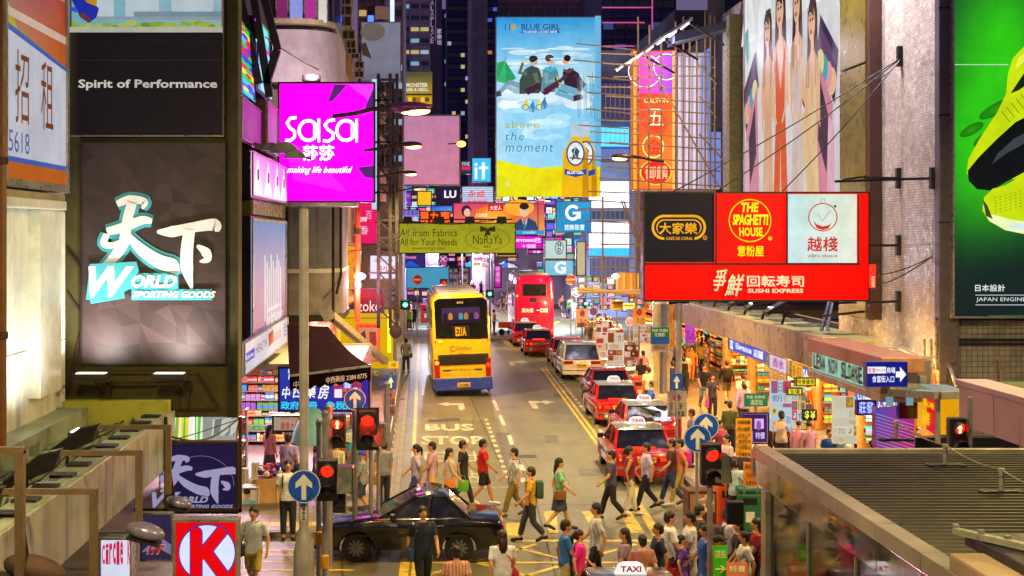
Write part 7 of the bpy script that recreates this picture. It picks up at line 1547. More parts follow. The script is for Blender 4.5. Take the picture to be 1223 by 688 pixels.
M_obin = mat('orange_bin', '#d2481a', .4, 0, 6, .15)
def bin_(label, px, py, w, h, m, z=.13):
 g = G(px, py, z); t = thing('litter_bin', label, 'litter bin', g)
 MB().bbox(-w/2, w/2, -w/2, w/2, .05, h, .06).build('body', m, t, local=True); MB().bbox(-w/2-.02, w/2+.02, -w/2-.02, w/2+.02, h, h+.12, .05).build('hood', m, t, local=True)
 MB().box(-w*.32, w*.32, -w/2-.004, -w/2+.01, h*.72, h*.88).build('opening', M_black, t, local=True); MB().box(-w*.2, w*.2, -w/2-.006, -w/2+.01, h*.3, h*.55).build('notice', M_wsign, t, local=True); MB().box(-w/2+.04, w/2-.04, -w/2+.04, w/2-.04, 0, .06).build('foot', M_black, t, local=True); return t
bin_('orange litter bin on the pavement beside the silver-roofed taxis', 762, 480, .55, .95, M_obin); bin_('orange litter bin behind the right crossing pole', 869, 628, .6, 1.0, M_obin); bin_('second orange litter bin right of the crossing pole', 884, 622, .5, .95, mat('orange_bin_faded', '#c8642a', .5))
bin_('green and grey poster-covered box by the station corner', 893, 636, .5, .95, mat('green_utility_box', '#1c5a3c', .5)); bin_('second green utility box next to the poster-covered one', 912, 634, .5, .9, mat('green_utility_box', '#1c5a3c', .5))
bin_('red bin at the far left corner by the lit shops', 510, 385, 1.0, 1.3, mat('red_bin', '#c01c20', .4)); bin_('small orange bin at the far left corner', 486, 392, .6, .9, M_obin)
# orange banners with writing on the right pavement
def banner(label, r, d, col, lines, tc='#3a2a10', tilt=0):
 t = panel_sign('standing_banner', label, camp(*r, d), paint(col), .03, .01, paint(col), 'banner', PRINT0, lambda p: [p.text(s, r[0]+(r[2]-r[0])*.12, r[1]+(r[3]-r[1])*(i+.25)/len(lines), r[2]-(r[2]-r[0])*.12, r[1]+(r[3]-r[1])*(i+.8)/len(lines), tc, .02) for i, s in enumerate(lines)], framed=False)
 MB().bar(W(r[0]+1, r[3], d), W(r[0]+1, r[3]+9, d), .03).bar(W(r[2]-1, r[3], d), W(r[2]-1, r[3]+9, d), .03).build('leg', M_steel, t); return t
banner('tall orange banner with dense black characters by the station corner', (879, 500, 898, 546), 32, '#e8a030', ['反對拆遷', '停止加租', '支持小店', '還我街道', '立即簽名', '守護社區'])
banner('lower orange banner with dark characters nearer the crossing', (888, 552, 906, 581), 30.5, '#e8881c', ['簽名行動', '今日到此', '多謝支持'])
banner('bright green leaning placard with pale writing at the bottom right', (852, 652, 869, 688), 22.6, '#38b81c', ['請投', '→'], '#e8f0a0')
banner('pink and orange notice board leaning at the lower right corner', (868, 672, 893, 700), 22.3, '#e08058', ['特賣', '大減'], '#fff0e0')
t = thing('poster_stall', 'brown kiosk counter with food pictures and the number 13 behind the crowd', 'stall', (G(850, 640).x, 31.5, .13))
pl = camp(822, 587, 856, 648, 30.6); pl.slab(822, 587, 856, 648, -.6, 0).build('cabinet', mat('brown_cabinet', '#4a2418', .5), t); pl.rect(824, 590, 854, 612, '#b07030');
r = random.Random(3)
for i in range(16): pl.ell(826+r.random()*26, 592+r.random()*18, 3, 3, r.choice(['#e8b060', '#8a3a20', '#d87840', '#f0d090']), 9)
pl.rect(824, 620, 854, 646, '#7a1c18'); pl.text('13', 838, 630, 852, 644, '#e8c8a0', .05); pl.art(t, 'artwork', ink('dim_glow_print', .62))
t = thing('tool_trolley', 'orange barrow and baskets on the pavement at the far right of the yellow bus', 'trolley', G(604, 400)); MB().bbox(-.5, .5, -.3, .3, .5, .9, .04).build('basket', M_obin, t, local=True); MB().tube([(-.5, 0, .9), (-.8, 0, 1.2)], .03).build('handle', M_steel, t, local=True)
for s in (-1, 1): MB().lathe((s*.3, -.3, .22), [(.22, -.04), (.22, .04)], 12, 'y').build('wheel', M_rubber, t, local=True)
t = thing('traffic_island', 'small kerbed traffic island right of the yellow bus', 'traffic island', G(604, 405)); g = G(600, 404); MB().bbox(-1.6, 1.2, -.8, .8, 0, .14, .05).build('kerb', M_kerb, t, local=True)
# parasol and green van-like kiosk far away
c = W(606, 318, 130); t = thing('parasol', 'blue and white parasol far down the street left of the red bus', 'parasol', (c.x, 130, .13));
for j in range(8): b = MB(); a0, a1 = 2*pi*j/8, 2*pi*(j+1)/8; b.add([(0, 0, c.z+.6), (cos(a0)*1.3, sin(a0)*1.3, c.z-.1), (cos(a1)*1.3, sin(a1)*1.3, c.z-.1)], [(0, 1, 2), (0, 2, 1)]); b.v = [(v[0]+c.x, v[1]+130, v[2]) for v in b.v]; b.build('panel', mat('parasol_blue', '#2a70c8') if j % 2 else mat('parasol_white', '#d0d4dc'), t)
MB().tube([(c.x, 130, .1), (c.x, 130, c.z+.6)], .04).build('pole', M_steel, t)
# ================= vehicles =================
tyre_me = {}
def wheel(parent, x, y, r, w=.2, rim='#6c7074', name='wheel'):
 k = (r, w, rim)
 if k not in tyre_me:
  tm = MB().lathe((0, 0, 0), [(r*.62, -w/2), (r*.92, -w/2), (r, -w*.36), (r, w*.36), (r*.92, w/2), (r*.62, w/2)], 24, 'x').mesh('tyre', M_rubber, True)
  b = MB(); b.lathe((0, 0, 0), [(r*.6, -w*.4), (r*.64, 0), (r*.6, w*.4)], 24, 'x')
  for i in range(10):
   a = pi/5*i
   for e in (-1, 1): b.bar((e*w*.43, cos(a)*r*.12, sin(a)*r*.12), (e*w*.41, cos(a)*r*.58, sin(a)*r*.58), .05, .055)
  b.lathe((0, 0, 0), [(r*.16, -w*.5), (r*.16, w*.5)], 10, 'x'); tyre_me[k] = (tm, b.mesh('rim', mat('rim_'+rim.lstrip('#'), rim, .35, .7, 5, .1)))
 wo = bpy.data.objects.new(name, tyre_me[k][0]); COL.objects.link(wo); wo.parent = parent; wo.location = (x, y, r)
 ro = bpy.data.objects.new('rim', tyre_me[k][1]); COL.objects.link(ro); ro.parent = wo; return wo
def part(t, name, mb, m, smooth=False, label=None): return mb.build(name, m, t, smooth, local=True, label=label)
def quadpl(pts, off):
 """glass quad from 4 points (counter-clockwise seen from outside), pushed out"""
 P_ = [Vector(p) for p in pts]; n = (P_[1]-P_[0]).cross(P_[3]-P_[0]).normalized()*off; return MB().add([p+n for p in P_]+[p-n*.5 for p in P_], [(0, 1, 2, 3), (7, 6, 5, 4), (0, 4, 5, 1), (1, 5, 6, 2), (2, 6, 7, 3), (3, 7, 4, 0)])
def saloon(label, pos, rz=0, body='#a80c14', roof='#63676b', taxi=True, L=4.65, Wd=1.7, H=1.47, glassy='#0c1014', brake=True, kind='saloon', group=None, plate='#d8a818', cat='car', name='parked_car', num='HK 5127', hl=False, sidelit=False):
 """y = 0 at the rear bumper, +y is forward"""
 t = thing(name, label, cat, (pos[0], pos[1], 0), group, rz); w = Wd/2
 MP = metalpaint(body); MR = metalpaint(roof)
 wb0, wb1, wr = .95, L-.85, .31
 if kind == 'saloon': prof_top = [(0.06, .52), (.03, .80), (.10, .91), (.95, .96), (L-1.25, .95), (L-.25, .82), (L-.02, .66), (L, .48)]
 else: prof_top = [(0.05, .52), (.02, .85), (.08, .98), (.6, 1.0), (L-1.0, .98), (L-.2, .80), (L-.02, .62), (L, .48)]
 def arch(c, n=8): return [(c+cos(pi*i/n)*(wr+.06), .26+sin(pi*i/n)*(wr+.06)) for i in range(n+1)]
 prof = prof_top+[(L-.05, .26)]+[p for p in arch(wb1)]+[p for p in arch(wb0)]+[(.1, .26)]
 b = MB(); b.prism(prof, -w, w, 'x', .07); part(t, 'body', b, MP, True)
 # greenhouse
 if kind == 'saloon': yb0, yt0, yt1, yb1, zt = .72, 1.25, L-2.15, L-1.35, H
 elif kind == 'wagon': yb0, yt0, yt1, yb1, zt = .12, .42, L-1.95, L-1.05, H
 zb = .93 if kind == 'saloon' else .98; wb_, wt_ = w-.06, w-.2
 c8 = lambda y, z, s, ww: (s*ww, y, z)
 pl_ = []
 for s in (-1, 1):
  pl_.append(((s*wb_, yb0, zb), (s*wt_, yt0, zt-.04)))     # rear pillar
  pl_.append(((s*wb_, yb1, zb), (s*wt_, yt1, zt-.04)))
  ym = (yt0+yt1)/2+.05; pl_.append(((s*wb_, ym, zb), (s*(wt_+.01), ym-.03, zt-.04)))
  if kind == 'wagon': ym2 = yt0+.75; pl_.append(((s*wb_, ym2, zb), (s*(wt_+.01), ym2, zt-.04)))
 for p, q in pl_: part(t, 'pillar', MB().bar(p, q, .08, .07), MP)
 b = MB(); pr = [(yt0-.1, zt-.06), (yt0+.02, zt-.01), ((yt0+yt1)/2, zt+.03), (yt1, zt-.01), (yt1+.1, zt-.06)]; b.prism(pr, -wt_-.04, wt_+.04, 'x', .03); part(t, 'roof', b, MR, True)
 gm = M_glass
 part(t, 'rear_window', quadpl([(-wb_+.06, yb0+.02, zb+.02), (wb_-.06, yb0+.02, zb+.02), (wt_-.04, yt0-.03, zt-.05), (-wt_+.04, yt0-.03, zt-.05)], .012), gm)
 part(t, 'windscreen', quadpl([(wb_-.06, yb1-.02, zb+.02), (-wb_+.06, yb1-.02, zb+.02), (-wt_+.04, yt1+.03, zt-.05), (wt_-.04, yt1+.03, zt-.05)], .012), gm)
 for s in (-1, 1):
  for (ya, yb_, ta, tb) in ((yb0+.12, ym-.06, yt0+.03, ym-.08), (ym+.06, yb1-.12, ym+.02, yt1-.03)):
   q = [(s*(wb_-.005), ya, zb+.02), (s*(wb_-.005), yb_, zb+.02), (s*(wt_+.005), tb, zt-.07), (s*(wt_+.005), ta, zt-.07)]
   part(t, 'side_window', quadpl(q if s < 0 else q[::-1], .01), gm)
  part(t, 'door_line', MB().box(s*(w-.004), s*(w+.003), ym-.015, ym-.003, .34, .92), M_black)
  for y in (ym-.25, ym+.75): part(t, 'door_handle', MB().bbox(min(s*w, s*(w+.02)), max(s*w, s*(w+.02)), y-.08, y+.08, .78, .81, .006), M_chrome)
  part(t, 'mirror', MB().bbox(min(s*(w-.02), s*(w+.17)), max(s*(w-.02), s*(w+.17)), yb1-.35, yb1-.22, .93, 1.07, .03), MP if not taxi else M_black)
  part(t, 'side_trim', MB().box(min(s*(w-.002), s*(w+.012)), max(s*(w-.002), s*(w+.012)), .75, L-.9, .55, .6), M_black)
  on = brake; m = lit('#ff2a10', 2.2, False) if on else mat('tail_red', '#8a0c10', .2)
  if kind == 'saloon':
   tl = part(t, 'tail_light', MB().bbox(min(s*(w-.52), s*(w-.06)), max(s*(w-.52), s*(w-.06)), .0, .06, .66, .81, .015), mat('tail_red', '#9a0a10', .2))
   b = MB().box(min(s*(w-.48), s*(w-.26)), max(s*(w-.48), s*(w-.26)), -.006, .0, .68, .79); b.build('lit_segment', m, tl, local=True)
   b = MB().box(min(s*(w-.14), s*(w-.08)), max(s*(w-.14), s*(w-.08)), -.006, .0, .69, .78); b.build('indicator', lit('#ff8a20', 1.2, False) if on else mat('amber_lens', '#a85010', .2), tl, local=True)
  else:
   tl = part(t, 'tail_light', MB().bbox(min(s*(w-.5), s*(w-.05)), max(s*(w-.5), s*(w-.05)), -.01, .05, .78, .93, .015), mat('tail_red', '#9a0a10', .2))
  part(t, 'head_light', MB().bbox(min(s*(w-.42), s*(w-.08)), max(s*(w-.42), s*(w-.08)), L-.1, L+.01, .6, .74, .015), lit('#fff4e0', 6, False) if hl else M_frame)
 part(t, 'rear_bumper', MB().bbox(-w+.01, w-.01, -.07, .2, .28, .54, .04), mat('bumper_'+body.lstrip('#'), body, .4)); part(t, 'bumper_strip', MB().bbox(-w, w, -.085, -.06, .46, .52, .008), M_chrome)
 part(t, 'front_bumper', MB().bbox(-w+.01, w-.01, L-.2, L+.05, .28, .54, .04), mat('bumper_'+body.lstrip('#'), body, .4))
 part(t, 'boot_line', MB().box(-w+.12, w-.12, .028, .034, .845, .85), M_black)
 np_ = part(t, 'number_plate', MB().bbox(-.26, .26, -.015, .02, .64, .79, .008), mat('plate_yellow', plate, .4))
 q = Pl((-.24, -.016, .65), (1, 0, 0), (0, 0, 1), .48, .13); q.base = 0; q.text(num, .05, .15, .95, .85, '#1a1408', .04); q.mb.build('lettering', PRINT0, np_, local=True)
 part(t, 'exhaust', MB().tube([(w-.4, .3, .24), (w-.4, -.06, .23)], .03, 8), M_steel)
 part(t, 'rear_screen_bar', MB().box(-.35, .35, yb0-.02, yb0+.02, zb+.0, zb+.05), lit('#ff3010', 2.5, False) if (taxi and brake) else M_black)
 for s in (-1, 1):
  for y in (wb0, wb1): wheel(t, s*(w-.12), y, wr)
 if taxi:
  sg = part(t, 'roof_sign', MB().prism([(-.26, 0), (.26, 0), (.2, .15), (.12, .19), (-.12, .19), (-.2, .15)], -.06, .06, 'y', .015), lit('#f4e8e4', 1.1, False)); sg.location = (0, (yt0+yt1)/2, zt+.03)
  q = Pl((-.2, -.062, .03), (1, 0, 0), (0, 0, 1), .4, .12); q.base = 0; q.text('TAXI', .08, .1, .92, .9, '#b01818', .05); q.mb.build('lettering', PRINT0, sg, local=True)
  g = part(t, 'seat_badge', MB().lathe((-.52, -.09, .42), [(.1, 0), (.1, .01)], 12, 'y'), mat('green_badge', '#18a078', .4))
  q = Pl((-.62, -.092, .36), (1, 0, 0), (0, 0, 1), .2, .12); q.base = .012; q.text('4', .3, .1, .7, .9, '#f0f4f0', .05); q.mb.build('lettering', PRINT0, t, local=True)
  for s in (-.35, .35): part(t, 'head_rest', MB().bbox(s-.13, s+.13, 1.7, 1.8, .95, 1.15, .04), M_black)
 return t
RED = '#b00a12'
saloon('red taxi with its silver boot half behind the pole, nearest of the parked row', (W(771.5, 0, 39.8).x, 39.6), 0, RED, group='taxis in the kerbside queue', name='taxi', cat='taxi', num='KX 4127')
saloon('red taxi with a white roof sign hidden by the nearest taxi', (W(790, 0, 45.2).x-.25, 45.3), 0, RED, group='taxis in the kerbside queue', name='taxi', cat='taxi', brake=False, num='GS 882')
saloon('red taxi braking beside the orange bin, third in the queue', (W(741, 0, 52).x-.05, 51.6), 0, RED, roof='#6c727c', group='taxis in the kerbside queue', name='taxi', cat='taxi', num='MB 3901')
saloon('dark red private saloon ahead of the braking taxi', (W(728, 0, 58).x+.05, 57.2), 0, '#7a1014', '#7a1014', False, brake=False, num='LR 771')
saloon('silver people carrier parked by the notice boards', (W(695, 0, 68.2).x, 68.2), 0, '#d8d4cc', '#d8d4cc', False, 4.7, 1.86, 1.75, kind='wagon', brake=False, name='parked_van', cat='van', num='JT 640')
saloon('red car parked just ahead of the silver people carrier', (W(688, 0, 74).x-.3, 74.5), 0, '#a81018', '#a81018', False, brake=False, num='EN 228')
saloon('red taxi driving behind the red double-decker, its brake lights on', (W(642, 0, 83).x, 81.5), 0, RED, name='taxi', cat='taxi', num='NZ 1505')
saloon('red and silver taxi just in front of the braking taxi behind the red bus', (W(633, 0, 90).x-.3, 88.5), 0, RED, name='taxi', cat='taxi', num='PK 9340', brake=False)
saloon('black saloon car crossing the junction from right to left', (W(600, 0, 30.9).x, 31.2), radians(90), '#060608', '#0a0a10', False, 4.0, 1.75, 1.42, brake=False, num='UV 318', name='moving_car')
saloon('red taxi at the bottom edge with its domed roof sign showing', (W(765, 0, 22).x, 21.2), 0, RED, roof='#5c6068', name='taxi', cat='taxi', num='LB 7720')
def bus(label, pos, rz, L, Wd, H, col, band, roofc, kind, roll=0):
 t = thing('double_decker_bus', label, 'bus', (pos[0], pos[1], 0), None, rz); t.rotation_euler[1] = roll; w = Wd/2; MP = metalpaint(col)
 # cross-section extruded along the length, rounded
 sec = [(-w, .35), (w, .35), (w, 2.0), (w-.02, 3.4), (w-.1, H-.22), (w-.3, H-.03), (0, H+.03), (-w+.3, H-.03), (-w+.1, H-.22), (-w+.02, 3.4), (-w, 2.0)]
 b = MB(); b.prism(sec, 0, L, 'y', .12); part(t, 'body', b, MP, True)
 b = MB(); b.prism([(-w+.16, H-.16), (w-.16, H-.16), (w-.34, H+.0), (0, H+.05), (-w+.34, H)], .15, L-.15, 'y', .05); part(t, 'roof', b, mat('bus_roof', roofc, .4, .2))
 for i in range(5): part(t, 'roof_rib', MB().box(-w+.35, w-.35, 1.2+i*2.0, 1.26+i*2.0, H-.02, H+.07), mat('bus_roof', roofc, .4, .2))
 part(t, 'skirt', MB().bbox(-w-.015, w+.015, -.03, L+.02, .28, .82 if kind == 'y' else .5, .05), metalpaint(band))
 for s in (-1, 1):
  for z0, z1 in ((1.35, 2.15), (2.95, 3.75)):
   for i in range(6): y = .9+i*(L-1.6)/6; part(t, 'side_window', MB().box(min(s*(w-.02), s*(w+.012)), max(s*(w-.02), s*(w+.012)), y, y+(L-1.6)/6-.1, z0, z1), M_glass)
  for y in (2.6, L-2.4): wheel(t, s*(w-.16), y, .48, .28)
  part(t, 'wheel_arch', MB().lathe((s*(w-.0), 2.6, .5), [(.58, -.02), (.58, .02)], 20, 'x'), M_black)
 p = Pl((-w, -.0, 0), (1, 0, 0), (0, 0, 1), Wd, H, (0, 0, 100, 100)); p.v = Vector((0, 0, 1)); y_ = lambda z: (1-z/H)*100
 if kind == 'y':
  p.base = .05
  part(t, 'upper_glazing', MB().prism([(-w+.14, 2.55), (w-.1, 2.45), (w-.1, 4.1), (w-.28, H-.16), (-w+.28, H-.16), (-w+.12, 4.15)], -.02, .05, 'y', .015), M_glass)
  win = part(t, 'saloon_window', MB().bbox(-.82, .82, -.035, -.02, 3.2, 3.85, .01), glow('bus_interior', '#5a3a6a', .55)); q = Pl((-.8, -.036, 3.22), (1, 0, 0), (0, 0, 1), 1.6, .6); q.base = .002
  for i in range(7): q.ell(.08+i*.14, .6, .06, .3, ['#2a1c30', '#e0a040', '#4a2a50', '#50b0b8', '#c89040', '#382040', '#b060a0'][i], 12)
  q.rect(.0, .8, 1, 1, '#2a1a30'); q.mb.build('seats', ink('dim_glow_print', .62), win, local=True)
  p.text('8306', 44, y_(4.12), 55, y_(4.02), '#c8b870'); p.text('E21A', 40, y_(3.02), 58, y_(2.64), '#ffb020', .02)
  part(t, 'route_display', MB().bbox(-.4, .35, -.03, -.015, 2.58, 3.06, .01), M_black)
  p.text('Citybus', 39, y_(2.2), 66, y_(1.98), '#5a3a1c', .0); p.ring(34, y_(2.08), 5, 3.1, 1.6, '#c03a1c', 20, .6, 5.6); p.text('城巴', 44, y_(1.9), 51, y_(1.8), '#5a3a1c')
  part(t, 'engine_grille', MB().bbox(-w+.2, w-.12, -.03, .02, 1.98-.6, 2.0-.16, .01), mat('bus_grille', '#2a200c', .6))
  g = [part(t, 'grille_slat', MB().box(-w+.24, w-.16, -.045, -.03, 1.42+i*.06, 1.44+i*.06), M_dark) for i in range(6)]
  p.rect(16, y_(1.2), 30, y_(1.13), '#4a3a0c'); p.rect(70, y_(1.2), 84, y_(1.13), '#4a3a0c'); p.text('環保引擎 go green', 31, y_(1.24), 69, y_(1.1), '#6a4a14')
  part(t, 'number_plate', MB().bbox(-.25, .3, -.06, -.03, .42, .62, .01), mat('plate_yellow', '#d8a818', .4)); p.base = .07; p.text('LU 3508', 43, y_(.58), 59, y_(.46), '#2a200c', .03); p.base = .04
  for s in (-1, 1):
   a, c = sorted((s*(w-.03), s*(w-.26))); part(t, 'tail_light', MB().bbox(a, c, -.04, .04, .85, 1.65, .03), mat('tail_red', '#9a0a10', .2))
   part(t, 'brake_lamp', MB().lathe(((a+c)/2, -.05, 1.5 if s < 0 else 1.35), [(.09, 0), (.09, .02)], 12, 'y'), lit('#ff5a20' if s < 0 else '#ff3020', 7 if s < 0 else 3, False))
   part(t, 'upper_lamp', MB().lathe((s*(w-.32), -.05, 2.42), [(.06, 0), (.06, .02)], 12, 'y'), lit('#ff6a20', 8 if s < 0 else 3, False))
   part(t, 'upper_lamp', MB().lathe((s*(w-.12), -.03, 2.42), [(.05, 0), (.05, .02)], 12, 'y'), lit('#ff4020', 4, False))
 else:
  win = part(t, 'upper_window', MB().bbox(-.78, .78, -.04, .04, 3.0, 3.78, .03), M_glass); p.text('SERVICE', 44, y_(3.68), 60, y_(3.58), '#d0c0e0')
  part(t, 'route_box', MB().bbox(-.3, .15, -.04, .02, 2.6, 2.88, .01), M_black); p.text('234', 42, y_(2.82), 51, y_(2.66), '#e0a040', .02)
  p.base = .02; p.text('周大福', 17, y_(2.2), 46, y_(1.93), '#f0e8ec', .04); p.text('一口價', 54, y_(2.2), 84, y_(1.93), '#f0e8ec', .02); p.text('CHOW TAI FOOK', 22, y_(.98), 60, y_(.88), '#e8c8d8', .02); p.text('1238', 62, y_(.98), 76, y_(.88), '#e8c8d8', .02)
  for i in range(7): part(t, 'vent_slat', MB().box(-.95, .95, -.025, .01, 1.3+i*.075, 1.33+i*.075), mat('dark_red_slat', '#6a0a20', .5))
  for s in (-1, 1):
   for z, c in ((.75, '#ff5a20'), (.95, '#ff3018'), (3.0, '#ff9040')): part(t, 'tail_light', MB().lathe((s*(w-.12), -.04, z), [(.08, 0), (.08, .02)], 10, 'y'), lit(c, 3, False))
  part(t, 'green_corner', MB().bbox(-w-.03, -w+.3, -.04, .4, .28, .62, .03), mat('green_skirt', '#1c8a50', .4))
 if p.mb.v: p.mb.build('lettering', PRINT0, t, local=True)
 return t
dby = 11900/(474-280)
bus('yellow double-decker bus with dark upper glazing and blue skirt seen from behind', (W(554, 0, dby).x-.0, dby), radians(1.2), 11.3, 2.5, 4.42, '#e6c00c', '#1434a8', '#b8b4b0', 'y', radians(-2.2))
dbr = 92.5
bus('crimson double-decker bus with white characters across its back', (W(638.5, 0, dbr).x, dbr), radians(-1), 11.5, 2.5, 4.35, '#c00a48', '#8a0a30', '#c8b8c0', 'r')
# ================= people =================
def skel(pose):
 s = {}
 lean = .0
 A = dict(stand=((.03, .0, 0), (-.02, 0, 0), (.02, .06), (-.02, .05)), walk=((.17, .25, .02), (-.05, -.31, .1), (-.14, -.1), (.1, .24)), walkb=((-.05, -.31, .1), (.17, .25, .02), (.1, .24), (-.14, -.1)),
    phone=((.04, .02, 0), (-.02, -.02, 0), (.05, .3), (.0, .05)), stroll=((.1, .16, 0), (-.02, -.2, .06), (.1, .2), (-.12, -.06)))[pose]
 for i, sd in enumerate((-1, 1)):
  ky, ay, az = A[i]; hip = Vector((sd*.09, 0, .90)); kz = .49+(.01 if az else 0)
  s['leg', sd] = [hip, Vector((sd*.10, ky*.9, kz)), Vector((sd*.10, ay, .09+az)), Vector((sd*.115, ay+.17, .035+az*.35))]
  ey, wy = A[2+i]; sh = Vector((sd*.185, 0, 1.40)); el = Vector((sd*.235, ey, 1.13)); wr = Vector((sd*.235, wy, .90))
  if pose == 'phone' and sd == -1: el = Vector((-.24, .06, 1.12)); wr = Vector((-.12, .27, 1.25))
  if pose in ('walk', 'walkb', 'stroll') and wy > 0: wr = Vector((sd*.21, wy+.03, .97))
  s['arm', sd] = [sh, el, wr]
 return s
def ringloft(b, rings, n=12):
 k = len(b.v)
 for (c, rx, ry) in rings:
  for j in range(n): a = 2*pi*j/n; b.v.append((c[0]+cos(a)*rx, c[1]+sin(a)*ry, c[2]))
 for i in range(len(rings)-1):
  for j in range(n): j2 = (j+1) % n; b.face((k+i*n+j, k+i*n+j2, k+(i+1)*n+j2, k+(i+1)*n+j))
 b.face([k+j for j in range(n)][::-1]); b.face([k+(len(rings)-1)*n+j for j in range(n)])
TORSO = [((0, 0, .80), .13, .10), ((0, 0, .86), .165, .12), ((0, -.01, .95), .168, .125), ((0, 0, 1.06), .145, .105), ((0, .005, 1.18), .155, .11), ((0, .01, 1.30), .180, .12), ((0, .0, 1.39), .185, .105), ((0, -.01, 1.445), .13, .08), ((0, -.01, 1.47), .06, .055)]
def limb(b, pts, rad, n=10):
 p = []; r = []
 for i in range(len(pts)-1):
  for t in (0, .33, .66): p.append(pts[i].lerp(pts[i+1], t)); r.append(rad[i]*(1-t)+rad[i+1]*t)
 p.append(pts[-1]); r.append(rad[-1])
 d0 = (p[0]-p[1]).normalized(); d1 = (p[-1]-p[-2]).normalized()
 p = [p[0]+d0*r[0]*.7]+p+[p[-1]+d1*r[-1]*.7]; r = [r[0]*.55]+r+[r[-1]*.5]
 b.tube(p, r, n)
def body_mb(pose):
 S = skel(pose); b = MB(); ringloft(b, TORSO)
 b.tube([(0, -.01, 1.43), (0, .0, 1.5), (0, .01, 1.56)], [.06, .052, .055], 10)
 b.ell((0, .015, 1.625), (.074, .092, .108), 14, 10); b.ell((0, .045, 1.565), (.052, .055, .045), 10, 7)
 b.ell((0, .112, 1.615), (.013, .02, .024), 8, 6)
 for sd in (-1, 1):
  b.ell((sd*.076, .005, 1.615), (.012, .02, .03), 8, 6)
  h, k, a, t = S['leg', sd]; limb(b, [h, k, a], [.088, .058, .038]); b.tube([k.lerp(a, .12)+Vector((0, -.012, 0)), k.lerp(a, .4)+Vector((0, -.022, 0)), k.lerp(a, .7)], [.045, .052, .036], 8)
  b.ell(k, (.058, .06, .065), 10, 7); b.tube([a+Vector((0, -.05, -.04)), a+Vector((0, .03, -.03)), t], [.035, .042, .026], 8)
  s_, e, w = S['arm', sd]; limb(b, [s_, e, w], [.052, .041, .028]); b.ell(s_, (.06, .058, .055), 10, 7)
  d = (w-e).normalized(); b.tube([w-d*.01, w+d*.04, w+d*.085], [.026, .036, .03], 8, rb=.55)
 return b
def fingers_mb(pose):
 S = skel(pose); b = MB()
 for sd in (-1, 1):
  s_, e, w = S['arm', sd]; d = (w-e).normalized(); side = Vector((0, 1, 0)); side = (side-d*side.dot(d)).normalized(); inn = Vector((-sd, 0, 0)); inn = (inn-d*inn.dot(d)).normalized()
  base = w+d*.078
  for i, (o, l) in enumerate(((-.027, .062), (-.009, .076), (.009, .082), (.027, .074))):
   p0 = base+side*o; p1 = p0+d*l*.5+inn*.006; p2 = p1+d*l*.38+inn*.022; b.tube([p0-d*.01, p0+d*.01, p1, p2, p2+d*.006+inn*.006], [.009, .0095, .009, .0078, .004], 6)
  p0 = w+d*.03+side*.03; p1 = p0+d*.03+side*.02+inn*.012; p2 = p1+d*.03+side*.004+inn*.012; b.tube([p0-side*.012, p0, p1, p2], [.011, .012, .0105, .006], 6)
 return b
def top_mb(pose, kind):
 S = skel(pose); b = MB(); rg = []
 for (c, rx, ry) in TORSO:
  if c[2] < .9 and kind != 'dress': continue
  if c[2] > 1.45: continue
  rg.append((c, rx*1.0+.018, ry+.02))
 if kind == 'dress': rg = [((0, 0, .52), .25, .21), ((0, 0, .62), .235, .19), ((0, 0, .75), .21, .165)]+[(c, rx+.018, ry+.018) for c, rx, ry in TORSO if .82 < c[2] < 1.45]
 else: rg = [((0, -.005, .86), .186, .142)]+rg
 rg.append(((0, -.01, 1.462), .075, .066)); ringloft(b, rg)
 for sd in (-1, 1):
  s_, e, w = S['arm', sd]
  if kind in ('tee', 'dress'): m = s_.lerp(e, .72); b.tube([s_+Vector((-sd*.06, 0, .0)), s_, s_.lerp(e, .3), m], [.06, .072, .064, .066], 10)
  elif kind == 'long': b.tube([s_+Vector((-sd*.06, 0, 0)), s_, s_.lerp(e, .4), e, e.lerp(w, .5), w-(w-e)*.02], [.06, .07, .06, .054, .048, .04], 10); b.ell(e, (.054, .054, .054), 8, 6)
  else: b.ell(s_+Vector((-sd*.045, 0, .01)), (.045, .06, .05), 8, 6)
 return b
def bottom_mb(pose, kind):
 S = skel(pose); b = MB()
 if kind == 'skirt': ringloft(b, [((0, 0, .50), .24, .2), ((0, 0, .62), .22, .18), ((0, 0, .8), .19, .15), ((0, 0, .92), .178, .135), ((0, 0, 1.0), .16, .12)]); return b
 ringloft(b, [((0, 0, .79), .165, .12), ((0, 0, .86), .182, .137), ((0, -.01, .95), .18, .138), ((0, 0, 1.02), .162, .12)])
 for sd in (-1, 1):
  h, k, a, t = S['leg', sd]
  if kind == 'shorts': b.tube([h+Vector((0, 0, .04)), h.lerp(k, .3), h.lerp(k, .88)], [.095, .1, .092], 12)
  else: b.tube([h+Vector((0, 0, .04)), h.lerp(k, .35), k, k.lerp(a, .4), a.lerp(k, .12)], [.095, .096, .076, .074, .064], 12); b.ell(k, (.072, .072, .07), 8, 6)
 return b
def hair_mb(kind):
 b = MB()
 if kind == 'cap': b.ell((0, .0, 1.66), (.088, .105, .085), 14, 8); b.box(-.06, .06, .06, .17, 1.655, 1.672); return b
 b.ell((0, -.008, 1.66), (.09, .106, .098), 14, 9); b.ell((0, -.045, 1.61), (.084, .075, .095), 12, 8)
 if kind == 'long': b.tube([(0, -.05, 1.66), (0, -.085, 1.55), (0, -.1, 1.42), (0, -.1, 1.32)], [.08, .088, .085, .05], 10, rb=.55)
 if kind == 'bun': b.ell((0, -.11, 1.69), (.04, .04, .04), 10, 7)
 if kind == 'tail': b.tube([(0, -.1, 1.68), (0, -.15, 1.6), (0, -.14, 1.45)], [.03, .035, .015], 8)
 return b
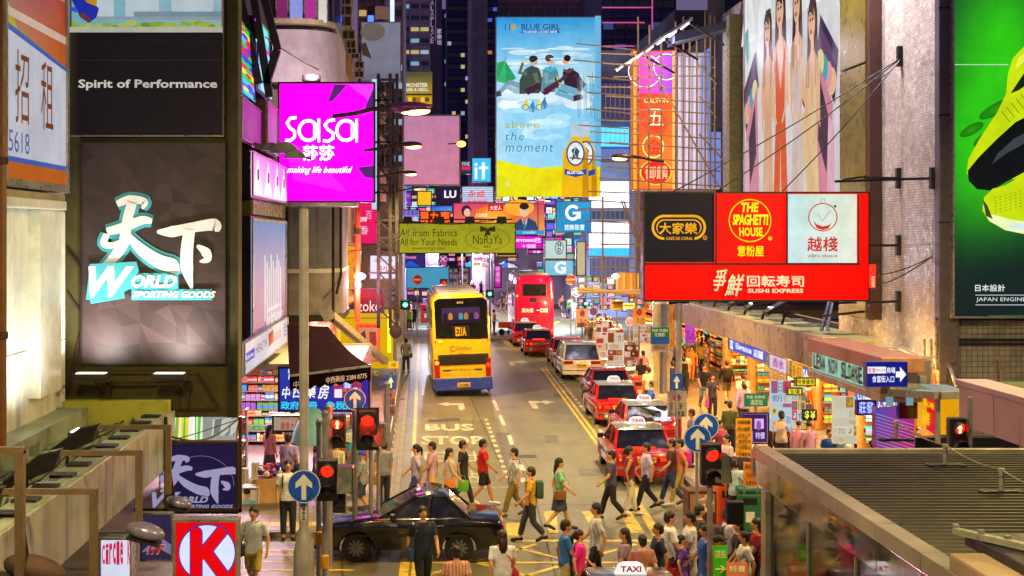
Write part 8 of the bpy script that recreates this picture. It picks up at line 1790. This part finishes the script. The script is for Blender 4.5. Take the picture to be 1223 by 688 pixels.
def shoes_mb(pose, q):
 S = skel(pose); b = MB()
 for sd in (q,):
  h, k, a, t = S['leg', sd]; b.tube([a+Vector((0, -.075, -.045)), a+Vector((0, -.05, -.04)), a+Vector((0, .05, -.045)), t+Vector((0, .01, .0)), t+Vector((0, .045, -.004))], [.03, .048, .05, .04, .018], 10, rb=.9)
 return b
POSES = ('stand', 'walk', 'walkb', 'phone', 'stroll')
ME = {}; jobs = []
def remesh(key, mb, vox, m, smooth=3):
 me = bpy.data.meshes.new(key[0]); me.from_pydata(mb.v, [], mb.f); o = bpy.data.objects.new('tmp', me); COL.objects.link(o)
 r = o.modifiers.new('r', 'REMESH'); r.mode = 'VOXEL'; r.voxel_size = vox; r.use_smooth_shade = True
 s = o.modifiers.new('s', 'SMOOTH'); s.iterations = smooth; s.factor = .5
 if vox < .03: d = o.modifiers.new('d', 'DECIMATE'); d.ratio = .34
 jobs.append((key, o, m))
M_skin = mat('skin', '#c08a64', .5, 0, 8, .08); M_hair = mat('black_hair', '#120c0a', .5, 0, 26, .5, 1.0); M_shoe = mat('dark_shoe', '#1c1618', .5)
for p_ in POSES:
 remesh(('body', p_), body_mb(p_), .0125, M_skin, 4)
 for k in ('tee', 'long', 'tank', 'dress'): remesh(('top', p_, k), top_mb(p_, k), .016, M_white)
 for k in ('trousers', 'shorts', 'skirt'): remesh(('bottom', p_, k), bottom_mb(p_, k), .016, M_black)
 for q in (-1, 1): ME['shoe', p_, q] = shoes_mb(p_, q).mesh('shoe', M_shoe, True)
for k in ('short', 'long', 'bun', 'tail', 'cap'): remesh(('hair', k), hair_mb(k), .011, M_hair, 2)
bpy.context.view_layer.update(); dg = bpy.context.evaluated_depsgraph_get()
for key, o, m in jobs:
 me = bpy.data.meshes.new_from_object(o.evaluated_get(dg)); me.materials.clear(); me.materials.append(m); me.polygons.foreach_set('use_smooth', [True]*len(me.polygons)); ME[key] = me
 if key[0] == 'body':   # the fingers stay finer than the rest of the skin
  bm = bmesh.new(); bm.from_mesh(me); f = MB(); f = fingers_mb(key[1]); tm = bpy.data.meshes.new('f'); tm.from_pydata(f.v, [], f.f); bm.from_mesh(tm); bmesh.ops.recalc_face_normals(bm, faces=bm.faces); bm.to_mesh(me); bm.free(); bpy.data.meshes.remove(tm)
  me.polygons.foreach_set('use_smooth', [True]*len(me.polygons))
for key, o, m in jobs: d_ = o.data; bpy.data.objects.remove(o); bpy.data.meshes.remove(d_)
b = MB()
for s in (-1, 1): b.ell((s*.03, .099, 1.632), (.011, .006, .006), 8, 5)
b.box(-.024, .024, .101, .107, 1.570, 1.577); ME['face'] = b.mesh('eyes_and_mouth', mat('dark_features', '#3a1a16', .4))
b = MB().bbox(-.14, .14, -.29, -.12, 1.02, 1.42, .05); [b.tube([(s*.1, -.13, 1.38), (s*.11, -.02, 1.47), (s*.12, .125, 1.38), (s*.13, .1, 1.15), (s*.12, -.12, 1.1)], .016, 6) for s in (-1, 1)]; ME['backpack'] = b.mesh('backpack', M_black, True)
b = MB().bbox(.2, .3, -.14, .14, .78, 1.0, .03); b.tube([(.24, .05, .98), (.16, .1, 1.3), (-.08, .06, 1.46), (-.1, -.06, 1.46), (.12, -.13, 1.25), (.25, -.08, .98)], .012, 6); ME['shoulder_bag'] = b.mesh('shoulder_bag', M_black, True)
b = MB().bbox(.2, .26, -.14, .14, .45, .75, .02); b.tube([(.23, -.08, .74), (.235, -.02, .87), (.235, .02, .87), (.23, .08, .74)], .008, 6); ME['carrier_bag'] = b.mesh('carrier_bag', M_white, True)
ME['phone'] = MB().bbox(-.15, -.08, .31, .322, 1.27, 1.41, .004).mesh('phone', M_black)
def cloth(c, k=0):
 nm = 'cloth_%s_%d' % (c.lstrip('#'), k)
 if nm in MATS: return MATS[nm]
 m = mat(nm, c, .85, 0, 9, .25, .9); n = m.node_tree; N = n.nodes; L = n.links; b = N['Principled BSDF']
 if k:
  src = b.inputs['Base Color'].links[0].from_socket; w = N.new('ShaderNodeTexWave'); w.bands_direction = 'Z' if k == 1 else 'X'; w.inputs['Scale'].default_value = 9 if k == 1 else 5; tc = N.new('ShaderNodeTexCoord'); L.new(tc.outputs['Object'], w.inputs['Vector'])
  mr = N.new('ShaderNodeMapRange'); mr.inputs[1].default_value = .5; mr.inputs[2].default_value = .6; mr.inputs[3].default_value = 1; mr.inputs[4].default_value = .55; L.new(w.outputs['Fac'], mr.inputs[0]); v = N.new('ShaderNodeVectorMath'); v.operation = 'SCALE'; L.new(src, v.inputs[0]); L.new(mr.outputs[0], v.inputs['Scale']); L.new(v.outputs[0], b.inputs['Base Color'])
 return m
SKIN = [mat('skin_%d' % i, c, .5, 0, 8, .08) for i, c in enumerate(['#c08a64', '#b67c56', '#cc9a78'])]
pc = [0]
def person(label, px, feet_py=None, d=None, rz=0, pose='stand', top=('tee', '#c8c8d0'), bot=('trousers', '#1c2030'), hair='short', hc=None, ext=None, h=1.70, z=0.0, head_py=None, group=None):
 """feet_py or head_py (with the depth it implies) places the figure; rz 0 faces away from us"""
 if d is None: d = (CH-z)*F/(feet_py-HY) if feet_py else (CH-z-h)*F/(head_py-HY)
 loc = W(px, 0, d); loc.z = z; i = pc[0]; pc[0] += 1
 t = thing('person', label, 'person', loc, group, rz); t.scale = (h/1.72,)*3
 def add(nm, me, m=None):
  o = bpy.data.objects.new(nm, me); COL.objects.link(o); o.parent = t
  if m is not None: o.material_slots[0].link = 'OBJECT'; o.material_slots[0].material = m
  return o
 add('body', ME['body', pose], SKIN[i % 3]); add('hair', ME['hair', hair], cloth(hc) if hc else (M_hair if i % 4 else mat('brown_hair', '#2c160c', .5))); add('eyes_and_mouth', ME['face'])
 if top[0] == 'dress': add('dress', ME['top', pose, 'dress'], cloth(top[1]))
 else: add({'tee': 't_shirt', 'long': 'long_sleeved_shirt', 'tank': 'sleeveless_top'}[top[0]], ME['top', pose, top[0]], cloth(top[1], {2: 1, 5: 2}.get(i % 7, 0))); add(bot[0], ME['bottom', pose, bot[0]], cloth(bot[1]))
 for q in (-1, 1): add('shoe', ME['shoe', pose, q], cloth(['#1c1618', '#d8d4d0', '#4a3a30', '#2a2c38'][i % 4]))
 if ext: add(ext[0], ME[ext[0]], cloth(ext[1]) if ext[0] != 'phone' else None)
 return t
LFT, RGT, TOW = radians(90), radians(-90), radians(180)
# waiting man and people at the pharmacy
person('man in a white shirt and dark trousers with rucksack waiting at the kerb', 344, 645, rz=TOW+.15, top=('tee', '#d8dce4'), bot=('trousers', '#1c2038'), ext=('backpack', '#26222c'), h=1.78, z=.13)
person('man in a lilac shirt with a shoulder strap behind the waiting man', 345, d=36.4, rz=-.4, top=('tee', '#a890e0'), bot=('trousers', '#2a2a3c'), ext=('shoulder_bag', '#201c24'), h=1.76, z=.13)
person('person in a brown waistcoat standing at the back of the pharmacy', 349, d=42, rz=.3, top=('tank', '#4a4038'), bot=('trousers', '#2a2422'), h=1.75, z=.13)
person('woman in a pink top among the racks left of the waiting man', 322, d=39.3, rz=-.7, top=('tee', '#d07a9a'), bot=('skirt', '#40304a'), hair='long', h=1.6, z=.13)
person('person in a turquoise top between the two red signals', 427, d=37.5, rz=.2, top=('tee', '#38a0b0'), bot=('trousers', '#28283c'), z=.13)
person('woman with fair hair and cream top behind the nearest red light', 402, d=36.2, rz=TOW-.5, top=('long', '#e0d0a8'), bot=('shorts', '#b89870'), hair='long', hc='#8a6a30', z=.13, h=1.62)
person('boy in a blue cap and grey shirt leaning behind the signal poles', 432, d=34.6, rz=LFT, pose='stroll', top=('tee', '#8a9098'), bot=('shorts', '#3a4058'), hair='cap', hc='#3a3ac8', z=.13, h=1.6)
person('woman in a white blouse at the pharmacy doorway left of the blue disc', 412, d=39, rz=TOW, top=('tee', '#e8e0e4'), bot=('skirt', '#c03050'), hair='tail', z=.13, h=1.6)
person('person in a grey T-shirt behind the thick grey pole', 458, d=35.6, rz=.6, top=('tee', '#80808c'), bot=('trousers', '#242430'), z=.13)
person('child in a purple top beside the stacked cartons', 378, d=37, rz=RGT, top=('tee', '#8058c8'), bot=('shorts', '#3a3048'), z=.13, h=1.35)
person('pedestrian in a grey patterned shirt and jeans walking away on the left pavement', 485, 446, rz=.1, pose='stroll', top=('tee', '#8c8c94'), bot=('trousers', '#2c3c64'), ext=('shoulder_bag', '#2a2428'), h=1.72, z=.13)
person('pedestrian in a lime vest at the far left corner', 489, 396, rz=.2, pose='walk', top=('tank', '#70c028'), bot=('trousers', '#2a5a30'), z=.13)
person('woman in a black top and skirt carrying a white bag at the far left corner', 495.5, 393, rz=TOW, pose='walk', top=('tee', '#1c1418'), bot=('skirt', '#2c2018'), hair='long', ext=('carrier_bag', '#e8e8f0'), z=.13)
person('pedestrian in blue beside the woman with the white bag', 485, 391, rz=TOW, top=('tee', '#2848b8'), bot=('trousers', '#3040a0'), z=.13)
person('man in a white T-shirt standing by the orange barrow right of the yellow bus', 590, 399, rz=RGT, top=('tee', '#e0d8d8'), bot=('trousers', '#38302c'), h=1.7)
person('woman in a black dress crossing the far junction', 600, 372, rz=LFT, pose='walk', top=('dress', '#18141c'), hair='long')
person('woman in a pale pink top crossing the far junction behind the one in black', 606, 371, rz=LFT, pose='walkb', top=('tee', '#c8a8b8'), bot=('shorts', '#d0c0c8'), hair='tail')
# near left
person('person in a pale T-shirt with a strap walking at the bottom left corner', 303, d=27.4, rz=TOW-.3, pose='walk', top=('tee', '#c8ccd8'), bot=('shorts', '#b8a038'), ext=('shoulder_bag', '#3a4870'), hair='short', h=1.74)
person('man in navy with both elbows bent walking in front of the black car', 505, d=27.2, rz=TOW+.3, pose='walkb', top=('tee', '#16203a'), bot=('trousers', '#12141c'), ext=('shoulder_bag', '#28406a'), h=1.78)
person('woman in a peach top at the bottom edge before the black car', 545, d=24.6, rz=.2, pose='stroll', top=('tee', '#e0a088'), bot=('shorts', '#c88878'), hair='bun', h=1.6)
person('woman in a white top with a red bag at the bottom edge', 600, d=25.6, rz=.1, pose='walk', top=('tee', '#d8dcf0'), bot=('skirt', '#9088a8'), hair='long', ext=('shoulder_bag', '#c02038'), h=1.66)
# crossing behind the car
for (lab, px, fy, rz, po, tp, bt, ha, ex) in (
 ('woman in a lilac blouse crossing at the bus lane edge behind the black car', 497, 612, LFT, 'walk', ('tee', '#c0b0dc'), ('shorts', '#3848a8'), 'tail', None),
 ('woman in a pink top next to the lilac blouse behind the black car', 516, 608, LFT, 'walkb', ('tee', '#c89ab0'), ('shorts', '#d8b070'), 'short', None),
 ('dark-haired woman in a white top with an orange bag crossing behind the car', 537, 618, RGT, 'walk', ('tank', '#d8d4dc'), ('trousers', '#28242c'), 'long', ('shoulder_bag', '#d07828')),
 ('man in black shirt beside the green bag behind the car', 553, 606, RGT, 'walkb', ('tee', '#28202c'), ('trousers', '#282430'), 'short', ('carrier_bag', '#58a830')),
 ('man in a bright red shirt and black shorts walking over the bus stop lettering', 577, 604, RGT, 'walk', ('tee', '#c81420'), ('shorts', '#18141c'), 'short', None),
 ('man in a white shirt with a brown waist bag crossing at the lane line', 614, 618, LFT, 'walk', ('tee', '#d0cce0'), ('trousers', '#7a6828'), 'short', ('shoulder_bag', '#3a3024')),
 ('man in a purple-grey polo with a lime bag striding before the nearest parked taxi', 730, 622, LFT, 'walkb', ('tee', '#4a4060'), ('trousers', '#15141c'), 'short', ('shoulder_bag', '#70b818')),
 ('man in a pale lavender T-shirt and navy shorts behind the nearest parked taxi', 772, 610, LFT, 'walk', ('tee', '#c0b0e8'), ('trousers', '#181a30'), 'short', None),
 ('person with a large magenta rucksack and khaki trousers at the taxi side', 812, 604, LFT, 'walk', ('tee', '#d07858'), ('trousers', '#a88c50'), 'short', ('backpack', '#c8189a')),
 ('person in brown and jeans just ahead of the magenta rucksack', 802, 604, LFT, 'walkb', ('tee', '#5a2c30'), ('trousers', '#28386c'), 'short', None)):
 person(lab, px, fy, rz=rz, pose=po, top=tp, bot=bt, hair=ha, ext=ex)
# crowd on the near crossing; placed by the crown of the head
for (lab, px, hy, rz, po, tp, bt, ha, ex, h) in (
 ('person in a blue top with dark hair at the left end of the crossing crowd', 676, 622, RGT, 'walk', ('tee', '#2868b8'), ('shorts', '#a8a070'), 'short', None, 1.66),
 ('girl in a hot pink top in the crossing crowd', 692, 634, RGT, 'walkb', ('tee', '#e81898'), ('shorts', '#48a030'), 'tail', None, 1.5),
 ('man in a white and grey shirt stretching an arm in the crossing crowd', 712, 602, LFT, 'walk', ('tee', '#c8c8d4'), ('trousers', '#1a1820'), 'short', None, 1.75),
 ('woman in a grey top carrying a dark bag mid crossing', 746, 632, LFT, 'walkb', ('tee', '#887890'), ('skirt', '#2c2420'), 'long', ('shoulder_bag', '#28181c'), 1.6),
 ('woman in a dusty rose top seen from behind above the taxi roof', 767, 640, .2, 'stroll', ('tee', '#a87068'), ('trousers', '#3a3034'), 'bun', None, 1.6),
 ('tall man in a white shirt carrying a red bag in the crossing crowd', 800, 612, RGT, 'walk', ('tee', '#e0dcec'), ('trousers', '#3c3440'), 'short', ('carrier_bag', '#c01828'), 1.76),
 ('man in a white T-shirt with an orange print right of the red bag', 824, 612, LFT, 'walkb', ('tee', '#ece8f0'), ('shorts', '#d0c0b0'), 'short', None, 1.74),
 ('child in a purple dress beside the man in white', 814, 640, RGT, 'stroll', ('dress', '#6a3ab0'), ('shorts', '#6a3ab0'), 'short', None, 1.35),
 ('woman in a cobalt blue dress behind the right crossing pole', 842, 628, LFT, 'walk', ('dress', '#2458c8'), ('shorts', '#2458c8'), 'long', None, 1.6),
 ('person in navy stretching forward left of the white shirts', 786, 626, LFT, 'walk', ('tee', '#1c2448'), ('trousers', '#24283c'), 'short', None, 1.64),
 ('man in a lilac shirt with a strap right of the crossing pole', 870, 608, RGT, 'walk', ('tee', '#c0aed0'), ('trousers', '#3c3444'), 'short', ('backpack', '#4a3a40'), 1.76),
 ('woman in a black top among the crowd at the lower right', 882, 622, LFT, 'stroll', ('tee', '#221a1c'), ('trousers', '#2a2028'), 'long', None, 1.62),
 ('woman in a white patterned dress at the sloping handrail', 889, 636, LFT, 'walk', ('dress', '#c8c4c8'), ('shorts', '#fff'), 'bun', None, 1.58),
 ('woman in a red top at the glass wall corner', 903, 620, LFT, 'stroll', ('tee', '#b01820'), ('trousers', '#30202c'), 'long', None, 1.62),
 ('man in a dark shirt behind the cobalt dress', 836, 604, RGT, 'walkb', ('tee', '#3a2c34'), ('trousers', '#28242c'), 'short', None, 1.7),
 ('person with a brown jacket and cap in front of the litter bins', 858, 640, RGT, 'walk', ('long', '#6a4a38'), ('trousers', '#2c2830'), 'cap', None, 1.7)):
 person(lab, px, head_py=hy, rz=rz, pose=po, top=tp, bot=bt, hair=ha, ext=ex, h=h)
for (lab, px, fy, rz, po, tp, bt, ha, ex) in (
 ('woman in a mint top hurrying over the yellow crossing blocks', 668, 634, RGT, 'walk', ('tee', '#88c8a8'), ('skirt', '#30384c'), 'long', ('shoulder_bag', '#7a4a28')),
 ('man in a mustard shirt crossing just right of the black car', 634, 648, LFT, 'walkb', ('tee', '#c89a30'), ('trousers', '#2c2c38'), 'short', ('backpack', '#2c4a3c')),
 ('woman in a maroon top with a ponytail at the taxi bumper', 752, 616, RGT, 'stroll', ('tank', '#7a1c34'), ('trousers', '#d0ccc8'), 'tail', None)):
 person(lab, px, fy, rz=rz, pose=po, top=tp, bot=bt, hair=ha, ext=ex)
Z_ = .13
for (lab, px, d, rz, po, tp, bt, ha, ex, h) in (
 ('man in white waiting behind the red traffic light', 868, 36.5, LFT+.4, 'stand', ('tee', '#d8b8c8'), ('trousers', '#4a3c48'), 'short', None, 1.72),
 ('young woman in a black top with her back turned by the orange banner', 868, 33.5, .2, 'stand', ('tee', '#141018'), ('trousers', '#18141c'), 'short', None, 1.62),
 ('person in a pale blue top holding a black bag beside the orange banner', 879, 33.0, -.2, 'stand', ('tee', '#a8c0d8'), ('trousers', '#20202c'), 'short', ('shoulder_bag', '#15131a'), 1.66),
 ('man in a dark purple shirt facing the black-dressed woman', 884, 34.5, TOW-.3, 'stand', ('tee', '#302044'), ('trousers', '#1c1828'), 'short', None, 1.75),
 ('man in a black T-shirt with a white print walking toward us under the canopy', 841, 56, TOW, 'walk', ('tee', '#18161c'), ('trousers', '#6a7ca0'), 'short', None, 1.75),
 ('woman in dark clothes looking at her phone holding a pink bag', 851, 53, TOW+.2, 'phone', ('tee', '#2c2438'), ('trousers', '#201c28'), 'long', ('carrier_bag', '#e03080'), 1.64),
 ('person in a black jacket and khaki shorts walking away with a rucksack', 868, 57.5, .1, 'walkb', ('long', '#1c181a'), ('shorts', '#6a6438'), 'short', ('backpack', '#181518'), 1.78),
 ('man in a pale pink T-shirt and black trousers carrying a bag by the shutter', 887, 52, .15, 'walk', ('tee', '#e8c8cc'), ('trousers', '#15151c'), 'short', ('shoulder_bag', '#2a2024'), 1.8),
 ('person in an orange top at the bright far end of the pavement', 826, 66, TOW-.4, 'walk', ('tee', '#e8883c'), ('trousers', '#a85a38'), 'short', None, 1.68),
 ('man in a peach shirt in the middle of the far pavement crowd', 837, 74, .3, 'stand', ('tee', '#e8a070'), ('trousers', '#3a3440'), 'short', None, 1.78),
 ('woman in a cream dress next to the peach shirt', 843, 73, -.2, 'stand', ('dress', '#f0dcb8'), ('shorts', '#fff'), 'long', None, 1.66),
 ('person in navy at the post beside the arrow plate', 803, 58, .4, 'stand', ('tee', '#202c58'), ('trousers', '#1c2438'), 'short', None, 1.7),
 ('person in a black vest left of the bright far pavement', 817, 60, -.3, 'stand', ('tank', '#1a161c'), ('trousers', '#22202c'), 'short', None, 1.7),
 ('man in a bright blue shirt leaning by the orange bin', 778, 50, LFT, 'stroll', ('tee', '#1c58c0'), ('trousers', '#243058'), 'short', None, 1.7),
 ('man in a cream shirt behind the orange bin', 775, 55, .2, 'stand', ('tee', '#d8c8a8'), ('trousers', '#3c342c'), 'short', None, 1.74),
 ('woman with a black top and long hair by the menu boards', 766, 60, -.3, 'stand', ('tee', '#201418'), ('skirt', '#40242c'), 'long', None, 1.62),
 ('woman in a pink top in front of the reddish menu board', 768, 64, .3, 'stroll', ('tee', '#d08098'), ('shorts', '#e0d0c8'), 'tail', None, 1.62),
 ('man in a cream T-shirt with a cross strap inside the shops behind the ribbed roof', 933, 41, .2, 'stand', ('tee', '#e0cdb8'), ('trousers', '#3c342c'), 'short', ('shoulder_bag', '#2a1c18'), 1.76),
 ('person in dark red left of the cross-strap man', 924, 42, -.2, 'stand', ('tee', '#5a2c24'), ('trousers', '#2a2020'), 'short', None, 1.74),
 ('woman in black looking at the shop racks', 946, 41.5, .5, 'stand', ('tee', '#1a1418'), ('trousers', '#22181c'), 'long', None, 1.68),
 ('girl in a pink cap and pink jacket by the shop rack', 954, 40.3, -.4, 'stand', ('long', '#e098b8'), ('trousers', '#584058'), 'cap', None, 1.58),
 ('person in a mauve cap and purple shirt by the dollar sign', 966, 39.8, .3, 'stand', ('tee', '#a080b8'), ('trousers', '#3c3048'), 'cap', None, 1.62),
 ('man in a cobalt blue polo shirt facing us behind the ribbed roof', 991, 38.3, TOW+.1, 'stand', ('tee', '#1858c8'), ('trousers', '#20283c'), 'short', None, 1.62),
 ('person in pale blue partly hidden right of the blue polo', 1010, 38, TOW, 'stand', ('tee', '#80a0c8'), ('trousers', '#20283c'), 'short', None, 1.5),
 ('dark-haired person at the shutter right of the yellow racks', 1041, 37, .3, 'stand', ('tee', '#3a3044'), ('trousers', '#20283c'), 'short', None, 1.5),
 ('woman in a red and pink top near the second bin', 860, 40, TOW+.5, 'stroll', ('tee', '#c84a6a'), ('trousers', '#38283c'), 'long', None, 1.62),
 ('man in grey standing at the kerb by the blue discs', 826, 42, LFT, 'stand', ('tee', '#8a808c'), ('trousers', '#2c2c38'), 'short', None, 1.7),
 ('person in an olive jacket right of the two blue discs', 872, 44, -.3, 'stand', ('long', '#5a5a30'), ('trousers', '#2c2824'), 'short', None, 1.7)):
 person(lab, px, d=d, rz=rz, pose=po, top=tp, bot=bt, hair=ha, ext=ex, h=h, z=Z_)
# market crowd on the far right pavement and far pedestrians, each with its own clothes
CN = [('white', '#e4dcd8'), ('black', '#18141a'), ('yellow', '#e0c030'), ('red', '#c02028'), ('teal', '#2a8088'), ('grey', '#85808a'), ('navy', '#1c2850'), ('cream', '#d8c8a0'), ('pink', '#d880a0'), ('green', '#40883c'), ('orange', '#d87028'), ('lilac', '#a890c8')]
BN = [('dark trousers', ('trousers', '#1c1c26')), ('jeans', ('trousers', '#2c4070')), ('shorts', ('shorts', '#8a7c58')), ('a skirt', ('skirt', '#3a2838')), ('white trousers', ('trousers', '#c8c4c4'))]
rr = random.Random(11); used = set()
def crowd(where, n, fx, group):
 for k in range(n):
  while True:
   a, c, q = rr.randrange(12), rr.randrange(5), rr.choice(('short', 'long', 'tail', 'cap'))
   if (where, a, c, q) not in used: used.add((where, a, c, q)); break
  px, d = fx(k); hn = dict(short='short hair', long='long hair', tail='ponytail', cap='dark cap')[q]
  person('pedestrian, %s top, %s, %s, %s' % (CN[a][0], BN[c][0].replace('a ', ''), hn, where), px, d=d, rz=rr.choice((0, .3, -.3, TOW, TOW+.4, LFT, RGT)), pose=rr.choice(POSES), top=(rr.choice(('tee', 'tee', 'long')), CN[a][1]), bot=BN[c][1], hair=q, h=rr.uniform(1.55, 1.78), z=.13 if 'road' not in where else 0, group=group)
crowd('in the market crowd by the notice boards', 22, lambda k: (700+rr.random()*38, 82+rr.random()*13), 'market crowd on the right pavement')
crowd('on the left pavement beyond the yellow shopfront', 6, lambda k: (472+rr.random()*20, 96+rr.random()*20), 'walkers on the left pavement')
crowd('in the far road left of the red bus', 40, lambda k: (512+rr.random()*70, 122+rr.random()*110), 'crowd in the far street')
crowd('on the pavement under the red sign board', 22, lambda k: (806+rr.random()*48, 62+rr.random()*22), 'walkers under the canopy')
crowd('at the shops under the long canopy', 8, lambda k: (880+rr.random()*100, 44+rr.random()*8), 'shoppers under the canopy')
crowd('beyond the junction right of the red bus', 8, lambda k: (664+rr.random()*24, 112+rr.random()*20), 'people right of the red bus')
